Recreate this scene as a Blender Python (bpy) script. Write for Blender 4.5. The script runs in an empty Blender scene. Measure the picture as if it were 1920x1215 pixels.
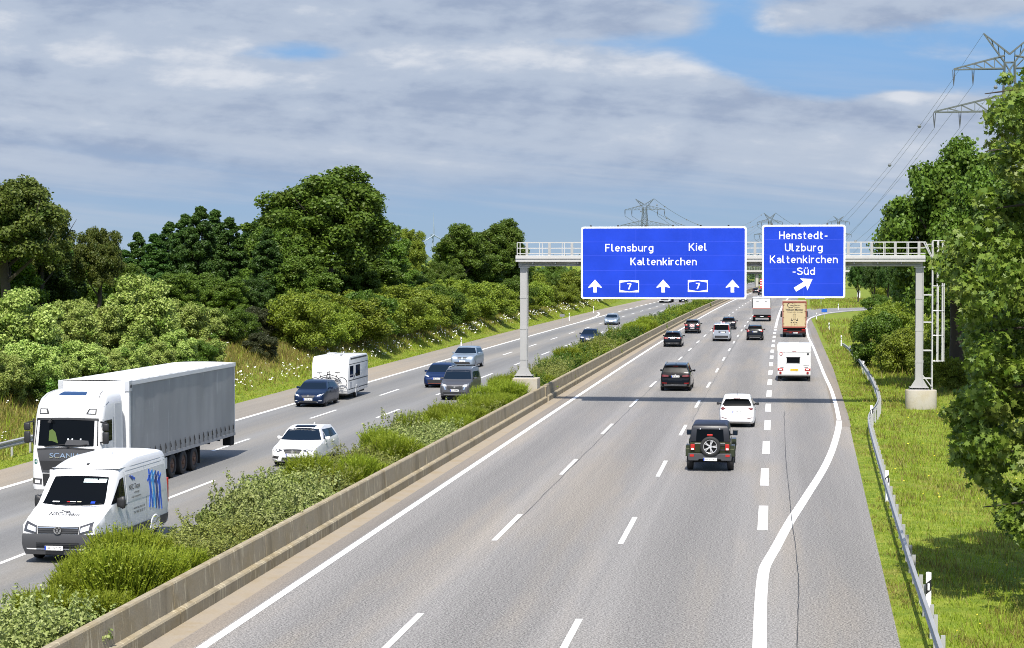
import bpy, bmesh, math, random
import numpy as np
from mathutils import Vector, Matrix
from mathutils.bvhtree import BVHTree

random.seed(7)
RNG = np.random.default_rng(11)
R = math.radians
scene = bpy.context.scene
COL = scene.collection

# ------------------------------------------------------------------ camera
F_PX, YAW, PITCH, EYE = 3600.0, 0.1341, 0.0311, 8.18
cam_data = bpy.data.cameras.new("camera")
cam_data.sensor_width = 36.0
cam_data.lens = F_PX / 1920.0 * 36.0
cam_data.clip_start = 0.5
cam_data.clip_end = 20000.0
cam = bpy.data.objects.new("camera", cam_data)
cam.location = (0, 0, EYE)
cam.rotation_euler = (math.pi / 2 - PITCH, 0, YAW)
COL.objects.link(cam)
scene.camera = cam
scene.render.resolution_x, scene.render.resolution_y = 1024, 648

# ------------------------------------------------------------------ light
SUN_ELEV, SUN_AZ = R(55.0), R(175.0)      # azimuth clockwise from +Y: behind the camera, a touch to the right
sun_data = bpy.data.lights.new("sun", 'SUN')
sun_data.energy = 4.6
sun_data.angle = R(0.5)
sun_data.color = (1.0, 0.955, 0.88)
sun = bpy.data.objects.new("sun", sun_data)
to_sun = Vector((math.sin(SUN_AZ) * math.cos(SUN_ELEV), math.cos(SUN_AZ) * math.cos(SUN_ELEV), math.sin(SUN_ELEV)))
sun.rotation_euler = (-to_sun).to_track_quat('-Z', 'Y').to_euler()
sun.location = (0, -50, 80)
COL.objects.link(sun)
scene.view_settings.view_transform = 'Standard'
scene.view_settings.look = 'None'
scene.view_settings.exposure = 0.55
scene.view_settings.gamma = 1.0
scene.cycles.use_denoising = True
scene.cycles.denoiser = 'OPENIMAGEDENOISE'
scene.cycles.denoising_input_passes = 'RGB_ALBEDO_NORMAL'
scene.cycles.denoising_prefilter = 'NONE'
scene.cycles.use_adaptive_sampling = False
scene.cycles.use_light_tree = False
scene.cycles.filter_width = 1.0

# ------------------------------------------------------------------ world: sky and clouds
world = bpy.data.worlds.new("World")
scene.world = world
world.use_nodes = True
NT = world.node_tree
NT.nodes.clear()


class S:
    """a float socket with arithmetic (builds Math nodes)"""
    tree = NT

    def __init__(self, s):
        self.s = s

    @staticmethod
    def op(o, a, b=None, c=None, clamp=False):
        n = S.tree.nodes.new('ShaderNodeMath')
        n.operation = o
        n.use_clamp = clamp
        for i, q in enumerate((a, b, c)):
            if q is None:
                continue
            if isinstance(q, S):
                S.tree.links.new(q.s, n.inputs[i])
            else:
                n.inputs[i].default_value = q
        return S(n.outputs[0])

    def __add__(a, b): return S.op('ADD', a, b)
    def __radd__(a, b): return S.op('ADD', b, a)
    def __sub__(a, b): return S.op('SUBTRACT', a, b)
    def __rsub__(a, b): return S.op('SUBTRACT', b, a)
    def __mul__(a, b): return S.op('MULTIPLY', a, b)
    def __rmul__(a, b): return S.op('MULTIPLY', b, a)
    def __truediv__(a, b): return S.op('DIVIDE', a, b)
    def exp(a): return S.op('EXPONENT', a)
    def clamp(a): return S.op('ADD', a, 0.0, clamp=True)

    def smooth(a, lo, hi, to0=0.0, to1=1.0):
        n = S.tree.nodes.new('ShaderNodeMapRange')
        n.interpolation_type = 'SMOOTHSTEP'
        S.tree.links.new(a.s, n.inputs[0])
        for i, v in zip((1, 2, 3, 4), (lo, hi, to0, to1)):
            n.inputs[i].default_value = v
        return S(n.outputs[0])


def s_vec(x, y, z=0.0):
    n = S.tree.nodes.new('ShaderNodeCombineXYZ')
    for i, q in enumerate((x, y, z)):
        if isinstance(q, S):
            S.tree.links.new(q.s, n.inputs[i])
        else:
            n.inputs[i].default_value = q
    return n.outputs[0]


def s_noise(vec, scale=1.0, detail=5.0, rough=0.55, dist=0.0):
    n = S.tree.nodes.new('ShaderNodeTexNoise')
    S.tree.links.new(vec, n.inputs['Vector'])
    n.inputs['Scale'].default_value = scale
    n.inputs['Detail'].default_value = detail
    n.inputs['Roughness'].default_value = rough
    n.inputs['Distortion'].default_value = dist
    return S(n.outputs['Fac'])


def s_mix(fac, a, b):
    n = S.tree.nodes.new('ShaderNodeMix')
    n.data_type = 'RGBA'
    for i, q in ((0, fac), (6, a), (7, b)):
        if isinstance(q, S):
            S.tree.links.new(q.s, n.inputs[i])
        elif hasattr(q, 'is_output'):
            S.tree.links.new(q, n.inputs[i])
        elif isinstance(q, (int, float)):
            n.inputs[i].default_value = q
        else:
            n.inputs[i].default_value = (*q, 1.0)
    return n.outputs[2]


def lin(r, g, b):
    f = lambda c: (c / 255 / 12.92) if c / 255 <= 0.04045 else ((c / 255 + 0.055) / 1.055) ** 2.4
    return (f(r), f(g), f(b))


def build_sky():
    nodes, links = NT.nodes, NT.links
    tc = nodes.new('ShaderNodeTexCoord')
    sep = nodes.new('ShaderNodeSeparateXYZ')
    links.new(tc.outputs['Generated'], sep.inputs[0])
    x, y, z = (S(o) for o in sep.outputs)
    hor = S.op('SQRT', x * x + y * y)
    el = z / hor                                    # tangent of the elevation
    az = S.op('ARCTAN2', x, y)                      # 0 = along the road, + to the east
    sky = nodes.new('ShaderNodeTexSky')
    sky.sky_type = 'NISHITA'
    sky.sun_disc = False
    sky.sun_elevation = SUN_ELEV
    sky.sun_rotation = SUN_AZ
    sky.altitude = 30
    sky.air_density = 1.0
    sky.dust_density = 1.6
    sky.ozone_density = 1.5
    bg_sky = nodes.new('ShaderNodeBackground')
    links.new(sky.outputs[0], bg_sky.inputs[0])
    bg_sky.inputs[1].default_value = 0.14
    K = 2 ** -scene.view_settings.exposure * 0.98
    # clear low sky: deep blue high up, pale blue at the horizon
    low = s_mix(el.smooth(0.0, 0.06), lin(160, 187, 213), lin(146, 180, 219))
    low = s_mix(el.smooth(0.05, 0.11), low, lin(130, 179, 230))
    # clouds
    p = s_vec(az * 15.0, el * 40.0, 0.3)
    n1 = s_noise(p, 1.0, 9.0, 0.55, 0.15)
    n2 = s_noise(s_vec(az * 15.0 - 0.12, el * 40.0 + 0.45, 0.3), 1.0, 9.0, 0.55, 0.15)
    big = s_noise(s_vec(az * 5.0 + 2.0, el * 17.0, 5.3), 1.0, 3.0, 0.5)
    streak = s_noise(s_vec(az * 3.4 + 3.1, el * 62.0 + az * 6.0, 1.7), 1.0, 5.0, 0.55, 0.35)

    def g(a0, e0, ra, re, amp):
        u = (az - a0) * (1.0 / ra)
        v = (el - e0) * (1.0 / re)
        return ((u * u + v * v) * -1.0).exp() * amp
    A = lambda px: math.atan((px - 960) / 3600) - YAW
    E = lambda py: (495.5 - py) / 3600
    cover = 0.30 + g(A(150), E(20), .22, .024, .50) + g(A(800), E(18), .12, .018, .50) + g(A(1150), E(30), .05, .016, .28) + g(A(1650), E(30), .066, .014, .55) + g(A(1860), E(15), .03, .010, .3)
    cover = cover + g(A(250), E(170), .16, .022, .60) + g(A(950), E(150), .105, .018, .72) + g(A(1300), E(170), .05, .014, .50)
    cover = cover + g(A(1760), E(118), .026, .008, .30) + g(A(1690), E(193), .0100, .0034, .75) + g(A(1640), E(225), .06, .0085, .60) + g(A(1850), E(240), .06, .010, .40)
    cover = cover + g(A(700), E(255), .36, .019, .62) + g(A(300), E(330), .40, .016, .42) + g(A(1300), E(315), .20, .016, .42)
    cover = cover - g(A(560), E(102), .040, .0056, .36) - g(A(900), E(80), .10, .0030, .18) - g(A(1650), E(140), .070, .011, .34) - g(A(1375), E(70), .018, .020, .40) - g(A(1500), E(125), .035, .012, .30)
    low_f = el.smooth(0.072, 0.040)
    dens = (cover + (n1 - 0.5) * 0.95 + (big - 0.5) * 0.35 + (streak - 0.5) * 0.30).smooth(0.33, 0.74)
    dens = dens * (1.0 - low_f) + ((streak - 0.5) * 1.5 + (n1 - 0.5) * 0.4 + el.smooth(0.012, 0.05) * 0.75).smooth(0.05, 0.75) * low_f
    edge = (n1 - n2) * (1.0 - low_f * 0.8)
    tex = 0.44 + edge * 1.35 + (n1 - 0.5) * 0.15 + (big - 0.5) * 0.35 + (s_noise(p, 3.2, 5.0, 0.6, 0.2) - 0.5) * 0.40 + (streak - 0.5) * (0.45 + low_f * 0.75)
    tex = (tex + g(A(950), E(108), .110, .0085, .34) + g(A(430), E(128), .040, .009, .30) + g(A(470), E(155), .03, .006, .18) + g(A(1690), E(190), .010, .0035, .55) + g(A(1300), E(120), .05, .010, .16) + g(A(150), E(100), .06, .008, .12)
           - g(A(930), E(200), .17, .011, .10) - g(A(1000), E(62), .12, .009, .12) - g(A(1230), E(185), .06, .012, .08) - g(A(250), E(45), .14, .012, .10) - g(A(300), E(205), .15, .012, .10) - g(A(1620), E(225), .05, .008, .16)).clamp()
    cloud = s_mix(tex.smooth(0.05, 0.50), lin(156, 172, 199), lin(184, 197, 217))
    cloud = s_mix(tex.smooth(0.48, 0.92), cloud, lin(223, 228, 237))
    haze = el.smooth(0.060, 0.012)
    cloud = s_mix(haze * 0.65, cloud, lin(163, 183, 209))
    col = s_mix(dens * (1.0 - haze * 0.35), low, cloud)
    veil = (streak - 0.40).smooth(0.0, 0.30) * el.smooth(0.13, 0.07) * 0.34 + 0.06
    col = s_mix(veil, col, lin(196, 206, 221))
    bg_low = nodes.new('ShaderNodeBackground')
    links.new(col, bg_low.inputs[0])
    bg_low.inputs[1].default_value = K
    up = el.smooth(0.16, 0.34)
    mx = nodes.new('ShaderNodeMixShader')
    links.new(up.s, mx.inputs[0])
    links.new(bg_low.outputs[0], mx.inputs[1])
    links.new(bg_sky.outputs[0], mx.inputs[2])
    out = nodes.new('ShaderNodeOutputWorld')
    links.new(mx.outputs[0], out.inputs[0])


build_sky()
world.cycles.sampling_method = 'MANUAL'
world.cycles.sample_map_resolution = 512


# ------------------------------------------------------------------ picture point -> place on the ground (metres, road frame)
def ray(px, py):
    u, v = (px - 960) / F_PX, -(py - 607.5) / F_PX
    dy, dz = math.cos(PITCH) + v * math.sin(PITCH), -math.sin(PITCH) + v * math.cos(PITCH)
    c, s = math.cos(YAW), math.sin(YAW)
    return (c * u - s * dy, s * u + c * dy, dz)


def at(px, py, z=0.0):
    r = ray(px, py)
    t = (z - EYE) / r[2]
    return r[0] * t, r[1] * t


def at_depth(px, py, Y):
    r = ray(px, py)
    t = Y / r[1]
    return r[0] * t, EYE + r[2] * t


def xc(Y):                                   # the gentle right-hand bend of the motorway
    Y = np.asarray(Y, float)
    Yc = np.clip(Y, -200, 560)
    s = 1.526e-5 * 560 + 15.34e-8 * 560 ** 2 / 2
    return 1.526e-5 * Yc ** 2 / 2 + 15.34e-8 * Yc ** 3 / 6 + (Y > 560) * (Y - 560) * s


def xcf(Y): return float(xc(Y))


def heading(Y):
    return math.atan((xcf(Y + 1) - xcf(Y - 1)) / 2)


def smoothstep(a, b, x):
    t = np.clip((np.asarray(x, float) - a) / (b - a), 0, 1)
    return t * t * (3 - 2 * t)


def terrain(X, Y):
    X, Y = np.asarray(X, float), np.asarray(Y, float)
    xr = X - xc(Y)
    t = -32.6 - xr
    z = np.interp(t, [0, 0.6, 3.4, 11, 16], [0, 0.12, 1.55, 3.7, 4.2])
    far = smoothstep(900, 420, Y)
    z = z * far
    s = xr - 10.5
    z = z + np.interp(s, [0, 12, 40], [0, 3.0, 4.0]) * smoothstep(260, 150, Y) * smoothstep(-60, 10, Y)
    # mound of the far bridge, east side
    z = z + 8.0 * smoothstep(18, 44, xr) * smoothstep(600, 655, Y) * smoothstep(720, 690, Y)
    z = z + 8.0 * smoothstep(-50, -78, xr) * smoothstep(600, 655, Y) * smoothstep(720, 690, Y)
    return z


# ------------------------------------------------------------------ materials
MATS = {}


def new_mat(name):
    m = bpy.data.materials.new(name)
    m.use_nodes = True
    m.node_tree.nodes.clear()
    return m


def pbsdf(m, **kw):
    nt = m.node_tree
    b = nt.nodes.new('ShaderNodeBsdfPrincipled')
    for k, v in kw.items():
        k = k.replace('_', ' ')
        if k == 'Base Color':
            v = (*v, 1.0) if len(v) == 3 else v
        b.inputs[k].default_value = v
    o = nt.nodes.new('ShaderNodeOutputMaterial')
    nt.links.new(b.outputs[0], o.inputs[0])
    return b, o


def plain(name, color, rough=0.5, metal=0.0, spec=0.5, coat=0.0, var=0.0, vscale=3.0, bump=0.0, bscale=40.0, island=0.0):
    """a painted / plastic / metal surface with slight unevenness"""
    if name in MATS:
        return MATS[name]
    m = new_mat(name)
    b, o = pbsdf(m, Base_Color=color, Roughness=rough, Metallic=metal, Specular_IOR_Level=spec, Coat_Weight=coat, Coat_Roughness=0.04)
    nt = m.node_tree
    S.tree = nt
    if var or bump:
        tc = nt.nodes.new('ShaderNodeTexCoord')
    if var:
        n = s_noise(tc.outputs['Object'], vscale, 5.0, 0.6)
        f = (n - 0.5) * (2.2 * var) + 1.0
        mul = nt.nodes.new('ShaderNodeMix')
        mul.data_type = 'RGBA'
        mul.blend_type = 'MULTIPLY'
        mul.inputs[0].default_value = 1.0
        mul.inputs[6].default_value = (*color, 1.0)
        cmb = nt.nodes.new('ShaderNodeCombineColor')
        for i in range(3):
            nt.links.new(f.s, cmb.inputs[i])
        nt.links.new(cmb.outputs[0], mul.inputs[7])
        nt.links.new(mul.outputs[2], b.inputs['Base Color'])
        rr = (n - 0.5) * (0.5 * var) + rough
        nt.links.new(rr.s, b.inputs['Roughness'])
    if bump:
        n = s_noise(tc.outputs['Object'], bscale, 4.0, 0.6)
        bp = nt.nodes.new('ShaderNodeBump')
        bp.inputs['Strength'].default_value = bump
        bp.inputs['Distance'].default_value = 0.02
        nt.links.new(n.s, bp.inputs['Height'])
        nt.links.new(bp.outputs[0], b.inputs['Normal'])
    MATS[name] = m
    return m


def leaf_mat(name, c1, c2, c3=None, trans=0.32, rough=0.5, spec=0.3):
    m = new_mat(name)
    nt = m.node_tree
    S.tree = nt
    geo = nt.nodes.new('ShaderNodeNewGeometry')
    oi = nt.nodes.new('ShaderNodeObjectInfo')
    rnd = S(geo.outputs['Random Per Island'])
    col = s_mix(rnd, c1, c2)
    if c3 is not None:
        tc = nt.nodes.new('ShaderNodeTexCoord')
        n = s_noise(tc.outputs['Object'], 0.55, 3.0, 0.6)
        col = s_mix(n.smooth(0.50, 0.68), col, c3)
    hsv = nt.nodes.new('ShaderNodeHueSaturation')
    nt.links.new(col, hsv.inputs['Color'])
    v = S(oi.outputs['Random']) * 0.36 + 0.80
    h = S(oi.outputs['Random']) * 0.016 + 0.491
    nt.links.new(v.s, hsv.inputs['Value'])
    nt.links.new(h.s, hsv.inputs['Hue'])
    b, o = pbsdf(m, Roughness=rough, Specular_IOR_Level=spec)
    nt.links.new(hsv.outputs[0], b.inputs['Base Color'])
    tr = nt.nodes.new('ShaderNodeBsdfTranslucent')
    nt.links.new(hsv.outputs[0], tr.inputs['Color'])
    mx = nt.nodes.new('ShaderNodeMixShader')
    mx.inputs[0].default_value = trans
    nt.links.new(b.outputs[0], mx.inputs[1])
    nt.links.new(tr.outputs[0], mx.inputs[2])
    nt.links.new(mx.outputs[0], o.inputs[0])
    return m


def asphalt_mat(name, base, speck, lanes=None, warm=0.0):
    """worn open-textured asphalt: stone speckle, wheel-track bands along the road, long patches"""
    m = new_mat(name)
    nt = m.node_tree
    S.tree = nt
    tc = nt.nodes.new('ShaderNodeTexCoord')
    P = tc.outputs['Object']
    sep = nt.nodes.new('ShaderNodeSeparateXYZ')
    nt.links.new(P, sep.inputs[0])
    X, Y = S(sep.outputs[0]), S(sep.outputs[1])
    xr = X - (Y * Y * (1.526e-5 / 2) + Y * Y * Y * (15.34e-8 / 6))
    fine = s_noise(P, 40.0, 2.0, 0.7).smooth(0.34, 0.66) * 0.55 + s_noise(P, 19.0, 1.0, 0.5).smooth(0.34, 0.66) * 0.45
    mid = s_noise(P, 7.0, 4.0, 0.65)
    big = s_noise(s_vec(xr * 0.35, Y * 0.025), 1.0, 4.0, 0.6)
    strk = s_noise(s_vec(xr * 2.2, Y * 0.02), 1.0, 3.0, 0.55)
    val = 1.0 + (fine - 0.5) * speck + (mid - 0.5) * 0.30 + (big - 0.5) * 0.42 + (strk - 0.5) * 0.38
    if lanes:
        # darker bands where the tyres run
        for c in lanes:
            q = (xr - c) * (1 / 1.05)
            val = val - (q * q * -1.0).exp() * (0.05 + strk * 0.27)
            for d in (-0.85, 0.85):
                q = (xr - (c + d)) * (1 / 0.30)
                val = val - (q * q * -1.0).exp() * 0.035
    pale = s_mix(big.smooth(0.45, 0.66), (base[0], base[1], base[2]), (base[0] * 1.10, base[1] * 1.04, base[2] * 0.95))
    b, o = pbsdf(m, Roughness=0.86, Specular_IOR_Level=0.28)
    cmb = nt.nodes.new('ShaderNodeCombineColor')
    for i in range(3):
        nt.links.new(val.s, cmb.inputs[i])
    mul = nt.nodes.new('ShaderNodeMix')
    mul.data_type = 'RGBA'
    mul.blend_type = 'MULTIPLY'
    mul.inputs[0].default_value = 1.0
    nt.links.new(pale, mul.inputs[6])
    nt.links.new(cmb.outputs[0], mul.inputs[7])
    nt.links.new(mul.outputs[2], b.inputs['Base Color'])
    bp = nt.nodes.new('ShaderNodeBump')
    bp.inputs['Strength'].default_value = 0.35
    bp.inputs['Distance'].default_value = 0.01
    nt.links.new(fine.s, bp.inputs['Height'])
    nt.links.new(bp.outputs[0], b.inputs['Normal'])
    return m


def ground_mat():
    m = new_mat("grass_ground")
    nt = m.node_tree
    S.tree = nt
    tc = nt.nodes.new('ShaderNodeTexCoord')
    P = tc.outputs['Object']
    sep = nt.nodes.new('ShaderNodeSeparateXYZ')
    nt.links.new(P, sep.inputs[0])
    X, Y, Z = (S(q) for q in sep.outputs)
    big = s_noise(P, 0.16, 5.0, 0.6)
    mid = s_noise(P, 1.3, 5.0, 0.65)
    fine = s_noise(P, 14.0, 3.0, 0.7)
    green = s_mix(mid.smooth(0.35, 0.65), (0.115, 0.168, 0.016), (0.190, 0.225, 0.030))
    dry = s_mix(fine, (0.125, 0.108, 0.024), (0.21, 0.18, 0.05))
    f = ((big - 0.5) * 3.2 + (mid - 0.5) * 1.4 + 0.10 + Z.smooth(0.3, 1.6) * 0.75 - Z.smooth(3.0, 3.8) * 1.2).smooth(0.15, 0.85)
    col = s_mix(f, green, dry)
    v = (fine - 0.5) * 0.9 + (mid - 0.5) * 0.6 + 1.0
    cmb = nt.nodes.new('ShaderNodeCombineColor')
    for i in range(3):
        nt.links.new(v.s, cmb.inputs[i])
    mul = nt.nodes.new('ShaderNodeMix')
    mul.data_type = 'RGBA'
    mul.blend_type = 'MULTIPLY'
    mul.inputs[0].default_value = 1.0
    nt.links.new(col, mul.inputs[6])
    nt.links.new(cmb.outputs[0], mul.inputs[7])
    b, o = pbsdf(m, Roughness=0.9, Specular_IOR_Level=0.15)
    nt.links.new(mul.outputs[2], b.inputs['Base Color'])
    return m


def concrete_mat(name, base, streaks=True, sc=1.0):
    m = new_mat(name)
    nt = m.node_tree
    S.tree = nt
    tc = nt.nodes.new('ShaderNodeTexCoord')
    P = tc.outputs['Object']
    sep = nt.nodes.new('ShaderNodeSeparateXYZ')
    nt.links.new(P, sep.inputs[0])
    X, Y, Z = (S(q) for q in sep.outputs)
    a = s_noise(P, 1.1 * sc, 6.0, 0.65)
    f = s_noise(P, 18.0 * sc, 4.0, 0.65)
    val = 1.0 + (a - 0.5) * 0.7 + (f - 0.5) * 0.35
    col = s_mix(a.smooth(0.4, 0.7), base, (base[0] * 0.80, base[1] * 0.76, base[2] * 0.66))
    if streaks:
        w = s_noise(s_vec(X * 6.0, Y * 8.5, Z * 1.3), 1.0, 2.0, 0.5)
        col = s_mix(w.smooth(0.57, 0.68) * 0.85, col, (0.45, 0.39, 0.27))
        d = s_noise(s_vec(X * 2.0, Y * 1.2, Z * 0.25 + 4.0), 1.0, 3.0, 0.6)
        col = s_mix(d.smooth(0.52, 0.72) * 0.6, col, (base[0] * 0.5, base[1] * 0.48, base[2] * 0.42))
    cmb = nt.nodes.new('ShaderNodeCombineColor')
    for i in range(3):
        nt.links.new(val.s, cmb.inputs[i])
    mul = nt.nodes.new('ShaderNodeMix')
    mul.data_type = 'RGBA'
    mul.blend_type = 'MULTIPLY'
    mul.inputs[0].default_value = 1.0
    nt.links.new(col, mul.inputs[6])
    nt.links.new(cmb.outputs[0], mul.inputs[7])
    b, o = pbsdf(m, Roughness=0.9, Specular_IOR_Level=0.2)
    nt.links.new(mul.outputs[2], b.inputs['Base Color'])
    bp = nt.nodes.new('ShaderNodeBump')
    bp.inputs['Strength'].default_value = 0.3
    bp.inputs['Distance'].default_value = 0.02
    nt.links.new(f.s, bp.inputs['Height'])
    nt.links.new(bp.outputs[0], b.inputs['Normal'])
    return m


# ------------------------------------------------------------------ objects, tags, mesh collector
def tag(o, label=None, cat=None, group=None, kind=None):
    if label: o['label'] = label
    if cat: o['category'] = cat
    if group: o['group'] = group
    if kind: o['kind'] = kind
    return o


def thing(name, label, cat, loc=(0, 0, 0), rotz=0.0, group=None):
    o = bpy.data.objects.new(name, None)
    o.empty_display_size = 0.3
    o.location = loc
    o.rotation_euler = (0, 0, rotz)
    COL.objects.link(o)
    return tag(o, label, cat, group)


def link_mesh(name, me, parent=None, loc=None, rot=None):
    o = bpy.data.objects.new(name, me)
    COL.objects.link(o)
    if parent is not None:
        o.parent = parent
    if loc is not None: o.location = loc
    if rot is not None: o.rotation_euler = rot
    return o


def copy_tree(o, parent=None):
    kids = list(o.children)
    c = o.copy()
    COL.objects.link(c)
    c.parent = parent
    for k in kids:
        copy_tree(k, c)
    return c


class MB:
    def __init__(self):
        self.v, self.f = [], []

    def add(self, verts, faces):
        n = len(self.v)
        self.v += [tuple(p) for p in verts]
        self.f += [tuple(i + n for i in q) for q in faces]
        return self

    def box(self, x0, x1, y0, y1, z0, z1, M=None):
        p = [Vector((x, y, z)) for x in (x0, x1) for y in (y0, y1) for z in (z0, z1)]
        if M is not None:
            p = [M @ q for q in p]
        return self.add(p, [(0, 1, 3, 2), (4, 6, 7, 5), (0, 4, 5, 1), (2, 3, 7, 6), (0, 2, 6, 4), (1, 5, 7, 3)])

    def bar(self, a, b, w, h=None):
        """a square bar from a to b"""
        h = w if h is None else h
        a, b = Vector(a), Vector(b)
        d = (b - a).normalized()
        s = d.cross(Vector((0, 0, 1)))
        if s.length < 1e-3:
            s = Vector((1, 0, 0))
        s.normalize()
        t = s.cross(d)
        p = []
        for q in (a, b):
            for i, j in ((-1, -1), (1, -1), (1, 1), (-1, 1)):
                p.append(q + s * (i * w / 2) + t * (j * h / 2))
        return self.add(p, [(0, 3, 2, 1), (4, 5, 6, 7), (0, 1, 5, 4), (1, 2, 6, 5), (2, 3, 7, 6), (3, 0, 4, 7)])

    def tube(self, pts, rad, n=8, caps=True):
        pts = [Vector(p) for p in pts]
        if not isinstance(rad, (list, tuple)):
            rad = [rad] * len(pts)
        vs, fs = [], []
        ref = Vector((0, 0, 1))
        for i, p in enumerate(pts):
            d = (pts[min(i + 1, len(pts) - 1)] - pts[max(i - 1, 0)]).normalized()
            s = d.cross(ref)
            if s.length < 0.15:
                s = d.cross(Vector((1, 0, 0)))
            s.normalize()
            t = d.cross(s)
            for k in range(n):
                a = 2 * math.pi * k / n
                vs.append(p + (s * math.cos(a) + t * math.sin(a)) * rad[i])
        for i in range(len(pts) - 1):
            for k in range(n):
                a, b = i * n + k, i * n + (k + 1) % n
                fs.append((a, b, b + n, a + n))
        if caps:
            fs.append(tuple(range(n))[::-1])
            fs.append(tuple(range((len(pts) - 1) * n, len(pts) * n)))
        return self.add(vs, fs)

    def lathe(self, prof, n=24, axis='x', M=None, caps=True):
        """prof: (axial, radius) pairs"""
        vs, fs = [], []
        for a, r in prof:
            for k in range(n):
                t = 2 * math.pi * k / n
                c, s = r * math.cos(t), r * math.sin(t)
                q = {'x': (a, c, s), 'y': (c, a, s), 'z': (c, s, a)}[axis]
                vs.append(M @ Vector(q) if M is not None else q)
        for i in range(len(prof) - 1):
            for k in range(n):
                a, b = i * n + k, i * n + (k + 1) % n
                fs.append((a, b, b + n, a + n))
        if caps and prof[0][1] > 1e-6: fs.append(tuple(range(n))[::-1])
        if caps and prof[-1][1] > 1e-6: fs.append(tuple(range((len(prof) - 1) * n, len(prof) * n)))
        return self.add(vs, fs)

    def prism(self, poly, lo, hi, plane='xz'):
        """a closed outline, given thickness along the third axis"""
        def P(a, b, c):
            return {'xz': (a, c, b), 'xy': (a, b, c), 'yz': (c, a, b)}[plane]
        n = len(poly)
        vs = [P(a, b, lo) for a, b in poly] + [P(a, b, hi) for a, b in poly]
        fs = [tuple(range(n)), tuple(range(n, 2 * n))[::-1]]
        for i in range(n):
            j = (i + 1) % n
            fs.append((i, i + n, j + n, j))
        return self.add(vs, fs)

    def build(self, name, mat, parent=None, smooth=None, bevel=0.0, loc=None, rot=None, fix=True):
        me = bpy.data.meshes.new(name)
        me.from_pydata([tuple(p) for p in self.v], [], self.f)
        if fix or bevel:
            bm = bmesh.new()
            bm.from_mesh(me)
            if fix:
                bmesh.ops.recalc_face_normals(bm, faces=bm.faces)
            if bevel:
                es = [e for e in bm.edges if len(e.link_faces) == 2 and e.calc_face_angle(0) > 0.6]
                bmesh.ops.bevel(bm, geom=es, offset=bevel, segments=2, affect='EDGES', profile=0.5, clamp_overlap=True)
            bm.to_mesh(me)
            bm.free()
        me.materials.append(mat)
        if smooth is not None:
            set_smooth(me, smooth)
        return link_mesh(name, me, parent, loc, rot)


def set_smooth(me, deg):
    me.polygons.foreach_set('use_smooth', [True] * len(me.polygons))
    me.set_sharp_from_angle(angle=R(deg))


def np_mesh(name, verts, nper, mat):
    """verts: (n, nper, 3) separate faces"""
    n = verts.shape[0]
    me = bpy.data.meshes.new(name)
    me.vertices.add(n * nper)
    me.vertices.foreach_set('co', np.ascontiguousarray(verts, dtype=np.float32).ravel())
    me.loops.add(n * nper)
    me.loops.foreach_set('vertex_index', np.arange(n * nper, dtype=np.int32))
    me.polygons.add(n)
    me.polygons.foreach_set('loop_start', np.arange(0, n * nper, nper, dtype=np.int32))
    me.update(calc_edges=True)
    me.materials.append(mat)
    return me


# lettering from the built-in typeface
_CAP = {}


def glyph_mesh(body, weight=0.0):
    cu = bpy.data.curves.new("lettering", 'FONT')
    cu.body = body
    cu.size = 1.0
    cu.offset = weight
    cu.extrude = 0.0
    ob = bpy.data.objects.new("lettering", cu)
    me = ob.to_mesh()
    v = [tuple(p.co) for p in me.vertices]
    f = [tuple(p.vertices) for p in me.polygons]
    ob.to_mesh_clear()
    bpy.data.objects.remove(ob)
    bpy.data.curves.remove(cu)
    return v, f


def text_verts(body, width, cap, weight=0.0):
    if weight not in _CAP:
        v, _ = glyph_mesh("H", weight)
        _CAP[weight] = (min(p[1] for p in v), max(p[1] for p in v))
    lo, hi = _CAP[weight]
    v, f = glyph_mesh(body, weight)
    x0, x1 = min(p[0] for p in v), max(p[0] for p in v)
    sx = width / (x1 - x0) if width else cap / (hi - lo)
    return [((p[0] - x0) * sx, (p[1] - lo) * cap / (hi - lo)) for p in v], f
# ------------------------------------------------------------------ ground and roads
M_GROUND = ground_mat()
ASPH = asphalt_mat("asphalt_open_textured", (0.228, 0.218, 0.207), 1.50, lanes=(-10.0, -6.2, -2.3, 1.8))
ASPH_W = asphalt_mat("asphalt_smooth_grey", (0.205, 0.203, 0.199), 0.42, lanes=(-26.0, -22.5, -19.1))
ASPH_S = asphalt_mat("asphalt_shoulder", (0.235, 0.212, 0.182), 0.5)
ASPH_R = asphalt_mat("asphalt_verge_strip", (0.20, 0.18, 0.158), 0.7)
CONC = concrete_mat("concrete_barrier_stained", (0.31, 0.264, 0.186))
CONC_G = concrete_mat("concrete_gutter", (0.31, 0.265, 0.205), streaks=False)
CONC_B = concrete_mat("concrete_block", (0.40, 0.37, 0.31), streaks=False)
PAINT = plain("road_paint_white", (0.74, 0.73, 0.70), 0.7, var=0.12, vscale=2.0)
GALV = plain("galvanised_steel", (0.37, 0.37, 0.365), 0.55, metal=0.15, var=0.16, vscale=1.5)
GANT = plain("gantry_grey_paint", (0.34, 0.335, 0.325), 0.5, var=0.12, vscale=0.8)
GANT_W = plain("gantry_white_paint", (0.43, 0.425, 0.415), 0.5, var=0.10, vscale=0.8)
WHITE = plain("white_plastic", (0.80, 0.80, 0.79), 0.45)
BLACK = plain("black_plastic", (0.012, 0.012, 0.013), 0.45)
SIGNBLUE = plain("sign_blue", (0.002, 0.036, 0.46), 0.42, var=0.30, vscale=0.5)
SIGNWHITE = plain("sign_white", (0.82, 0.82, 0.82), 0.45)
RUBBER = plain("tyre_rubber", (0.016, 0.016, 0.017), 0.75)


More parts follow.
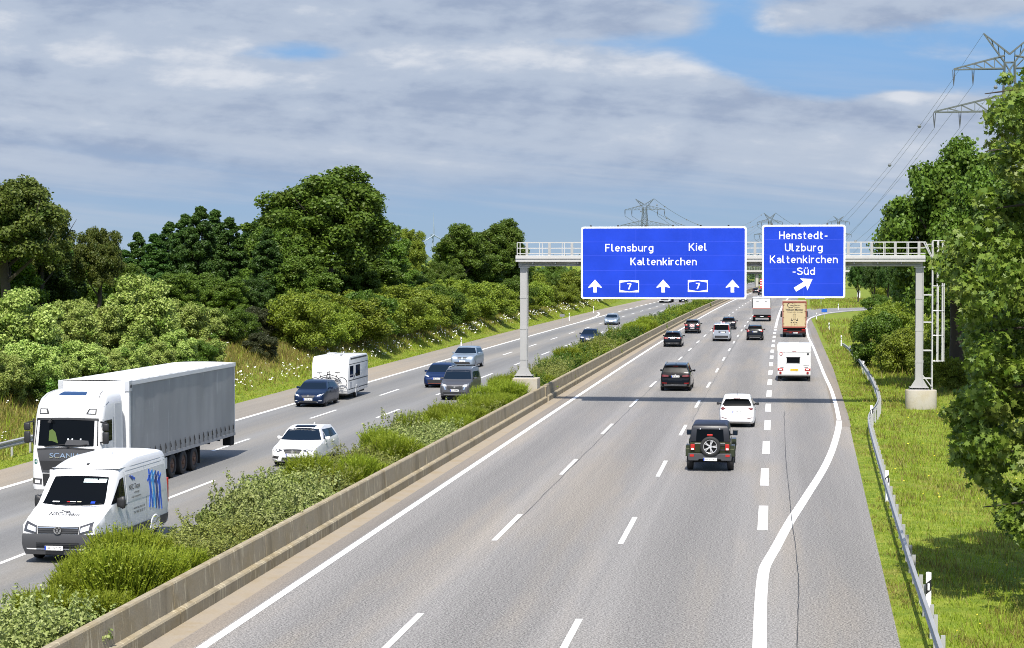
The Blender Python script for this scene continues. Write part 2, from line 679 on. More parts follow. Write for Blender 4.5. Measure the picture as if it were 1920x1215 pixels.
def build_ground():
    xs = np.concatenate([[-7000, -4000, -2000, -1000, -500, -260, -160, -110], np.arange(-85, -52, 3), np.arange(-52, -29, 0.75),
                         np.arange(-29, 2, 4), np.arange(2, 12, 1.0), np.arange(12, 60, 3), [70, 90, 130, 200, 320, 600, 1200, 2500, 4000, 7000]])
    ys = np.concatenate([[-300, -100, -40], np.arange(-10, 300, 4), np.arange(300, 740, 10), [760, 800, 900, 1100, 1500, 2200, 3500, 6000, 11000]])
    X, Y = np.meshgrid(xs, ys)
    Xw = X + xc(Y)
    Z = terrain(Xw, Y) - 0.03
    nx, ny = len(xs), len(ys)
    co = np.stack([Xw, Y, Z], -1).reshape(-1, 3)
    i = (np.arange(ny - 1)[:, None] * nx + np.arange(nx - 1)[None]).ravel()
    fa = np.stack([i, i + 1, i + 1 + nx, i + nx], 1)
    me = bpy.data.meshes.new("ground")
    me.from_pydata(co.tolist(), [], fa.tolist())
    me.materials.append(M_GROUND)
    set_smooth(me, 60)
    tag(link_mesh("ground", me), kind='structure')


def strip(name, left, right, z, Y0, Y1, mat, step=4.0, kind='structure'):
    """a sheet along the road between two offsets (numbers or tables of (Y, offset))"""
    f = lambda q, y: q if isinstance(q, (int, float)) else float(np.interp(y, [a for a, _ in q], [b for _, b in q]))
    n = max(2, int((Y1 - Y0) / step) + 1)
    vs, fs = [], []
    for k, y in enumerate(np.linspace(Y0, Y1, n)):
        c = xcf(y)
        vs += [(c + f(left, y), y, z), (c + f(right, y), y, z)]
        if k:
            b = 2 * k
            fs.append((b - 2, b - 1, b + 1, b))
    m = MB().add(vs, fs).build(name, mat)
    return tag(m, kind=kind)


RIGHT_EDGE = [(0, 2.3), (41, 2.75), (64, 3.2), (82, 3.55), (105, 4.0), (153, 4.55), (239, 4.75), (300, 4.6), (330, 4.4), (390, 2.2), (900, 2.2)]
LEFT_EDGE = [(0, -30.3), (72, -30.4), (109, -31.25), (150, -31.6), (225, -32.3), (330, -32.5), (420, -34.5), (900, -34.5)]


def sub_off(tab, d):
    return [(a, b + d) for a, b in tab]


def polyline_strip(name, pts, widths, z, mat, kind='structure'):
    """a line of the given widths along ground points"""
    P = [Vector((x, y, 0)) for x, y in pts]
    vs, fs = [], []
    for i, p in enumerate(P):
        d = (P[min(i + 1, len(P) - 1)] - P[max(i - 1, 0)]).normalized()
        s = Vector((d.y, -d.x, 0))
        w = widths[i] if isinstance(widths, (list, tuple)) else widths
        vs += [tuple(p - s * w / 2 + Vector((0, 0, z))), tuple(p + s * w / 2 + Vector((0, 0, z)))]
        if i:
            fs.append((2 * i - 2, 2 * i - 1, 2 * i + 1, 2 * i))
    return tag(MB().add(vs, fs).build(name, mat), kind=kind)


def spline(pts, n=8):
    """Catmull-Rom through points of any dimension"""
    P = [np.array(p, float) for p in pts]
    out = []
    for i in range(len(P) - 1):
        a, b, c, d = P[max(i - 1, 0)], P[i], P[i + 1], P[min(i + 2, len(P) - 1)]
        for k in range(n):
            t = k / n
            out.append(0.5 * ((2 * b) + (c - a) * t + (2 * a - 5 * b + 4 * c - d) * t * t + (3 * b - a - 3 * c + d) * t ** 3))
    out.append(P[-1])
    return out


def dashes(name, xr, w, first, period, length, Y0, Y1, z=0.008):
    m = MB()
    k = math.ceil((Y0 - first) / period)
    rg = random.Random(name + str(xr))
    while first + k * period < Y1:
        a = first + k * period
        k += 1
        q = []
        for y in (a, a + length):
            c = xcf(y) + xr + rg.uniform(-.012, .012)
            q += [(c - w / 2, y, z), (c + w / 2, y, z)]
        m.add(q, [(0, 1, 3, 2)])
    return tag(m.build(name, PAINT), kind='structure')


def build_roads():
    strip("northbound_road", -12.7, RIGHT_EDGE, 0.0, 2, 900, ASPH)
    strip("verge_strip", [(a, max(b - 1.0, 2.0 if a < 50 else b - 0.75)) for a, b in RIGHT_EDGE[:8]], sub_off(RIGHT_EDGE[:8], 0.06), 0.004, 98, 300, ASPH_R)
    strip("barrier_gutter", -13.4, -12.7, 0.004, 2, 700, CONC_G)
    strip("inner_shoulder", -12.7, -12.2, 0.004, 2, 500, ASPH_R)
    strip("southbound_road", -28.0, -16.9, 0.0, 2, 900, ASPH_W)
    strip("southbound_shoulder", LEFT_EDGE, -28.0, 0.0, 2, 900, ASPH_S)
    strip("median_strip", -16.9, -13.4, 0.01, 2, 900, M_GROUND)
    # painted lines
    strip("edge_line", -12.13, -11.9, 0.008, 2, 640, PAINT)
    dashes("lane_dashes", -8.13, 0.16, 44.05 - 6, 18, 6, 20, 620)
    dashes("lane_dashes", -4.36, 0.16, 43.86 - 6, 18, 6, 20, 620)
    dashes("exit_block_marks", -0.26, 0.31, 65.35 - 6, 12, 6, 58, 247)
    strip("gore_edge_line", -0.42, -0.10, 0.008, 249, 640, PAINT)
    strip("southbound_edge_line", -27.98, -27.72, 0.008, 10, 322, PAINT)
    dashes("lane_dashes", -24.28, 0.16, 105.32 - 6 - 90, 18, 6, 20, 700)
    dashes("lane_dashes", -20.89, 0.16, 52.23 - 6 - 36, 18, 6, 20, 700)
    dashes("entry_block_marks", -27.85, 0.30, 331, 11.2, 6, 330, 560)
    hook = [at(*p) for p in ((1090, 602.8), (1106, 598), (1119, 592.6), (1123.5, 588), (1120, 585.5))]
    polyline_strip("southbound_edge_hook", [tuple(q) for q in spline(hook, 6)], 0.3, 0.012, PAINT)
    strip("southbound_inner_line", -17.5, -17.3, 0.008, 10, 600, PAINT)
    # the heavy white line that swings out into the deceleration lane
    sw = [(1423.8, 1230), (1424.0, 1215), (1427, 1120), (1432, 1072), (1440, 1052), (1453, 1030), (1468, 1002), (1483.6, 974.5), (1501, 948), (1517.5, 922),
          (1535, 895), (1549, 870), (1560, 845), (1568, 820), (1572, 803), (1573.5, 789)]
    polyline_strip("swinging_edge_line", [tuple(q) for q in spline([at(*p) for p in sw], 4)], 0.30, 0.008, PAINT)
    ed = [(1573.2, 788), (1569.5, 769), (1564.8, 750.8), (1557.3, 728.3), (1545.5, 702.6), (1537, 681), (1524, 649), (1515.6, 632), (1511.7, 612.8),
          (1513.4, 603), (1518.6, 597), (1532, 591.5), (1552, 587.0), (1590, 582.8), (1650, 579)]
    polyline_strip("exit_edge_line", [tuple(q) for q in spline([at(*p) for p in ed], 4)], 0.22, 0.010, PAINT)
    # exit ramp
    lo = [(1512, 618), (1513.5, 606), (1519, 598.5), (1533, 592.8), (1553, 588.3), (1591, 584), (1660, 579.5), (1720, 577)]
    hi = [(1489, 612), (1490, 598), (1494, 586), (1502, 580), (1525, 578.3), (1592, 577.2), (1660, 575.6), (1720, 574.0)]
    a, b = [at(*p) for p in lo], [at(*p) for p in hi]
    vs = [(x, y, 0.003) for x, y in a] + [(x, y, 0.003) for x, y in b]
    n = len(a)
    tag(MB().add(vs, [(i, i + 1, n + i + 1, n + i) for i in range(n - 1)]).build("exit_ramp", ASPH_W), kind='structure')
    # long shrinkage crack, sealed with bitumen
    BIT = plain("bitumen_seal", (0.03, 0.03, 0.03), 0.6)
    ck = [(1470.8, 772), (1470.6, 779), (1469.2, 782), (1471.2, 786), (1471.4, 800), (1472.2, 830), (1474, 868), (1478, 905), (1481, 940), (1483.5, 966), (1488, 1000),
          (1492, 1030), (1495.5, 1070), (1497.5, 1088), (1497, 1130), (1496, 1170), (1494, 1215), (1493, 1235)]
    rg = random.Random(4)
    pts = [at(*p) for p in ck]
    pts = [tuple(q) for q in spline(pts, 6)]
    pts = [(x + rg.gauss(0, .006), y) for x, y in pts]
    polyline_strip("pavement_crack", pts, [0.013 + 0.012 * rg.random() for _ in pts], 0.012, BIT)
    for off, y0, y1 in ((-8.0, 60, 330), (-4.15, 100, 330)):
        pts = [(xcf(y) + off + 0.02 * math.sin(y * .9) + rg.gauss(0, .008), y) for y in np.arange(y0, y1, 1.5)]
        polyline_strip("pavement_seam", pts, [0.012 + 0.016 * rg.random() for _ in pts], 0.005, BIT)


def sweep(m, prof, Y0, Y1, step=4.0, close=True, off=0.0):
    n = max(2, int((Y1 - Y0) / step) + 1)
    k = len(prof)
    vs, fs = [], []
    for j, y in enumerate(np.linspace(Y0, Y1, n)):
        c = xcf(y) + off
        vs += [(c + a, y, b) for a, b in prof]
        if j:
            for i in range(k):
                p, q = (j - 1) * k + i, (j - 1) * k + (i + 1) % k
                fs.append((p, q, q + k, p + k))
    fs.append(tuple(range(k)))
    fs.append(tuple(range((n - 1) * k, n * k))[::-1])
    m.add(vs, fs)


def build_barrier():
    prof = [(-13.27, -.02), (-13.27, .27), (-13.30, .31), (-13.41, .34), (-13.45, .91), (-13.48, .95), (-13.63, .95), (-13.66, .91), (-13.72, -.02)]
    for lab, y0, y1 in (("weathered concrete barrier along the median in the foreground, streaked with rain stains", 18, 113.2),
                        ("concrete median barrier running on beyond the gantry post towards the far bridge", 113.9, 640)):
        m = MB()
        y = y0
        while y < y1 - 1:
            e = min(y + 8.0, y1)
            sweep(m, prof, y, e - 0.035)
            y = e
        tag(m.build("concrete_barrier", CONC, smooth=20), lab, "barrier")
    # rounded end pillar where the two runs meet
    M = MB()
    c = xcf(113.55)
    M.box(c - 13.66, c - 13.36, 113.22, 113.86, -.02, .90)
    tag(M.build("concrete_joint_block", CONC, bevel=.02), "short concrete block closing the gap between the two barrier runs", "barrier")


# ------------------------------------------------------------------ sign gantry
GY = 111.0


def gx(px): return at_depth(px, 495, GY)[0]
def gz(py, px=1350): return at_depth(px, py, GY)[1]


def build_gantry():
    XL, XR = gx(969.5), gx(1733.5)
    PL, PR = gx(983), gx(1724.3)
    t = thing("sign_gantry", "grey steel sign gantry with railed walkway spanning the northbound lanes", "gantry", (0, GY, 0))
    zb, zt = 8.06, 8.38                   # box beam
    MB().box(XL + .12, XR - .12, -.26, .26, zb, zt - .003).build("beam", GANT, t, bevel=.015)
    # deck with its pale fascia
    d = MB()
    d.box(XL, XR, -.62, .75, zt, zt + .09)
    d.box(XL, XR, -.68, -.62, zt - .06, zt + .31)
    d.box(XL, XR, .75, .80, zt - .06, zt + .25)
    d.build("walkway_deck", GANT_W, t, bevel=.01)
    l = MB()
    l.box(XL, XR, -.715, -.683, zt + .10, zt + .19)
    l.build("fascia_lip", GANT, t, bevel=.008)
    # brackets beneath
    x = XL + 1.0
    while x < XR - .5:
        MB().box(x - .03, x + .03, -.60, -.27, zt - .18, zt - .063).build("deck_bracket", GANT, t)
        x += 1.31
    for i, (px, zf) in enumerate(((PL, 1.56), (PR, 1.05))):
        w = .215
        p = MB()
        # H-section: two flanges and a web
        p.box(px - w, px + w, -.23, -.19, zf + .05, zb - .003)
        p.box(px - w, px + w, .19, .23, zf + .05, zb - .003)
        p.box(px - .19, px + .19, -.187, .187, zf + .05, zb - .003)
        po = p.build("post", GANT, t, bevel=.006)
        g = MB()
        # flared foot
        g.prism([(px - .50, zf + .16), (px - .215, zf + .62), (px + .215, zf + .62), (px + .50, zf + .16)], -.265, -.235, 'xz')
        g.box(px - .55, px + .55, -.42, .42, zf, zf + .045)
        g.box(px - .53, px + .53, -.40, .40, zf + .13, zf + .165)
        g.build("base_plate", GANT, po)
        for k in range(6):
            x = px - .45 + k * .18
            for yy in (-.34, .34):
                MB().tube([(x, yy, zf + .045), (x, yy, zf + .13)], .034, 8).build("anchor_bolt", BLACK, po)
        for z in (2.6, 4.4, 6.2):
            MB().box(px - w - .012, px + w + .012, -.245, -.232, z, z + .16).build("splice_plate", GANT, po)
        MB().tube([(px + .17, -.26, zf + .2), (px + .17, -.26, zb - .1)], .022, 6).build("cable_duct", GALV, po)
        c = MB()
        c.box(px - .29, px + .29, -.26, .26, zb - .09, zb - .004)
        c.build("post_cap", GANT_W, po, bevel=.01)
    for x in np.linspace(XL + 3.2, XR - 3.2, 5):
        MB().box(x - .28, x + .28, -.272, -.262, zb + .02, zt - .06).build("splice_plate", GANT_W, t)
    MB().tube([(XL + .2, -.30, zb + .05), (XR - .2, -.30, zb + .05)], .03, 6).build("cable_duct", GALV, t)
    # railings, front and back
    for yy, nm in ((-.60, "front_railing"), (.70, "rear_railing")):
        r = MB()
        for z in (zt + .42, zt + .73, zt + 1.06):
            r.bar((XL + .10, yy, z), (XR + .0, yy, z), .045, .045)
        x = XL + .09
        k = 0
        while x < XR + .05:
            r.box(x - .022, x + .022, yy - .022, yy + .022, zt + .09, zt + 1.06)
            x += 1.31
        r.build(nm, GANT_W, t)
    x = XL + .66
    while x < XR - .2:
        MB().box(x - .075, x + .075, -.655, -.625, zt + .09, zt + 1.02).build("railing_post", GANT, t)
        x += 1.31
    # access ladder with safety cage on the east side
    lx = gx(1748.5)
    lad = MB()
    for y in (-.22, .22):
        lad.box(lx - .035, lx + .035, y - .025, y + .025, .9, zt + 1.1)
    z = 1.2
    while z < zt + .9:
        lad.tube([(lx, -.2, z), (lx, .2, z)], .016, 6)
        z += .28
    for z in (1.72, 3.3, 4.9, 6.45):
        lad.box(PR + .22, lx - .03, -.25, -.20, z - .035, z + .035)
        lad.box(PR + .22, lx - .03, .20, .25, z - .035, z + .035)
    lad.bar((PR + .2, -.22, 1.9), (lx, -.22, 1.2), .05)
    lo = lad.build("ladder", GANT_W, t)
    cg = MB()
    ring = [(lx + .02, -.36), (lx + .30, -.37), (lx + .56, -.22), (lx + .66, 0), (lx + .56, .22), (lx + .30, .37), (lx + .02, .36)]
    for z in (2.70, 4.15, 5.55, 6.95, 8.3, zt + 1.13):
        cg.tube([(a, b, z) for a, b in ring], .026, 6)
    for a, b in ring[1:-1]:
        cg.box(a - .028, a + .028, b - .012, b + .012, 2.66, zt + 1.15)
    cg.build("safety_cage", GANT_W, lo)
    gate = MB()
    gate.bar((XR, -.6, zt + 1.06), (lx - .02, -.40, zt + .1), .05)
    gate.bar((XR, .7, zt + 1.06), (lx + .02, .40, zt + .1), .05)
    gate.bar((XR, -.6, zt + .9), (lx, -.38, zt + .95), .045)
    gate.build("handrail_return", GANT_W, t)
    # concrete feet
    f = MB()
    n = 26
    cx, rx = PR + .12, .88
    pts = [(cx + rx * (abs(math.cos(a)) ** .7) * (1 if math.cos(a) >= 0 else -1), .70 * (abs(math.sin(a)) ** .7) * (1 if math.sin(a) >= 0 else -1)) for a in np.linspace(0, 2 * math.pi, n, endpoint=False)]
    f.prism(pts, -.4, 1.05, 'xy')
    f.build("concrete_foot", CONC_B, t, bevel=.03, smooth=30)
    f = MB()
    f.box(PL - .62, PL + .85, -.70, .75, -.1, 1.56)
    f.build("concrete_foot", CONC_B, t, bevel=.04)


def _arc(cx, cy, rx, ry, a0, a1, n=14):
    return [(cx + rx * math.cos(R(a0 + (a1 - a0) * k / n)), cy + ry * math.sin(R(a0 + (a1 - a0) * k / n))) for k in range(n + 1)]


_BOWL = _arc(.23, .36, .23, .29, 180, 540, 26)
_ARCH = [(0, .36)] + _arc(.23, .42, .23, .23, 180, 0) + [(.46, 0)]
_U = [(0, .72)] + _arc(.23, .30, .23, .23, 180, 360) + [(.46, .42)]
# stroke skeletons of the road-sign letters that are needed: cap height 1, x-height .72
STROKES = {
    'F': [[(0, 0), (0, 1)], [(0, .93), (.50, .93)], [(0, .50), (.43, .50)]],
    'K': [[(0, 0), (0, 1)], [(.54, 1), (.02, .40)], [(.17, .56), (.58, 0)]],
    'H': [[(0, 0), (0, 1)], [(.56, 0), (.56, 1)], [(0, .51), (.56, .51)]],
    'U': [[(0, 1)] + _arc(.27, .32, .27, .25, 180, 360) + [(.54, 1)]],
    'S': [[(.53, .79), (.49, .87), (.40, .92), (.28, .93), (.13, .90), (.04, .82), (.03, .70), (.10, .60), (.27, .53), (.43, .47), (.54, .38), (.56, .26), (.50, .14), (.40, .08), (.28, .07), (.14, .09), (.05, .15), (.0, .23)]],
    'l': [[(0, 1)] + _arc(.13, .20, .13, .13, 180, 270, 6) + [(.20, .07)]],
    'e': [[(.02, .37), (.46, .37)], _arc(.24, .36, .23, .29, 2, 318, 24)],
    'n': [[(0, 0), (0, .72)], _ARCH],
    'h': [[(0, 0), (0, 1)], _ARCH],
    's': [[(.41, .56), (.36, .62), (.22, .65), (.09, .62), (.04, .53), (.08, .44), (.22, .385), (.36, .32), (.42, .22), (.37, .11), (.22, .07), (.08, .09), (.0, .17)]],
    'b': [[(0, 0), (0, 1)], _BOWL],
    'd': [[(.46, 0), (.46, 1)], _BOWL],
    'u': [_U, [(.46, 0), (.46, .72)]],
    'ü': [_U, [(.46, 0), (.46, .72)], [(.12, .86), (.12, 1.0)], [(.34, .86), (.34, 1.0)]],
    'r': [[(0, 0), (0, .72)], [(0, .36)] + _arc(.21, .43, .21, .22, 180, 62, 10)],
    'g': [_BOWL, [(.46, .72), (.46, .05)] + _arc(.23, -.02, .23, .17, 0, -140, 12)],
    'i': [[(0, 0), (0, .72)], [(0, .86), (0, 1.0)]],
    'a': [_arc(.21, .48, .21, .17, 155, 0, 12) + [(.42, 0)], [(.42, .40), (.20, .40)] + _arc(.20, .235, .19, .165, 90, 270, 12) + [(.28, .08), (.42, .20)]],
    't': [[(.12, .95)] + _arc(.26, .21, .14, .14, 180, 270, 6) + [(.33, .07)], [(0, .65), (.33, .65)]],
    'k': [[(0, 0), (0, 1)], [(.42, .72), (.02, .28)], [(.15, .42), (.47, 0)]],
    'c': [_arc(.24, .36, .23, .29, 48, 312, 20)],
    'z': [[(.02, .65), (.42, .65)], [(.40, .63), (.03, .09)], [(.0, .07), (.44, .07)]],
    '-': [[(0, .38), (.34, .38)]],
    '7': [[(0, .93), (.50, .93)], [(.47, .93), (.17, 0)]],
}


def sign_glyphs(body, x0, x1, zb, cap, y, half=.064):
    """flat letters built from strokes, fitted between x0 and x1; returns a mesh collector"""
    raw, pen = [], 0.0
    for ch in body:
        st = STROKES[ch]
        w = max(p[0] for q in st for p in q)
        raw.append((st, pen))
        pen += w + (.255 if ch != '-' else .22)
    tot = pen - .255 + 2 * half
    sx = (x1 - x0) / tot
    m = MB()
    lay = 0
    for st, o in raw:
        for q in st:
            P = [Vector((p[0], p[1])) for p in q]
            L, Rr = [], []
            for i, p in enumerate(P):
                d0 = (p - P[i - 1]).normalized() if i else None
                d1 = (P[i + 1] - p).normalized() if i < len(P) - 1 else None
                if i == 0 and (P[0] - P[-1]).length < 1e-6: d0 = (P[-1] - P[-2]).normalized()
                if i == len(P) - 1 and (P[0] - P[-1]).length < 1e-6: d1 = (P[1] - P[0]).normalized()
                d = (d0 or d1) + (d1 or d0)
                d.normalize()
                nn = Vector((-d.y, d.x))
                k = half / max(.5, nn.dot(Vector((-(d1 or d0).y, (d1 or d0).x))))
                L.append(p + nn * k)
                Rr.append(p - nn * k)
            yy = y - .0004 * (lay % 4)
            lay += 1
            vs = []
            for a, b in zip(L, Rr):
                for c in (a, b):
                    vs.append((x0 + (c.x + o + half) * sx, yy, zb + c.y * cap))
            m.add(vs, [(2 * i, 2 * i + 1, 2 * i + 3, 2 * i + 2) for i in range(len(P) - 1)])
    return m


def add_text(t, body, px0, px1, base_py, cap_py, y):
    """lettering upright on the sign face, between two picture columns"""
    x0, x1 = gx(px0), gx(px1)
    zb, zt = gz(base_py, (px0 + px1) / 2), gz(cap_py, (px0 + px1) / 2)
    sign_glyphs(body, x0, x1, zb, zt - zb, y).build("lettering", SIGNWHITE, t, fix=False)


def sign_panel(name, label, x0, x1, z0, z1, draw):
    t = thing(name, label, "road sign", (0, GY - .74, 0))
    W = MB()

    def rr(a, b, c, d, r, n=5):
        out = []
        for (cx, cz, s) in ((b - r, d - r, 0), (a + r, d - r, 90), (a + r, c + r, 180), (b - r, c + r, 270)):
            for k in range(n + 1):
                q = R(s + 90 * k / n)
                out.append((cx + r * math.cos(q), cz + r * math.sin(q)))
        return out
    W.prism(rr(x0, x1, z0, z1, .14), -.045, .03, 'xz')
    W.build("white_border", SIGNWHITE, t)
    B = MB()
    B.prism(rr(x0 + .10, x1 - .10, z0 + .10, z1 - .10, .08), -.055, -.047, 'xz')
    B.build("blue_face", SIGNBLUE, t)
    seam = MB()
    for k in range(1, 5):
        z = z0 + (z1 - z0) * k / 5 + random.uniform(-.05, .05)
        seam.box(x0 + .12, x1 - .12, -.0565, -.054, z - .008, z + .008)
    for k in range(1, max(2, int((x1 - x0) / 3.1))):
        x = x0 + (x1 - x0) * k / max(2, int((x1 - x0) / 3.1))
        seam.box(x - .006, x + .006, -.0563, -.0541, z0 + .12, z1 - .12)
    seam.build("panel_seam", plain("sign_seam", (0.035, 0.075, 0.62), 0.5), t)
    draw(t)
    n = 6 if x1 - x0 > 6 else 3
    for i in range(n):
        x = x0 + (x1 - x0) * (i + .35) / n
        MB().box(x - .05, x + .05, -.05, .05, z1 + .002, z1 + .085).build("bracket", BLACK, t, bevel=.012)
    x = x0 + .5
    while x < x1:
        s = MB()
        s.box(x - .05, x + .05, .033, .09, z0 + .1, z1 - .1)
        s.box(x - .04, x + .04, .09, .15, 8.5, 8.62)
        x += (x1 - x0 - 1.0) / (4 if x1 - x0 > 6 else 2) - 1e-4
        s.build("back_rail", GANT, t)
    return t


def build_signs():
    y = -.0605

    def up_arrow(t, px, y0=548, y1=524):
        x, za, zb = gx(px), gz(y0, px), gz(y1, px)
        h = zb - za
        w = h * .52
        L = MB()
        L.add([(x, y, zb), (x - w, y, za + h * .42), (x - w * .98, y, za + h * .36), (x - h * .135, y, za + h * .455), (x - h * .135, y, za), (x + h * .135, y, za), (x + h * .135, y, za + h * .455),
               (x + w * .98, y, za + h * .36), (x + w, y, za + h * .42)],
              [(0, 1, 2, 3), (0, 3, 6), (0, 6, 7, 8), (3, 4, 5, 6)])
        L.build("arrow", SIGNWHITE, t, fix=False)

    def shield(t, px0, px1, y0, y1):
        a, b, zc, zd = gx(px0), gx(px1), gz(y1), gz(y0)
        so = MB().add([(a, y, zc), (b, y, zc), (b, y, zd), (a, y, zd)], [(0, 1, 2, 3)]).build("route_shield", SIGNWHITE, t, fix=False)
        q = MB()
        i = .045
        cx, cz = (a + b) / 2, (zc + zd) / 2
        w, h = (b - a) / 2, (zd - zc) / 2
        q.add([(cx - w + i, y - .003, cz - h * .60), (cx, y - .003, cz - h + i), (cx + w - i, y - .003, cz - h * .60), (cx + w - i, y - .003, cz + h * .60), (cx, y - .003, cz + h - i), (cx - w + i, y - .003, cz + h * .60)],
              [(0, 1, 2, 3, 4, 5)])
        q.build("shield_field", SIGNBLUE, so, fix=False)
        n = sign_glyphs("7", cx - .15, cx + .15, cz - h * .52, h * 1.04, y - .006, .085)
        n.build("route_number", SIGNWHITE, so, fix=False)

    def big(t):
        add_text(t, "Flensburg", 1137, 1226.5, 471.8, 457.6, y)
        add_text(t, "Kiel", 1292.5, 1326.5, 470.3, 456.2, y)
        add_text(t, "Kaltenkirchen", 1184, 1307.5, 497.3, 483.3, y)
        for px in (1118, 1245, 1374):
            up_arrow(t, px)
        shield(t, 1163.5, 1200, 525.8, 548)
        shield(t, 1291, 1328, 525, 547.2)
    sign_panel("motorway_sign", "wide blue direction sign reading Flensburg, Kiel and Kaltenkirchen with three upward arrows", gx(1092), gx(1400), 6.19, 10.34, big)

    def small(t):
        add_text(t, "Henstedt-", 1460.5, 1551, 448.6, 434.2, y)
        add_text(t, "Ulzburg", 1471.5, 1541.5, 471.4, 456.8, y)
        add_text(t, "Kaltenkirchen", 1443.5, 1570, 493.4, 479.2, y)
        add_text(t, "-Süd", 1485, 1527.5, 515.2, 501.5, y)
        # slanting arrow
        ax, az, bx, bz = gx(1490.5), gz(542.5), gx(1523), gz(522.8)
        d = Vector((bx - ax, bz - az)).normalized()
        s = Vector((d.y, -d.x))
        n = (Vector((bx, bz)) - Vector((ax, az))).length
        o = Vector((ax, az))
        P = [o + s * .13, o - s * .13, o + d * (n - .50) - s * .13, o + d * (n - .58) - s * .40, o + d * n, o + d * (n - .58) + s * .40, o + d * (n - .50) + s * .13]
        MB().add([(p.x, y, p.y) for p in P], [(0, 1, 2, 6), (2, 3, 4), (2, 4, 6), (6, 4, 5)]).build("arrow", SIGNWHITE, t, fix=False)
    sign_panel("motorway_sign", "narrow blue exit sign for Henstedt-Ulzburg and Kaltenkirchen-Süd with slanting arrow", gx(1429), gx(1584), 6.27, 10.42, small)


# ------------------------------------------------------------------ guard rails and marker posts
def guard_rail(label, pts, side, droop=None):
    """pts: (x, y) of the rail; side +1 = posts stand to the east"""
    P = spline([(x, y) for x, y in pts], 10)
    t = thing("guard_rail", label, "guard rail", (float(P[0][0]), float(P[0][1]), 0))
    ox, oy = P[0][0], P[0][1]
    prof = [(0, .44), (.06, .485), (.06, .54), (0, .585), (0, .615), (.06, .66), (.06, .715), (0, .755), (-.012, .75), (.045, .71), (.045, .665), (-.015, .62), (-.015, .58), (.045, .535), (.045, .49), (-.012, .445)]
    vs, fs = [], []
    n = len(prof)
    L = 0
    nxt = 0.5
    for i, p in enumerate(P):
        d = P[min(i + 1, len(P) - 1)] - P[max(i - 1, 0)]
        d = d / np.linalg.norm(d)
        s = np.array([d[1], -d[0]])               # to the east
        dz = 0.0
        if droop and i > len(P) - 14:
            dz = -.62 * ((i - (len(P) - 14)) / 13) ** 1.3
        for a, b in prof:
            q = p - s * side * a
            vs.append((q[0] - ox, q[1] - oy, b + dz))
        if i:
            L += np.linalg.norm(P[i] - P[i - 1])
            for k in range(n):
                a, b = (i - 1) * n + k, (i - 1) * n + (k + 1) % n
                fs.append((a, b, b + n, a + n))
            if L > nxt and dz > -.25:
                nxt += 2.0
                q = p + s * side * .10
                post = MB()
                post.box(q[0] - ox - .045, q[0] - ox + .045, q[1] - oy - .03, q[1] - oy + .03, -.1, .72)
                q2 = p + s * side * .035
                post.box(q2[0] - ox - .03, q2[0] - ox + .03, q2[1] - oy - .05, q2[1] - oy + .05, .56, .64)
                post.build("post", GALV, t)
    fs += [tuple(range(n)), tuple(range((len(P) - 1) * n, len(P) * n))[::-1]]
    MB().add(vs, fs).build("beam", GALV, t, smooth=25)


def marker_post(label, x, y, z, rot=0.0, group=None, h=1.05):
    t = thing("marker_post", label, "marker post", (x, y, z), rot, group)
    tri = [(-.06, -.05), (.06, -.05), (.045, .03), (0, .055), (-.045, .03)]

    def piece(z0, z1, m, name, e=0.0, slope=0.0):
        q = MB()
        n = len(tri)
        vs = [(a * (1 + e), b * (1 + e), z0 + slope * a) for a, b in tri] + [(a * (1 + e), b * (1 + e), z1 + slope * a) for a, b in tri]
        q.add(vs, [tuple(range(n))[::-1], tuple(range(n, 2 * n))] + [(i, (i + 1) % n, n + (i + 1) % n, n + i) for i in range(n)])
        q.build(name, m, t, fix=True)
    piece(-.1, h, WHITE, "post")
    piece(h - .46, h - .20, BLACK, "black_band", .06, .9)
    q = MB()
    q.box(-.022, .022, -.060, -.054, h - .41, h - .25)
    q.build("reflector", SIGNWHITE, t)
    return t


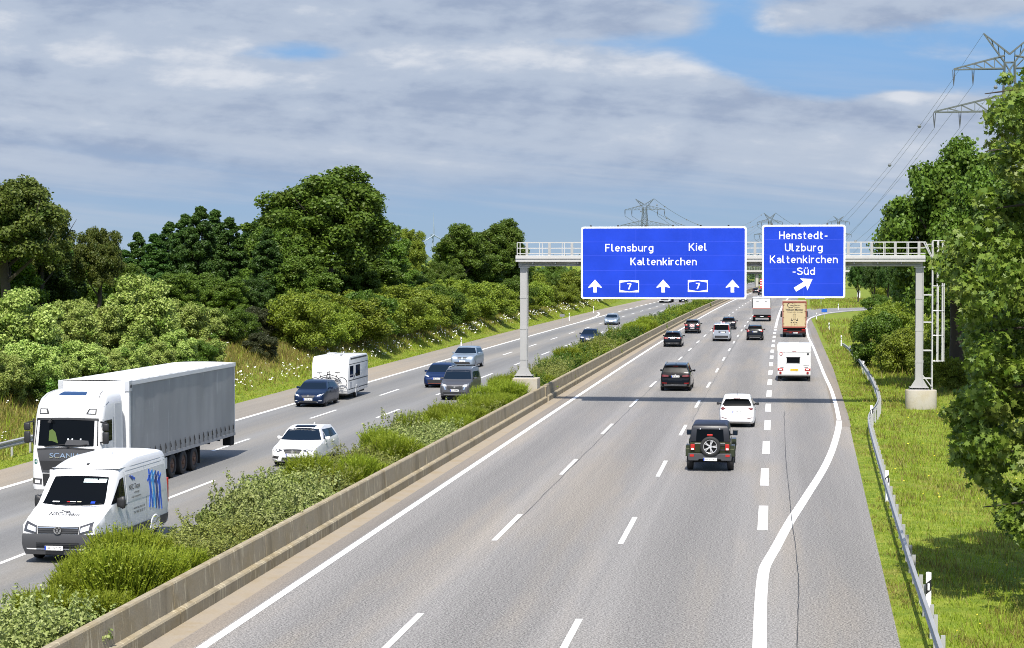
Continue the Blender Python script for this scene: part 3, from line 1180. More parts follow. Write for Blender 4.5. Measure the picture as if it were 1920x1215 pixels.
def build_roadside():
    R1 = [(2.9, 20), (3.10, 30), (3.32, 38.1), (3.58, 51.8), (4.10, 74.5), (4.50, 90.1), (4.80, 97.0), (5.55, 104.5), (5.95, 111), (6.35, 125), (6.55, 140), (6.75, 170), (6.75, 199)]
    guard_rail("galvanised guard rail on the grass verge right of the exit lane", [(x + xcf(y), y) for x, y in R1], 1, True)
    L1 = [(-31.75, 20), (-31.8, 60), (-32.0, 84), (-32.3, 100), (-32.6, 113)]
    guard_rail("galvanised guard rail at the left hard shoulder beside the articulated truck", [(x + xcf(y), y) for x, y in L1], -1, True)
    posts = [(1741, 1073, "white marker post behind the guard rail, nearest of all at the bottom edge"),
             (1663, 882, "white marker post behind the guard rail, second from the bottom edge"),
             (1634, 760, "white marker post where the guard rail bends beside the gantry foot"),
             (1619, 677, "white marker post behind the guard rail, in front of the gantry's right leg"),
             (1577.6, 628.5, "white marker post at the far end of the right guard rail"),
             (1554.5, 605, "white marker post standing in the open grass inside the exit curve"),
             (1531, 586.6, "white marker post at the bend of the exit ramp edge line"),
             (1571.8, 569.5, "white marker post on the far side of the exit ramp")]
    for px, py, lab in posts:
        x, y = at(px, py, 1.05)
        marker_post(lab, x, y, 0, 0, "marker posts along the motorway")
    for px, py, lab in ((865, 632, "white marker post in the flowers beside the silver off-roader"),
                        (1067.5, 586.5, "white marker post in the flowers left of the light grey saloon"),
                        (1113, 574, "white marker post by the verge just under the left corner of the wide sign")):
        x, y = at(px, py, 1.15)
        marker_post(lab, x, y, .1, 0, "marker posts along the motorway")
    # small blue emergency-phone arrow sign by the ramp
    x, y = at(1545.5, 597, 0)
    t = thing("ramp_sign", "small blue sign on a post at the edge of the exit ramp", "road sign", (x, y, 0))
    MB().tube([(0, 0, -.1), (0, 0, 1.1)], .04, 8).build("post", GALV, t)
    MB().box(-.42, .42, -.06, -.045, .95, 1.42).build("panel", plain("small_sign_blue", (0.01, 0.09, 0.45), .45), t)
    # pale cabinet-like post in the gore
    x, y = at(1610, 558, 0)
    t = thing("kilometre_stone", "white upright marker slab in the grass behind the exit ramp", "marker", (x, y, 0))
    MB().box(-.38, .38, -.12, .12, -.1, 1.55).build("slab", WHITE, t, bevel=.03)
    MB().box(-.42, .42, -.15, .15, 1.555, 1.64).build("cap", plain("slab_cap", (.55, .55, .54), .6), t, bevel=.02)
    # blue sign half hidden behind the exit sign
    x, y = at(1528, 572, 0)
    t = thing("direction_sign", "blue direction sign on posts mostly hidden behind the narrow exit sign", "road sign", (x, y, 0))
    MB().box(-1.9, 1.9, -.05, .05, 1.25, 3.6).build("border", SIGNWHITE, t, bevel=.02)
    MB().box(-1.82, 1.82, -.065, -.052, 1.33, 3.52).build("blue_face", SIGNBLUE, t)
    for s in (-1.2, 1.2):
        MB().tube([(s, .12, -.1), (s, .12, 3.4)], .05, 8).build("post", GALV, t)
    # kilometre board on the left bank
    x, y = at(1054, 600, .6)
    t = thing("distance_board", "small board on a thin post in the flowering left bank", "road sign", (x, y, float(terrain(x, y))))
    MB().tube([(0, 0, -.1), (0, 0, 1.4)], .035, 8).build("post", GALV, t)
    MB().box(-.33, .33, -.05, -.035, 1.05, 1.42).build("panel", plain("board_grey", (.18, .18, .19), .5), t)


def build_bridge():
    """flat road bridge far up the motorway"""
    Y = 665.0
    t = thing("road_bridge", "flat concrete road bridge crossing the motorway far behind the gantry", "bridge", (xcf(Y), Y, 0), heading(Y))
    BC = concrete_mat("bridge_concrete", (0.42, 0.41, 0.38), streaks=False, sc=.2)
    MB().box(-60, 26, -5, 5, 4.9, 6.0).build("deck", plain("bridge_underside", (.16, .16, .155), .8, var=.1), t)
    MB().box(-62, 30, -5.6, -5.003, 5.5, 6.25).build("parapet_beam", BC, t, bevel=.03)
    r = MB()
    for z in (6.6, 6.95, 7.3):
        r.bar((-62, -5.4, z), (30, -5.4, z), .07)
    x = -62
    while x < 30:
        r.box(x - .04, x + .04, -5.44, -5.36, 6.25, 7.3)
        x += .9
    r.build("railing", GANT, t)
    for x in (-15.2, -42, 13.5):
        MB().box(x - .5, x + .5, -4.2, 4.2, -.3, 4.897).build("pier", BC, t, bevel=.08)
    for x in (-62, 26):
        MB().box(x, x + 3, -5.2, 5.2, -.3, 5.45).build("abutment", BC, t, bevel=.05)


build_ground()
build_roads()
build_barrier()
build_bridge()
build_gantry()
build_signs()
build_roadside()
# ------------------------------------------------------------------ vehicles
def pchip(xs, ys):
    xs, ys = np.array(xs, float), np.array(ys, float)
    h = np.diff(xs)
    d = np.diff(ys) / h
    m = np.zeros(len(xs))
    for i in range(1, len(xs) - 1):
        if d[i - 1] * d[i] > 0:
            w1, w2 = 2 * h[i] + h[i - 1], h[i] + 2 * h[i - 1]
            m[i] = (w1 + w2) / (w1 / d[i - 1] + w2 / d[i])
    m[0], m[-1] = d[0], d[-1]

    def f(x):
        i = int(np.clip(np.searchsorted(xs, x) - 1, 0, len(h) - 1))
        t = (x - xs[i]) / h[i]
        t = min(max(t, 0), 1)
        return ((2 * t ** 3 - 3 * t * t + 1) * ys[i] + (t ** 3 - 2 * t * t + t) * h[i] * m[i] + (-2 * t ** 3 + 3 * t * t) * ys[i + 1] + (t ** 3 - t * t) * h[i] * m[i + 1])
    return f


def paint(name, c, metal=0.0, rough=0.28):
    return plain(name, c, rough, metal=metal, spec=0.24, coat=0.12, var=0.05, vscale=1.2)


GLASS = plain("car_glass_dark", (0.0035, 0.0045, 0.006), 0.03, spec=0.07)
GLASS_R = plain("rear_glass_dark", (0.003, 0.004, 0.005), 0.30, spec=0.06)
GLASS_B = plain("car_glass_blue", (0.007, 0.014, 0.026), 0.03, spec=0.12)
LAMP = plain("headlamp_clear", (0.78, 0.80, 0.82), 0.12, metal=0.1, spec=0.8)
LAMP_D = plain("headlamp_dark", (0.05, 0.05, 0.055), 0.10, spec=0.8)
TAIL = plain("tail_lamp_red", (0.26, 0.008, 0.008), 0.18, spec=0.7)
TAIL_D = plain("tail_lamp_dark_red", (0.10, 0.004, 0.005), 0.16, spec=0.7)
TAIL_B = plain("lamp_red_bright", (0.40, 0.018, 0.014), 0.25)
AMBER = plain("lamp_amber", (0.75, 0.20, 0.02), 0.3)
PLATE = plain("number_plate_white", (0.80, 0.80, 0.78), 0.4)
PLATE_Y = plain("number_plate_yellow", (0.80, 0.52, 0.03), 0.4)
EUBLUE = plain("plate_blue_band", (0.01, 0.05, 0.42), 0.4)
TRIM = plain("black_trim", (0.018, 0.018, 0.019), 0.5)
TRIMG = plain("dark_grey_plastic", (0.045, 0.046, 0.050), 0.6, var=.08)
CHROME = plain("bright_trim", (0.70, 0.70, 0.70), 0.16, metal=0.9)
ALLOY = plain("alloy_silver", (0.60, 0.60, 0.61), 0.3, metal=0.35)
ALLOY_D = plain("alloy_dark", (0.07, 0.07, 0.075), 0.3, metal=0.6)
UNDER = plain("underbody_black", (0.006, 0.006, 0.006), 0.9)
INK = plain("lettering_black", (0.012, 0.012, 0.013), 0.5)
RUST = plain("rusty_steel_rim", (0.10, 0.055, 0.035), 0.7, var=.35, vscale=9)

_WHEEL = {}


def wheel_meshes(r, w, style='alloy'):
    k = (round(r, 3), round(w, 3), style)
    if k in _WHEEL:
        return _WHEEL[k]
    ty = MB()
    ri = r * (.68 if style != 'truck' else .56)
    ty.lathe([(-w / 2 + .02, ri), (-w / 2, ri + .03), (-w / 2 + .005, r - .05), (-w / 2 + .03, r - .012), (0, r), (w / 2 - .03, r - .012), (w / 2 - .005, r - .05), (w / 2, ri + .03), (w / 2 - .02, ri)], 30, caps=False)
    ty.lathe([(w / 2 - .12, 0), (w / 2 - .12, ri + .01)], 20, caps=False)
    ty.lathe([(-w / 2 + .04, 0), (-w / 2 + .04, ri + .01)], 20, caps=False)
    o = ty.build("wheel", RUBBER, smooth=40)
    tm = o.data
    bpy.data.objects.remove(o)
    rm = MB()
    x = w / 2 - .03
    if style == 'truck':
        rm.lathe([(x, ri), (x + .012, ri - .02), (x - .06, ri - .05), (x - .10, ri * .6), (x - .02, ri * .55), (x, ri * .35), (x + .05, ri * .3), (x + .06, 0)], 28)
    else:
        rm.lathe([(x - .08, ri - .006), (x + .005, ri - .022), (x + .014, ri - .004), (x - .004, ri + .006)], 28, caps=False)
        for j in range(5):
            a = 2 * math.pi * j / 5
            for e in (-.13, .13):
                p = Vector((x - .02, math.cos(a) * .05, math.sin(a) * .05))
                q = Vector((x - .012, math.cos(a + e) * (ri - .012), math.sin(a + e) * (ri - .012)))
                rm.bar(p, q, .075, .03)
        rm.lathe([(x - .04, .075), (x, .07), (x + .004, 0)], 14)
    mt = {'alloy': ALLOY, 'dark': ALLOY_D, 'truck': RUST, 'steel': TRIMG}[style]
    o = rm.build("rim", mt, smooth=35)
    rmesh = o.data
    bpy.data.objects.remove(o)
    _WHEEL[k] = (tm, rmesh)
    return _WHEEL[k]


def add_wheel(t, x, y, r, w=.22, style='alloy'):
    a, b = wheel_meshes(r, w, style)
    o = link_mesh("wheel", a, t, (x, y, r), (0, 0, 0 if x > 0 else math.pi))
    link_mesh("rim", b, o)
    return o


class Body:
    """a lofted vehicle shell with panels laid on its surface; the nose points to +y"""

    def __init__(self, L, W, H, top, belt=.95, tum=.20, zb=.21, plan=None, roof_round=.07, side=None, crown=.02, beltW=.965):
        self.L, self.W, self.H = L, W, H
        hw = W / 2
        tf = pchip([a for a, _ in top], [b for _, b in top])
        plan = plan or [(0, .76), (.06, .86), (.25, .955), (.8, .99), (1.3, 1.0), (L - 1.2, 1.0), (L - .5, .98), (L - .15, .94), (L - .04, .89), (L, .83)]
        pf = pchip([a for a, _ in plan], [b for _, b in plan])
        bf = (lambda s: belt) if isinstance(belt, (int, float)) else pchip([a for a, _ in belt], [b for _, b in belt])
        ss = sorted(set([round(a, 3) for a, _ in top] + [round(q, 3) for q in np.linspace(0, L, 30)] + [.02, .05, .1, .18, L - .02, L - .05, L - .1, L - .18] + [round(a, 3) for a, _ in plan]))
        ss = [s for i, s in enumerate(ss) if i == 0 or s - ss[i - 1] > .012 or s == L]
        vs, n = [], None
        for s in ss:
            zt, w = tf(s), pf(s) * hw
            e = min(s, L - s)
            z0 = zb + .10 * max(0, 1 - e / .45) ** 2
            bl = min(bf(s), zt - .05)
            bl = max(bl, z0 + .12)
            zt = max(zt, bl + .03)
            g = max(0.0, min(1.0, (zt - bl) / max(.2, H - bf(s))))
            wt = w * (beltW - .025 - tum * g)
            hh = bl - z0
            rr = roof_round * (.35 + .65 * g)
            P = [(0, z0), (w * .86, z0), (w * .955, z0 + .05), (w * .988, z0 + .22 * hh), (w, z0 + .52 * hh), (w * .990, z0 + .80 * hh), (w * beltW, bl),
                 (w * beltW + (wt - w * beltW) * .5, bl + (zt - rr - bl) * .5), (wt, zt - rr), (wt - rr * .35, zt - rr * .32), (wt - rr * 1.1, zt - .004), (wt * .5, zt + crown * .8), (0, zt + crown)]
            ring = P + [(-a, b) for a, b in P[-2:0:-1]]
            n = len(ring)
            vs += [(a, L / 2 - s, b) for a, b in ring]
        fs = []
        for i in range(len(ss) - 1):
            for k in range(n):
                a, b = i * n + k, i * n + (k + 1) % n
                fs.append((a, b, b + n, a + n))
        fs.append(tuple(range(n)))
        fs.append(tuple(range((len(ss) - 1) * n, len(ss) * n))[::-1])
        self.mesh = MB().add(vs, fs)
        self.arches = []
        self.tf = tf

    def finish(self, t, mat, arches=(), name="body", smooth=38):
        o = self.mesh.build(name, mat, t, smooth=smooth)
        if arches:
            c = MB()
            for y, r in arches:
                for s in (-1, 1):
                    x0, x1 = sorted((s * (self.W / 2 - .30), s * (self.W / 2 + .3)))
                    c.lathe([(x0, r + .055), (x1, r + .055)], 26, 'x', Matrix.Translation((0, y, r)))
            co = c.build("cut", UNDER)
            md = o.modifiers.new("arches", 'BOOLEAN')
            md.operation = 'DIFFERENCE'
            md.object = co
            md.solver = 'EXACT'
            try:
                md.material_mode = 'TRANSFER'
            except Exception:
                pass
            bpy.context.view_layer.update()
            dg = bpy.context.evaluated_depsgraph_get()
            me = bpy.data.meshes.new_from_object(o.evaluated_get(dg))
            o.modifiers.clear()
            if len(me.polygons) > 50:
                o.data = me
                set_smooth(me, smooth)
            bpy.data.objects.remove(co)
        me = o.data
        self.bvh = BVHTree.FromPolygons([v.co.copy() for v in me.vertices], [tuple(p.vertices) for p in me.polygons])
        self.o, self.t = o, t
        return o

    def patch(self, name, mat, face, lo, hi, off=.007, rows=5, cols=5, parent=None, smooth=True, depth=.03):
        """a panel that follows the shell: lo and hi are its lower and upper edges, point lists of equal length.
        face front/rear: (x, z); left/right: (y, z); top: (x, y)"""
        d = {'front': Vector((0, -1, 0)), 'rear': Vector((0, 1, 0)), 'right': Vector((-1, 0, 0)), 'left': Vector((1, 0, 0)), 'top': Vector((0, 0, -1))}[face]

        def org(a, b):
            return {'front': Vector((a, 20, b)), 'rear': Vector((a, -20, b)), 'right': Vector((20, a, b)), 'left': Vector((-20, a, b)), 'top': Vector((a, b, 20))}[face]

        def dens(e):
            out = []
            for i in range(len(e) - 1):
                for k in range(cols):
                    f = k / cols
                    out.append((e[i][0] + (e[i + 1][0] - e[i][0]) * f, e[i][1] + (e[i + 1][1] - e[i][1]) * f))
            return out + [e[-1]]
        A, B = dens(lo), dens(hi)
        n = len(A)
        outer, inner, last = [], [], None
        for j in range(rows + 1):
            f = j / rows
            for i in range(n):
                a = A[i][0] + (B[i][0] - A[i][0]) * f
                b = A[i][1] + (B[i][1] - A[i][1]) * f
                o = org(a, b)
                h = self.bvh.ray_cast(o, d)
                if h[0] is None:
                    q = o + d * (last if last is not None else 20)
                else:
                    q = h[0]
                    last = (q - o).length
                outer.append(q - d * off)
                inner.append(q + d * depth)
        N = len(outer)
        fs, m = [], MB()
        for j in range(rows):
            for i in range(n - 1):
                a = j * n + i
                fs.append((a, a + 1, a + 1 + n, a + n))
        rim = list(range(n)) + [j * n + n - 1 for j in range(1, rows + 1)] + [rows * n + i for i in range(n - 2, -1, -1)] + [j * n for j in range(rows - 1, 0, -1)]
        for i in range(len(rim)):
            a, b = rim[i], rim[(i + 1) % len(rim)]
            fs.append((a, a + N, b + N, b))
        m.add(outer + inner, fs)
        ob = m.build(name, mat, parent or self.t, fix=True)
        me = ob.data
        bm = bmesh.new()
        bm.from_mesh(me)
        bmesh.ops.delete(bm, geom=[v for v in bm.verts if not v.link_faces], context='VERTS')
        bm.to_mesh(me)
        bm.free()
        set_smooth(me, 30)
        return ob


def quad(x0, x1, z0, z1, k0=0.0, k1=0.0):
    """lower and upper edge of a panel (k narrows the top left / right)"""
    return [(x0, z0), (x1, z0)], [(x0 + k0, z1), (x1 - k1, z1)]


def plate(t, x, y, z, face, text=None, mat=PLATE, w=.52, h=.115, tilt=0.0, band=True):
    p = MB()
    s = -1 if face == 'rear' else 1
    p.box(x - w / 2, x + w / 2, y - .012, y + .012, z - h / 2, z + h / 2)
    o = p.build("number_plate", mat, t)
    if band:
        b = MB()
        xb = x - w / 2 if face == 'rear' else x + w / 2 - .045
        b.box(xb, xb + .045, y + s * .0125 - .002, y + s * .0125 + .002, z - h / 2 + .004, z + h / 2 - .004)
        b.build("blue_band", EUBLUE, o)
    L = MB()
    yy = y + s * .0145
    if text:
        v, f = text_verts(text, w * .80, h * .62, .0)
        if face == 'rear':
            L.add([(x - w / 2 + .065 + a, yy, z - h * .31 + b) for a, b in v], f)
        else:
            L.add([(x + w / 2 - .065 - a, yy, z - h * .31 + b) for a, b in v], f)
    else:
        rg = random.Random(round(x * 100 + z * 977 + w * 31))
        a = x - w * .40
        while a < x + w * .40:
            k = rg.uniform(.015, .045)
            L.add([(a, yy, z - h * .27), (a + k, yy, z - h * .27), (a + k, yy, z + h * .27), (a, yy, z + h * .27)], [(0, 1, 2, 3)])
            a += k + rg.uniform(.015, .06)
    L.build("lettering", INK, o, fix=False)
    return o


def mirror(t, x, y, z, mat, sx=.20, sz=.14, side=1):
    m = MB()
    m.box(-.5, .5, -.5, .5, -.5, .5)
    o = m.build("mirror", mat, t, bevel=0)
    bm = bmesh.new()
    bm.from_mesh(o.data)
    bmesh.ops.subdivide_edges(bm, edges=bm.edges[:], cuts=2, use_grid_fill=True)
    for v in bm.verts:
        p = v.co.copy()
        q = p.normalized() * .62
        v.co = p.lerp(q, .55)
        v.co.x *= sx
        v.co.y *= .12
        v.co.z *= sz
        if v.co.x * side < 0: v.co.z *= .75
    bm.to_mesh(o.data)
    bm.free()
    set_smooth(o.data, 60)
    o.location = (x + side * sx * .45, y, z)
    a = MB()
    a.bar((-side * sx * .4, -.01, -.02), (-side * (sx * .5 + .12), -.02, -.06), .05, .04)
    a.build("mirror_arm", TRIM, o)
    return o


PROF = {
    'hatch': lambda L, H: [(0, .52), (.05, .66), (.35, .80), (1.05, .96), (1.85, H - .08), (2.5, H), (3.1, H - .02), (L - .62, H - .12), (L - .42, H - .22), (L - .12, 1.02), (L - .04, .80), (L, .56)],
    'suv': lambda L, H: [(0, .58), (.05, .82), (.4, 1.0), (1.30, 1.12), (2.05, H - .06), (2.7, H), (L - 1.2, H - .02), (L - .55, H - .08), (L - .42, H - .16), (L - .14, 1.12), (L - .04, .86), (L, .58)],
    'estate': lambda L, H: [(0, .50), (.05, .64), (.4, .78), (1.35, .94), (2.15, H - .06), (2.8, H), (L - 1.3, H - .04), (L - .72, H - .10), (L - .5, H - .20), (L - .14, .98), (L - .04, .78), (L, .54)],
    'sedan': lambda L, H: [(0, .50), (.05, .64), (.4, .77), (1.35, .92), (2.2, H - .05), (2.8, H), (3.2, H - .03), (3.75, H - .17), (4.15, 1.02), (L - .35, .99), (L - .05, .80), (L, .55)],
    'minivan': lambda L, H: [(0, .60), (.04, .86), (.3, 1.00), (.95, 1.18), (1.65, H - .10), (2.1, H - .01), (L - .9, H), (L - .25, H - .04), (L - .14, H - .12), (L - .05, 1.1), (L - .02, .8), (L, .5)],
}


def car(name, label, px, spec):
    """one car: shell, glass, lamps, plates, wheels; px is the picture point under the middle of the end that faces us"""
    L, W, H = spec['dim']
    kind = spec['kind']
    front = spec.get('front', False)
    gx_, gy_ = at(*px)
    oh = spec.get('oh', .85)
    yc = gy_ + L / 2 - oh
    t = thing(name, label, spec.get('cat', 'car'), (gx_ + spec.get('dx', 0) + (xcf(yc) - xcf(gy_)), yc, 0), (math.pi if front else 0) - heading(yc) + spec.get('turn', 0))
    belt = spec.get('belt', {'hatch': .96, 'suv': 1.10, 'estate': .95, 'sedan': .93, 'minivan': 1.17}[kind])
    tum = spec.get('tum', {'hatch': .21, 'suv': .19, 'estate': .22, 'sedan': .23, 'minivan': .13}[kind])
    top = PROF[kind](L, H)
    B = Body(L, W, H, top, belt, tum, zb=spec.get('zb', .22 if kind in ('suv', 'minivan') else .17))
    r = spec.get('r', .36 if kind == 'suv' else .33)
    ya, yb = L / 2 - .90, -L / 2 + .86
    P = spec['paint']
    B.finish(t, P, ((ya, r), (yb, r)))
    hw = W / 2
    G = spec.get('glass', GLASS)
    # windscreen
    sc, sr = top[3][0] + .06, top[4][0]
    zc, zr = B.tf(sc) + .03, H - .115
    ww = hw * .90
    wt = hw * (.94 - tum) * .93
    B.patch("windscreen", G, 'front', [(-ww, zc), (-ww * .5, zc - .012), (0, zc - .018), (ww * .5, zc - .012), (ww, zc)], [(-wt, zr), (-wt * .5, zr + .018), (0, zr + .024), (wt * .5, zr + .018), (wt, zr)], rows=6, cols=3)
    # side glass, two or three panes per side
    yw0 = L / 2 - top[3][0] - .38
    yw1 = L / 2 - top[4][0] - .18
    yr0 = -L / 2 + (.55 if kind != 'sedan' else L - 4.2 + .2)
    yr1 = -L / 2 + (.80 if kind != 'sedan' else L - 3.65)
    zb_ = belt + .045
    zt_ = H - (.135 if kind != 'minivan' else .20)
    ym = .12 * L * .25
    for sd in ('left', 'right'):
        B.patch("side_window", G, sd, [(yw0, zb_), (ym + .04, zb_)], [(yw1, zt_ - .02), (ym + .04, zt_)], rows=5, cols=6)
        B.patch("side_window", G, sd, [(ym - .04, zb_), (yr0, zb_ + .02)], [(ym - .04, zt_), (yr1, zt_ - .05)], rows=5, cols=6)
    # rear glass
    zr0, zr1 = spec.get('rglass', {'hatch': (1.06, H - .20), 'suv': (1.20, H - .17), 'estate': (1.03, H - .20), 'sedan': (1.05, H - .13), 'minivan': (1.18, H - .20)}[kind])
    rw, rt = hw * .84, hw * (.92 - tum) * .92
    B.patch("rear_window", GLASS_R, 'rear', [(-rw, zr0 + .02), (-rw * .5, zr0), (0, zr0), (rw * .5, zr0), (rw, zr0 + .02)], [(-rt, zr1), (-rt * .5, zr1 + .02), (0, zr1 + .025), (rt * .5, zr1 + .02), (rt, zr1)], rows=6, cols=3)
    # roof details
    if kind in ('suv', 'hatch', 'estate', 'minivan'):
        sp = MB()
        ysp = -L / 2 + (.40 if kind != 'minivan' else .14)
        sp.box(-rt * .98, rt * .98, ysp - .10, ysp + .12, H - .155, H - .115)
        sp.build("roof_spoiler", spec.get('spoiler', P), t, bevel=.012)
        bl = MB()
        bl.box(-.16, .16, ysp - .108, ysp - .101, H - .146, H - .124)
        bl.build("high_brake_light", TAIL_D, t)
    if spec.get('rails'):
        for s in (-1, 1):
            m = MB()
            x = s * (hw * (.94 - tum) - .06)
            m.tube([(x, L / 2 - 2.15, H - .03), (x, L / 2 - 2.35, H + .045), (x, -L / 2 + .95, H + .035), (x, -L / 2 + .75, H - .04)], .022, 6)
            m.build("roof_rail", spec['rails'], t, smooth=60)
    fin = MB()
    fy = -L / 2 + (.85 if kind != 'sedan' else 1.75)
    fz = B.tf(L / 2 - fy) - .0
    if spec.get('whip'):
        fin.tube([(0, fy - .05, fz), (0, fy - .22, fz + .30)], [.012, .006], 6)
        fin.build("antenna", TRIM, t)
    else:
        fin.prism([(fy + .10, fz), (fy - .06, fz + .085), (fy - .09, fz)], -.02, .02, 'yz')
        fin.build("antenna", spec.get('finmat', P), t)
    # mirrors, handles
    for s in (-1, 1):
        mirror(t, s * hw * .97, yw0 - .22, belt + .08, spec.get('mir', P), side=s)
        for yy in (ym + .22, yr0 + .75):
            h = MB()
            zz = belt - .13
            hit = B.bvh.ray_cast(Vector((s * 5, yy, zz)), Vector((-s, 0, 0)))
            xx = hit[0].x if hit[0] else s * hw
            h.box(xx - .022, xx + .022, yy - .10, yy + .10, zz - .018, zz + .018)
            h.build("door_handle", spec.get('handle', P), t, bevel=.008)
    # lower cladding
    cl = spec.get('clad', TRIM)
    B.patch("rear_bumper", cl, 'rear', *quad(-hw * .90, hw * .90, .27, spec.get('rb', .47)), rows=3, cols=10)
    for sd in ('left', 'right'):
        B.patch("sill", cl, sd, [(ya - r - .08, .22), (yb + r + .08, .22)], [(ya - r - .08, .33), (yb + r + .08, .33)], rows=2, cols=8)
    # rear lamps
    for shape, m in spec.get('tails', []):
        for s in (-1, 1):
            lo, hi = shape
            B.patch("tail_light", m, 'rear', [(a * s, b) for a, b in lo], [(a * s, b) for a, b in hi], rows=3, cols=4)
    for nm, face, lo, hi, m in spec.get('panels', []):
        B.patch(nm, m, face, lo, hi, rows=3, cols=6)
    for nm, face, lo, hi, m in spec.get('pairs', []):
        for s in (-1, 1):
            B.patch(nm, m, face, [(a * s, b) for a, b in lo], [(a * s, b) for a, b in hi], rows=3, cols=4)
    zp = spec.get('rplate', (.82, None))

    def surf(x, z, fr):
        h = B.bvh.ray_cast(Vector((x, 20 if fr else -20, z)), Vector((0, -1 if fr else 1, 0)))
        return h[0].y if h[0] else (L / 2 if fr else -L / 2)
    if not front:
        plate(t, spec.get('plx', 0), min(surf(0, zp[0], False), surf(0, zp[0] - .05, False)) - .016, zp[0], 'rear', zp[1])
    else:
        fp = spec.get('fplate', (.42, None))
        plate(t, 0, max(surf(0, fp[0], True), surf(.25, fp[0] - .05, True), surf(0, fp[0] - .05, True)) + .016, fp[0], 'front', fp[1])
    if spec.get('badge'):
        z = spec['badge']
        b = MB()
        yb_ = surf(0, z, front)
        b.lathe([(-.012, .055), (.012, .055), (.014, .0)], 16, 'y', Matrix.Translation((0, yb_ + (.01 if front else -.01), z)))
        b.build("badge", CHROME, t)
    st = spec.get('wheel', 'alloy')
    for x in (-1, 1):
        for y in (ya, yb):
            add_wheel(t, x * (hw - .125), y, r, .235 if kind == 'suv' else .215, st)
    u = MB()
    u.box(-hw + .32, hw - .32, -L / 2 + .25, L / 2 - .25, .16, .24)
    u.build("underbody", UNDER, t)
    t['_b'] = 0
    del t['_b']
    return t, B


def pv(*p):
    return list(p)


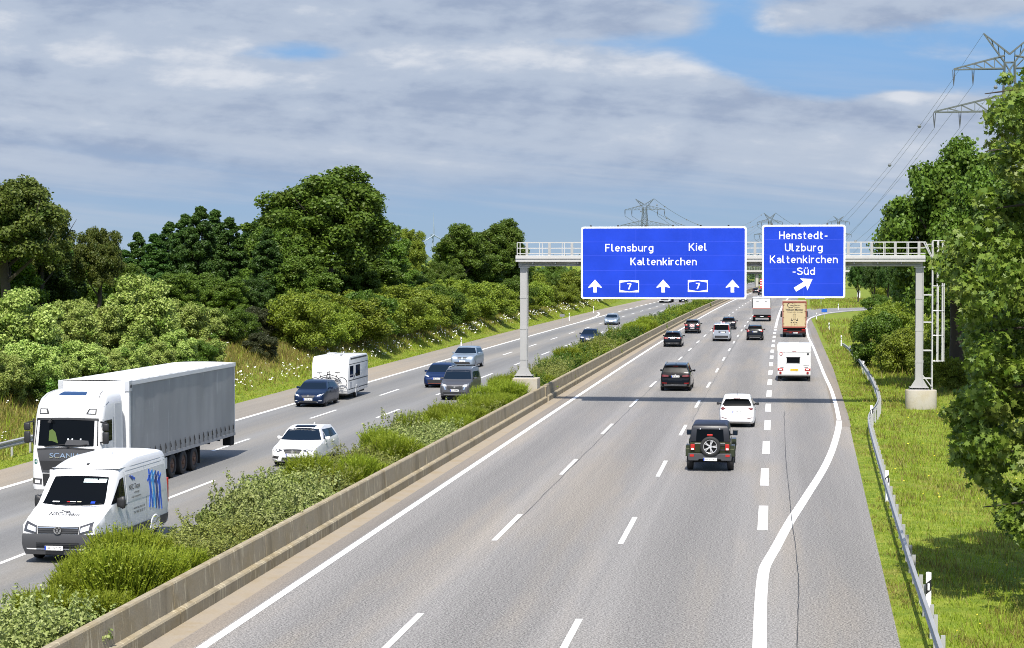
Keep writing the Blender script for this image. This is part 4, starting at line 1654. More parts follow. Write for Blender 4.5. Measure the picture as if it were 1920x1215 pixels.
def build_cars():
    blk = paint("paint_black", (0.004, 0.004, 0.005), .0, .10)
    dgr = paint("paint_graphite", (0.008, 0.009, 0.012), .1, .12)
    navy = paint("paint_navy", (0.010, 0.021, 0.055), .35)
    blue = paint("paint_dark_blue", (0.010, 0.024, 0.085), .35)
    silv = paint("paint_silver", (0.42, 0.44, 0.47), .55)
    silb = paint("paint_silver_blue", (0.30, 0.36, 0.43), .5)
    gry = paint("paint_mid_grey", (0.115, 0.115, 0.125), .5)
    wht = paint("paint_white", (0.66, 0.66, 0.66), .0)
    T = lambda lo, hi: (lo, hi)
    # --- northbound, seen from behind
    car("black_off_roader", "black off-roader driving in the left lane just beyond the gantry shadow", (1267.5, 732),
        dict(dim=(5.0, 1.99, 1.74), kind='suv', paint=blk, rails=CHROME, wheel='dark', badge=1.05, rplate=(.955, None), r=.38,
             tails=[(T(pv((.44, .93), (.72, .92), (.97, .95)), pv((.46, 1.04), (.72, 1.06), (.97, 1.05))), TAIL_D)],
             pairs=[("rear_reflector", 'rear', pv((.55, .50), (.86, .51)), pv((.55, .545), (.86, .555)), TAIL)],
             panels=[("tailgate_trim", 'rear', pv((-.45, .715), (.45, .715)), pv((-.45, .735), (.45, .735)), TRIM), ("exhaust_trim", 'rear', pv((-.7, .40), (.7, .40)), pv((-.72, .45), (.72, .45)), CHROME)], clad=TRIMG))
    car("white_hatchback", "small white hatchback ahead of the dark green jeep-style car", (1382, 800),
        dict(dim=(4.08, 1.82, 1.58), kind='hatch', paint=wht, whip=True, wheel='dark', badge=None, rplate=(.80, "SE OR 53E"), mir=TRIM, oh=.62, handle=TRIM, rb=.31,
             tails=[(T(pv((.56, .955), (.70, .87), (.86, .955)), pv((.56, .965), (.70, 1.05), (.86, .965))), TAIL_D)],
             panels=[("tailgate_trim", 'rear', pv((-.34, .875), (.34, .875)), pv((-.34, .90), (.34, .90)), TRIM)],
             pairs=[("rear_reflector", 'rear', pv((.50, .44), (.80, .50)), pv((.52, .47), (.82, .54)), TAIL_D)]))
    car("estate_car", "dark estate car in the left lane close to the concrete barrier", (1261.5, 650),
        dict(dim=(4.75, 1.86, 1.52), kind='estate', paint=blk, rails=CHROME, badge=.98, rplate=(.86, None), finmat=silv,
             tails=[(T(pv((.42, .84), (.68, .83), (.90, .86)), pv((.42, .92), (.68, .95), (.90, .96))), TAIL)],
             panels=[("exhaust_trim", 'rear', pv((-.6, .34), (.6, .34)), pv((-.62, .40), (.62, .40)), CHROME), ("tailgate_trim", 'rear', pv((-.4, .925), (.4, .925)), pv((-.4, .945), (.4, .945)), CHROME)]))
    t, B = car("hatchback", "dark car carrying a red and white striped warning board on its tail", (1298.3, 625),
               dict(dim=(4.45, 1.84, 1.62), kind='suv', paint=dgr, belt=1.02, rails=CHROME, rplate=(.66, None), rglass=(1.12, 1.45),
                    tails=[(T(pv((.55, .95), (.72, .93), (.92, .98)), pv((.55, 1.06), (.72, 1.12), (.92, 1.14))), TAIL_B)],
                    pairs=[("rear_reflector", 'rear', pv((.50, .61), (.80, .61)), pv((.50, .66), (.80, .66)), TAIL)],
                    panels=[("bumper_chrome", 'rear', pv((-.8, .36), (.8, .36)), pv((-.8, .41), (.8, .41)), CHROME)]))
    L = 4.45
    bd = MB()
    bd.box(-.27, .27, -L / 2 - .10, -L / 2 - .07, .78, 1.14)
    o = bd.build("warning_board", SIGNWHITE, t)
    st = MB()
    for k in range(-2, 4):
        x0 = -.27 + k * .18
        poly = [(x0, 1.135), (x0 + .09, 1.135), (x0 + .38, .785), (x0 + .29, .785)]
        poly = [(min(max(a, -.265), .265), b) for a, b in poly]
        if max(a for a, _ in poly) - min(a for a, _ in poly) > .03:
            # clip the slanting stripe to the board
            cl = []
            for (a, b), (c, d) in (((x0, 1.135), (x0 + .29, .785)), ((x0 + .38, .785), (x0 + .09, 1.135))):
                for q in np.linspace(0, 1, 9):
                    xx, zz = a + (c - a) * q, b + (d - b) * q
                    if -.266 <= xx <= .266:
                        cl.append((xx, zz))
            if len(cl) > 2:
                y = -L / 2 - .103
                st.add([(a, y, b) for a, b in cl], [tuple(range(len(cl)))])
    st.build("red_stripe", TAIL_B, o, fix=False)
    car("people_carrier", "silver people carrier with tall red tail lights in the middle lane", (1353, 639.7),
        dict(dim=(4.85, 1.93, 1.92), kind='minivan', cat='van', paint=silv, tum=.10, rplate=(.98, "HH DW 345"), r=.34, handle=TRIM, mir=TRIM, wheel='steel', rglass=(1.22, 1.72), plx=.12, rb=.62,
             tails=[(T(pv((.78, 1.02), (.93, 1.02)), pv((.69, 1.74), (.78, 1.74))), TAIL_B), (T(pv((.80, .82), (.94, .82)), pv((.79, 1.0), (.93, 1.0))), LAMP)],
             panels=[("plate_recess", 'rear', pv((-.30, .93), (.48, .93)), pv((-.30, 1.08), (.48, 1.08)), TRIM)]))
    car("dark_estate_car", "dark car half hidden behind the silver people carrier", (1366.2, 617.6),
        dict(dim=(4.7, 1.86, 1.55), kind='estate', paint=dgr, rails=TRIM, rplate=(.82, None), badge=.95,
             tails=[(T(pv((.45, .84), (.68, .83), (.90, .86)), pv((.45, .96), (.68, .98), (.90, .99))), TAIL)]))
    car("dark_off_roader", "dark compact off-roader in the middle lane beside the exit markings", (1415.5, 637.7),
        dict(dim=(4.45, 1.83, 1.62), kind='suv', paint=dgr, belt=1.04, rails=TRIM, rplate=(.93, None), rglass=(1.14, 1.46), clad=TRIM, rb=.58,
             tails=[(T(pv((.60, .98), (.78, .93), (.90, .98)), pv((.60, 1.12), (.78, 1.16), (.90, 1.16))), TAIL_B)],
             panels=[("skid_plate", 'rear', pv((-.55, .30), (.55, .30)), pv((-.55, .345), (.55, .345)), ALLOY)]))
    # --- southbound, seen from the front
    hl = lambda a, b, z0, z1, dz=.05: (pv((a, z0), (b, z0 + dz)), pv((a, z1), (b, z1 + dz)))
    car("white_estate", "white estate car with dark sunroof driving behind the white van", (556, 873),
        dict(dim=(4.65, 1.90, 1.50), kind='estate', paint=wht, front=True, mir=wht, glass=GLASS_B, fplate=(.50, "WI BI 801"), oh=.72, r=.335, dx=.0, rails=None,
             pairs=[("headlight", 'front', pv((.44, .66), (.62, .60), (.86, .66)), pv((.44, .69), (.64, .74), (.86, .86)), LAMP_D),
                    ("headlight_lens", 'front', pv((.56, .655), (.66, .66)), pv((.56, .695), (.66, .715)), LAMP), ("fog_lamp_recess", 'front', pv((.60, .34), (.84, .37)), pv((.54, .44), (.86, .48)), TRIM)],
             panels=[("grille", 'front', pv((-.28, .545), (0, .53), (.28, .545)), pv((-.40, .715), (0, .73), (.40, .715)), TRIM), ("lower_intake", 'front', pv((-.45, .28), (.45, .28)), pv((-.42, .40), (.42, .40)), TRIM),
                     ("sunroof", 'top', pv((-.42, .40), (.42, .40)), pv((-.42, -.20), (.42, -.20)), GLASS)], badge=.63))
    car("blue_hatchback", "dark blue hatchback towing a white caravan", (583, 762.2),
        dict(dim=(4.37, 1.82, 1.46), kind='hatch', paint=navy, front=True, glass=GLASS_B, fplate=(.46, "K SR 465"), wheel='dark', badge=.66, oh=.72,
             pairs=[("headlight", 'front', pv((.52, .63), (.84, .70)), pv((.54, .70), (.86, .79)), LAMP), ("fog_lamp", 'front', pv((.62, .37), (.80, .37)), pv((.62, .40), (.80, .40)), LAMP),
                    ("bumper_chrome", 'front', pv((.40, .33), (.58, .26)), pv((.40, .37), (.58, .29)), CHROME)],
             panels=[("grille", 'front', pv((-.30, .54), (0, .52), (.30, .54)), pv((-.42, .70), (0, .72), (.42, .70)), TRIM), ("lower_intake", 'front', pv((-.55, .24), (.55, .24)), pv((-.50, .36), (.50, .36)), TRIM)]))
    car("electric_hatchback", "dark blue hatchback with a copper bumper line left of the grey people carrier", (822, 726),
        dict(dim=(4.3, 1.84, 1.55), kind='hatch', paint=blue, front=True, glass=GLASS_B, fplate=(.62, None), wheel='dark', oh=.8, r=.36,
             pairs=[("headlight", 'front', pv((.54, .73), (.86, .80)), pv((.52, .77), (.88, .87)), LAMP)],
             panels=[("lower_intake", 'front', pv((-.56, .33), (.56, .33)), pv((-.62, .54), (.62, .54)), TRIM), ("copper_line", 'front', pv((-.55, .29), (.55, .29)), pv((-.57, .315), (.57, .315)), plain("copper_trim", (.42, .12, .05), .35, metal=.6))]))
    car("grey_people_carrier", "grey people carrier with wide black grille beside the median shrubs", (856.5, 749),
        dict(dim=(4.85, 1.92, 1.84), kind='minivan', cat='van', paint=gry, front=True, glass=GLASS_B, rails=ALLOY, fplate=(.60, None), oh=.85, r=.34, dx=.0,
             pairs=[("headlight", 'front', pv((.50, .84), (.90, .90)), pv((.52, .93), (.92, 1.02)), LAMP), ("chrome_flank", 'front', pv((.52, .64), (.60, .64)), pv((.58, .84), (.68, .86)), CHROME)],
             panels=[("grille", 'front', pv((-.42, .66), (0, .64), (.42, .66)), pv((-.50, .88), (0, .90), (.50, .88)), TRIM), ("lower_intake", 'front', pv((-.75, .38), (.75, .38)), pv((-.70, .50), (.70, .50)), TRIM),
                     ("bumper_chrome", 'front', pv((-.62, .30), (.62, .30)), pv((-.64, .345), (.64, .345)), CHROME)], badge=.79))
    car("silver_off_roader", "silver off-roader in the outer lane behind the grey people carrier", (871, 690.5),
        dict(dim=(4.62, 1.95, 1.68), kind='suv', paint=silb, front=True, glass=GLASS_B, whip=True, fplate=(.60, None), clad=TRIMG, oh=.85, r=.38, turn=-.03,
             pairs=[("headlight", 'front', pv((.46, .79), (.88, .83)), pv((.46, .93), (.90, .98)), LAMP), ("grille", 'front', pv((.06, .74), (.36, .75)), pv((.05, .92), (.36, .92)), TRIM)],
             panels=[("lower_intake", 'front', pv((-.66, .36), (.66, .36)), pv((-.60, .54), (.60, .54)), TRIM)]))
    car("blue_saloon", "dark blue saloon half hidden by the median shrubs beyond the gantry post", (1104, 644),
        dict(dim=(4.9, 1.88, 1.46), kind='sedan', paint=navy, front=True, glass=GLASS_B, fplate=(.50, None), oh=.8,
             pairs=[("headlight", 'front', pv((.48, .62), (.86, .66)), pv((.48, .70), (.88, .75)), LAMP)],
             panels=[("grille", 'front', pv((-.36, .40), (.36, .40)), pv((-.40, .70), (.40, .70)), TRIM), ("grille_frame", 'front', pv((-.41, .705), (.41, .705)), pv((-.41, .725), (.41, .725)), CHROME)]))
    car("grey_saloon", "light grey saloon driving alone left of the wide motorway sign", (1146, 609),
        dict(dim=(4.85, 1.87, 1.48), kind='sedan', paint=silb, front=True, glass=GLASS_B, fplate=(.46, None), oh=.8,
             pairs=[("headlight", 'front', pv((.46, .63), (.86, .67)), pv((.48, .71), (.88, .76)), LAMP)],
             panels=[("grille", 'front', pv((-.5, .58), (.5, .58)), pv((-.5, .62), (.5, .62)), TRIM), ("lower_intake", 'front', pv((-.70, .25), (.70, .25)), pv((-.66, .38), (.66, .38)), TRIM)]))
    car("distant_saloon", "dark car far off beneath the lower edge of the wide motorway sign", (1281, 567),
        dict(dim=(4.7, 1.86, 1.48), kind='sedan', paint=blk, front=True, fplate=(.46, None), oh=.8,
             pairs=[("headlight", 'front', pv((.46, .63), (.86, .67)), pv((.48, .71), (.88, .76)), LAMP)], panels=[]))
    car("distant_car", "dark car far off in the gap between the two blue signs", (1417, 550),
        dict(dim=(4.7, 1.86, 1.5), kind='estate', paint=blk, rplate=(.82, None), tails=[(T(pv((.45, .84), (.90, .86)), pv((.45, .96), (.90, .99))), TAIL)]))
    car("distant_hatchback", "dark car just left of the narrow exit sign's lower corner, far off", (1427.5, 553.5),
        dict(dim=(4.3, 1.82, 1.5), kind='hatch', paint=dgr, rplate=(.82, None), tails=[(T(pv((.50, .90), (.84, .92)), pv((.50, 1.0), (.84, 1.02))), TAIL)]))


def build_jeep():
    """boxy open-country car with the spare wheel on its tailgate"""
    x, y = at(1332, 880.8)
    L, W, H = 4.35, 1.90, 1.86
    yc = y + L / 2 - .62
    t = thing("dark_green_off_roader", "boxy dark green off-roader with black hardtop and spare wheel on its tail", "car", (x, yc, 0), -heading(yc))
    GRN = paint("paint_dark_green", (0.030, 0.036, 0.016), .3)
    TOP = plain("hardtop_black", (0.014, 0.015, 0.020), .42, var=.08)
    hw = .80
    R_ = -L / 2
    b = MB()
    b.box(-hw, hw, R_ + .02, L / 2 - 1.35, .52, 1.16)
    b.box(-hw + .06, hw - .06, L / 2 - 1.36, L / 2 - .16, .56, 1.10)
    b.build("body", GRN, t, bevel=.05, smooth=40)
    # hardtop tapering a little towards the roof
    ht = MB()
    q = []
    for z, wx, y0, y1 in ((1.163, hw - .01, R_ + .03, .72), (1.70, hw - .075, R_ + .10, .42), (1.80, hw - .10, R_ + .14, .36), (1.855, hw - .19, R_ + .24, .26)):
        q += [(-wx, y0, z), (wx, y0, z), (wx, y1, z), (-wx, y1, z)]
    fs = [(0, 1, 2, 3), (12, 15, 14, 13)]
    for k in range(3):
        for i in range(4):
            fs.append((k * 4 + i, k * 4 + (i + 1) % 4, k * 4 + 4 + (i + 1) % 4, k * 4 + 4 + i))
    ht.add(q, fs)
    ho = ht.build("hardtop", TOP, t, bevel=.035, smooth=40)

    def slab(name, mat, pts, off, parent=t):
        m = MB()
        c = [Vector(p) for p in pts]
        nrm = (c[1] - c[0]).cross(c[2] - c[0]).normalized() * off
        m.add([p + nrm for p in c] + [p - nrm * 2 for p in c], [(0, 1, 2, 3), (7, 6, 5, 4), (0, 4, 5, 1), (1, 5, 6, 2), (2, 6, 7, 3), (3, 7, 4, 0)])
        return m.build(name, mat, parent)
    yb = lambda z: R_ + .03 + (z - 1.163) * .07 / .537
    rg_ = slab("rear_window", GLASS, [(-.55, yb(1.20) - .004, 1.20), (.55, yb(1.20) - .004, 1.20), (.52, yb(1.66) - .004, 1.66), (-.52, yb(1.66) - .004, 1.66)], .012)
    for s in (-1, 1):
        m = MB()
        m.tube([(s * .38, yb(1.6) - .04, 1.655), (s * .38, yb(1.6) - .03, 1.70)], .022, 8)
        m.build("window_hinge", ALLOY, rg_)
        xs = lambda z: s * (hw - .01 - (z - 1.163) * .065 / .537 + .006)
        for a0, a1 in ((R_ + .20, -.62), (-.50, .22)):
            pts = [(xs(1.22), a0, 1.22), (xs(1.22), a1, 1.22), (xs(1.62), a1 - .04, 1.62), (xs(1.62), a0 + .06, 1.62)]
            slab("side_window", GLASS, pts if s > 0 else pts[::-1], .01)
        # flared wings and the box corners
        for yy in (R_ + .68, L / 2 - .72):
            f = MB()
            f.prism([(yy - .56, .58), (yy - .50, .88), (yy - .34, 1.0), (yy + .34, 1.0), (yy + .52, .86), (yy + .58, .66), (yy + .50, .64), (yy + .42, .82), (yy + .28, .92), (yy - .28, .92), (yy - .42, .82), (yy - .48, .58)],
                    s * .70, s * .965, 'yz')
            f.build("wing", GRN, t, bevel=.02)
        tl = MB()
        tl.box(s * .60, s * .76, R_ - .045, R_ + .01, .84, 1.08)
        o = tl.build("tail_light", TAIL_B, t, bevel=.01)
        r = MB()
        r.box(s * .63, s * .73, R_ - .052, R_ - .046, .855, .92)
        r.build("reversing_lamp", SIGNWHITE, o)
        rf = MB()
        rf.box(s * .62, s * .78, R_ - .205, R_ - .196, .60, .69)
        rf.build("rear_reflector", TAIL_B, t)
        mm = MB()
        mm.box(s * .84, s * 1.04, .56, .64, 1.20, 1.42)
        mo = mm.build("mirror", TRIM, t, bevel=.025)
        g = MB()
        g.box(s * .86, s * 1.02, .553, .559, 1.225, 1.395)
        g.build("mirror_glass", GLASS_B, mo)
        a = MB()
        a.bar((s * .74, .62, 1.20), (s * .90, .60, 1.27), .05)
        a.build("mirror_arm", TRIM, mo)
    bp = MB()
    bp.prism([(-.86, .56), (-.84, .44), (-.46, .44), (-.42, .50), (.42, .50), (.46, .44), (.84, .44), (.86, .56), (.84, .72), (-.84, .72)], R_ - .195, R_ + .01, 'xz')
    bp.build("rear_bumper", TRIMG, t, bevel=.02)
    gap = MB()
    gap.box(-.605, .605, R_ - .012, R_ + .021, .73, 1.155)
    gap.build("tailgate", GRN, t, bevel=.02)
    h = MB()
    for z in (.86, 1.04):
        h.box(.40, .59, R_ - .035, R_ - .0125, z - .03, z + .03)
    h.build("tailgate_hinges", TRIM, t)
    tr = MB()
    for s in (-1, 1):
        tr.box(s * .36, s * .60, R_ - .02, R_ - .0125, 1.09, 1.12)
    tr.build("chrome_strip", CHROME, t)
    # spare wheel facing backwards
    a, rm = wheel_meshes(.40, .24, 'alloy')
    sp = link_mesh("spare_wheel", a, t, (0.02, R_ - .15, 1.00), (0, 0, -math.pi / 2))
    link_mesh("rim", rm, sp)
    MB().tube([(0.02, R_ + .0, 1.0), (0.02, R_ - .12, 1.0)], .12, 12).build("wheel_carrier", TRIM, t)
    bl = MB()
    bl.box(-.11, .11, R_ - .10, R_ - .03, 1.41, 1.48)
    bl.build("high_brake_light", TAIL_B, t, bevel=.012)
    plate(t, .02, R_ - .215, .50, 'rear', "HH HL 1410", w=.53, h=.12)
    for s in (-1, 1):
        for yy in (R_ + .68, L / 2 - .72):
            add_wheel(t, s * .80, yy, .40, .26)
    u = MB()
    u.box(-.62, .62, R_ + .1, L / 2 - .3, .36, .515)
    u.tube([(-.7, R_ + .68, .36), (.7, R_ + .68, .36)], .06, 8)
    u.build("underbody", UNDER, t)
    w = MB()
    w.add([(-.70, .735, 1.18), (.70, .735, 1.18), (.64, .47, 1.66), (-.64, .47, 1.66)], [(0, 1, 2, 3)])
    w.add([(-.70, .70, 1.18), (.70, .70, 1.18), (.64, .435, 1.66), (-.64, .435, 1.66)], [(0, 1, 2, 3)])
    w.build("windscreen", GLASS, t)


def build_caravans():
    CW = paint("caravan_white", (0.64, 0.64, 0.63), .0, .35)
    CG = plain("caravan_side_grey", (0.50, 0.50, 0.50), .4, var=.03)
    # --- rear view on the exit lane
    x, y = at(1489.5, 713.3)
    L, W, H = 5.4, 2.30, 2.58
    yc = y + L / 2 - 1.1
    t = thing("caravan", "white caravan with a yellow number plate on the exit lane, seen from behind", "caravan", (x, yc, 0), -heading(yc) - .012)
    B = MB()
    prof = [(L / 2, .42), (L / 2 + .02, 1.1), (L / 2 - .25, 2.0), (L / 2 - .7, 2.45), (L / 2 - 1.1, H - .02), (-L / 2 + .35, H), (-L / 2 + .10, H - .07), (-L / 2 + .0, 2.15), (-L / 2 - .03, 1.05), (-L / 2 - .10, .95), (-L / 2 - .10, .45), (-L / 2 + .02, .36)]
    B.prism(prof, -W / 2, W / 2, 'yz')
    B.build("body", CW, t, bevel=.05, smooth=40)
    R_ = -L / 2
    w = MB()
    w.box(-.52, .40, R_ - .055, R_ + .01, 1.30, 1.68)
    wo = w.build("rear_window", GLASS, t, bevel=.03)
    f = MB()
    for z0, z1 in ((1.27, 1.295), (1.685, 1.71)):
        f.box(-.56, .44, R_ - .045, R_ + .01, z0, z1)
    f.build("window_frame", TRIMG, wo)
    ln = MB()
    ln.box(-W / 2 + .04, W / 2 - .04, R_ - .025, R_ + .01, 2.045, 2.06)
    ln.box(-W / 2 + .08, -W / 2 + .60, R_ - .043, R_ - .02, 1.16, 1.175)
    ln.build("panel_seam", CG, t)
    for s in (-1, 1):
        m = MB()
        m.box(s * .74, s * 1.13, R_ - .135, R_ - .09, .76, .92)
        o = m.build("tail_light", TAIL_B, t, bevel=.015)
        k = MB()
        k.box(s * .84, s * 1.02, R_ - .141, R_ - .136, .81, .87)
        k.build("lamp_lens", LAMP, o)
        c = MB()
        c.lathe([(-.02, .085), (.02, .085), (.02, 0)], 18, 'y', Matrix.Translation((s * .94, R_ - .115, .60)))
        c.build("round_reflector", TAIL, t)
        h = MB()
        h.tube([(s * .72, R_ - .03, 1.02), (s * .72, R_ - .10, .99), (s * .95, R_ - .10, .99), (s * .95, R_ - .03, 1.02)], .018, 6)
        h.build("grab_handle", TRIM, t)
        add_wheel(t, s * (W / 2 - .17), -.15, .33, .20, 'steel')
        p = MB()
        p.box(s * (W / 2 - .20), s * (W / 2 - .02), R_ + .10, R_ + .38, .0, .36)
        p.build("mud_flap", UNDER, t)
        e = MB()
        e.box(s * (W / 2 - .012), s * (W / 2 + .022), R_ - .06, R_ + .03, H - .45, H + .05)
        e.build("corner_strip", CW, t, bevel=.01)
    u = MB()
    u.box(-W / 2 + .25, W / 2 - .25, R_ + .2, L / 2 - .1, .22, .43)
    u.build("chassis", UNDER, t)
    plate(t, .02, R_ - .118, .82, 'rear', "H 10 WJD", mat=PLATE_Y, w=.55, h=.13, band=False)
    bl = MB()
    bl.box(-.16, .16, R_ - .02, R_ + .01, 2.10, 2.14)
    bl.build("high_brake_light", TAIL_B, t)
    # round speed plate
    sp = MB()
    sp.lathe([(-.006, .11), (.006, .11), (.006, 0)], 20, 'y', Matrix.Translation((-W / 2 + .25, R_ - .030, 1.92)))
    so = sp.build("speed_plate", TAIL_B, t)
    s2 = MB()
    s2.lathe([(-.004, .078), (.0, .078)], 20, 'y', Matrix.Translation((-W / 2 + .25, R_ - .038, 1.92)))
    s2.build("speed_plate_centre", SIGNWHITE, so)
    n = MB()
    v, g = text_verts("8", .06, .10)
    n.add([(-W / 2 + .22 + a, R_ - .0425, 1.87 + b) for a, b in v], g)
    n.build("speed_number", INK, so, fix=False)
    lt = MB()
    for k in range(6):
        lt.box(.60 + k * .08, .655 + k * .08, R_ - .05, R_ - .02, 1.13, 1.165)
    for k in range(3):
        lt.box(W / 2 - .28, W / 2 - .10, R_ - .035, R_ - .01, 1.86 + k * .05, 1.885 + k * .05)
    lt.build("lettering", TRIMG, t)
    rf = MB()
    rf.box(-.35, .35, -1.6, -.7, H - .01, H + .10)
    rf.build("roof_hatch", CG, t, bevel=.03)
    ds = MB()
    ds.tube([(-W / 2 + .08, R_ + .25, H - .05), (-W / 2 + .08, R_ + .25, H + .10)], .03, 8)
    ds.build("roof_vent", CW, t)

    # --- front view behind the blue hatchback
    x, y = at(665.5, 745)
    L, W, H = 5.6, 2.26, 2.60
    t = thing("caravan", "white caravan with side windows towed behind the dark blue hatchback", "caravan", (x - W / 2 + .12, y + .1, 0), math.pi - heading(y))
    B = MB()
    F_ = 2.45
    prof = [(F_ - .02, .34), (F_ + .06, .55), (F_ + .05, 1.2), (F_ - .12, 2.2), (F_ - .28, 2.48), (F_ - .55, H), (F_ - L + .3, H), (F_ - L, H - .15), (F_ - L - .05, 1.0), (F_ - L + .05, .40)]
    B.prism(prof, -W / 2, W / 2, 'yz')
    B.build("body", CW, t, bevel=.06, smooth=40)
    for s in (-1, 1):
        X0 = s * W / 2
        m = MB()
        for a, b in ((F_ - 1.35, F_ - .42), (F_ - 3.2, F_ - 2.05)):
            m = MB()
            m.box(X0 - .02, X0 + .02, a, b, 1.32, 2.02)
            o = m.build("side_window", GLASS, t, bevel=.015)
        st = MB()
        st.box(X0 - .008, X0 + .008, F_ - L + .12, F_ - .20, 2.10, 2.14)
        st.box(X0 - .008, X0 + .008, F_ - L + .12, F_ - .06, 1.12, 1.18)
        st.box(X0 - .007, X0 + .007, F_ - L + .12, F_ - .02, .60, .66)
        st.bar((X0, F_ - 1.45, 1.22), (X0, F_ - 2.0, 1.5), .014, .10)
        st.build("decor_stripe", TRIMG, t)
        dr = MB()
        dr.box(X0 - .010, X0 + .010, F_ - .95, F_ - .30, .70, 1.06)
        dr.build("locker_door", CG, t)
        aw = MB()
        aw.box(X0 - .03, X0 + .05, F_ - L + .5, F_ - .6, H - .20, H - .10)
        aw.build("awning_rail", TRIMG, t, bevel=.01)
        wa = MB()
        wa.prism([(a * 1.0, b) for a, b in ((-.50, .34), (-.44, .62), (-.25, .80), (.25, .80), (.44, .62), (.50, .34), (.40, .34), (.34, .58), (.2, .70), (-.2, .70), (-.34, .58), (-.40, .34))], X0 - .02, X0 + .035, 'yz')
        wa.build("wheel_arch", CG, t)
        add_wheel(t, s * (W / 2 - .13), 0, .33, .20, 'alloy')
    u = MB()
    u.box(-W / 2 + .2, W / 2 - .2, F_ - L + .2, F_ - .1, .24, .40)
    for s in (-1, 1):
        u.bar((s * .62, F_ - .2, .42), (0, F_ + 1.25, .42), .07, .09)
    u.box(-.08, .08, F_ + 1.15, F_ + 1.5, .40, .50)
    u.build("drawbar", UNDER, t)
    rk = MB()
    rk.box(-.55, .55, F_ + .20, F_ + .26, .66, .70)
    rk.box(-.55, .55, F_ + .62, F_ + .68, .66, .70)
    for s in (-.45, .45):
        rk.box(s - .025, s + .025, F_ + .15, F_ + .70, .60, .655)
    rk.tube([(-.42, F_ + .1, .5), (-.42, F_ + .12, 1.3), (.42, F_ + .12, 1.3), (.42, F_ + .1, .5)], .02, 6)
    rk.build("bicycle_carrier", ALLOY, t)
    rf = MB()
    rf.box(-.40, .10, F_ - 1.7, F_ - 1.0, H + .002, H + .12)
    rf.box(.30, .80, F_ - 3.2, F_ - 2.5, H + .002, H + .12)
    rf.build("roof_hatch", CG, t, bevel=.03)
    co = MB()
    co.box(-.95, -.75, F_ - .52, F_ - .48, H - .085, H - .02)
    co.box(.55, .95, F_ - .52, F_ - .48, H - .085, H - .02)
    co.build("marker_lamp_strip", TRIM, t)
    cx, cy = t.location.x, t.location.y
    # bicycles on the drawbar carrier
    for dy, sh, lab in ((.42, .28, "dark bicycle with wide tyres on the drawbar of the white caravan"), (.72, -.20, "dark bicycle mostly hidden behind the blue hatchback on the caravan drawbar")):
        a = t.rotation_euler.z
        wx = cx + math.cos(a) * (-sh) - math.sin(a) * (F_ + dy)
        wy = cy + math.sin(a) * (-sh) + math.cos(a) * (F_ + dy)
        bicycle(lab, (wx, wy, .70), a + (0 if sh > 0 else math.pi))


def bicycle(label, loc, rot):
    t = thing("bicycle", label, "bicycle", loc, rot, None)
    FR = paint("bicycle_frame_dark", (.015, .015, .018), .3)
    r = .35
    for x in (-.53, .53):
        w = MB()
        w.lathe([(-.025, r - .03), (-.03, r - .01), (0, r), (.03, r - .01), (.025, r - .03)], 30, 'y', caps=False)
        wo = w.build("wheel", RUBBER, t, loc=(x, 0, r))
        s = MB()
        s.lathe([(-.012, r - .05), (.012, r - .05), (.012, r - .03), (-.012, r - .03)], 30, 'y', caps=False)
        for k in range(12):
            a = math.pi * 2 * k / 12
            s.bar((0, 0, 0), (math.cos(a) * (r - .04), 0, math.sin(a) * (r - .04)), .006)
        s.lathe([(-.04, .03), (.04, .03)], 10, 'y')
        s.build("rim", ALLOY, wo)
    f = MB()
    bb, st, hd, hd2 = (-.10, 0, .30), (-.24, 0, .84), (.34, 0, .88), (.38, 0, .74)
    for a, b, q in ((bb, st, .020), (bb, hd2, .026), ((-.21, 0, .74), hd, .022), (hd, hd2, .026), ((-.53, .05, r), bb, .014), ((-.53, -.05, r), bb, .014), ((-.53, .05, r), (-.22, .02, .76), .012), ((-.53, -.05, r), (-.22, -.02, .76), .012),
                    (hd2, (.53, .055, r), .018), (hd2, (.53, -.055, r), .018)):
        f.tube([a, b], q, 8)
    f.box(-.16, -.04, -.05, .05, .24, .38)
    f.build("frame", FR, t)
    h = MB()
    h.tube([(.34, 0, .88), (.32, 0, 1.0)], .018, 8)
    h.tube([(.24, -.31, 1.04), (.32, -.14, 1.0), (.32, .14, 1.0), (.24, .31, 1.04)], .014, 8)
    h.build("handlebar", TRIM, t)
    s = MB()
    s.tube([st, (-.27, 0, .96)], .016, 8)
    s.prism([(-.42, -.08), (-.40, .08), (-.30, .06), (-.12, .02), (-.12, -.02), (-.30, -.06)], .955, .995, 'xy')
    s.build("saddle", TRIM, t, bevel=.012)
    c = MB()
    c.lathe([(-.01, .09), (.01, .09)], 18, 'y', Matrix.Translation((-.10, -.07, .30)))
    c.bar((-.10, -.09, .30), (-.02, -.09, .16), .02)
    c.bar((-.10, .09, .30), (-.18, .09, .44), .02)
    c.build("crank", ALLOY_D, t)
class Cab(Body):
    """a tall lorry cab built from level outlines with rounded front corners"""

    def __init__(self, W, levels, back, n=7):
        self.W = W
        vs, fs = [], []
        k = None
        for z, front, hw, r in levels:
            ring = []
            for cx, s in ((hw - r, 0), (-(hw - r), 90)):
                for i in range(n + 1):
                    a = R(s + 90 * i / n)
                    ring.append((cx + r * math.cos(a), front - r + r * math.sin(a), z))
            ring += [(-hw, front * .3 + back * .7, z), (-hw, back, z), (0, back, z), (hw, back, z), (hw, front * .3 + back * .7, z)]
            k = len(ring)
            vs += ring
        for j in range(len(levels) - 1):
            for i in range(k):
                a, b = j * k + i, j * k + (i + 1) % k
                fs.append((a, b, b + k, a + k))
        fs.append(tuple(range(k))[::-1])
        fs.append(tuple(range((len(levels) - 1) * k, len(levels) * k)))
        self.mesh = MB().add(vs, fs)


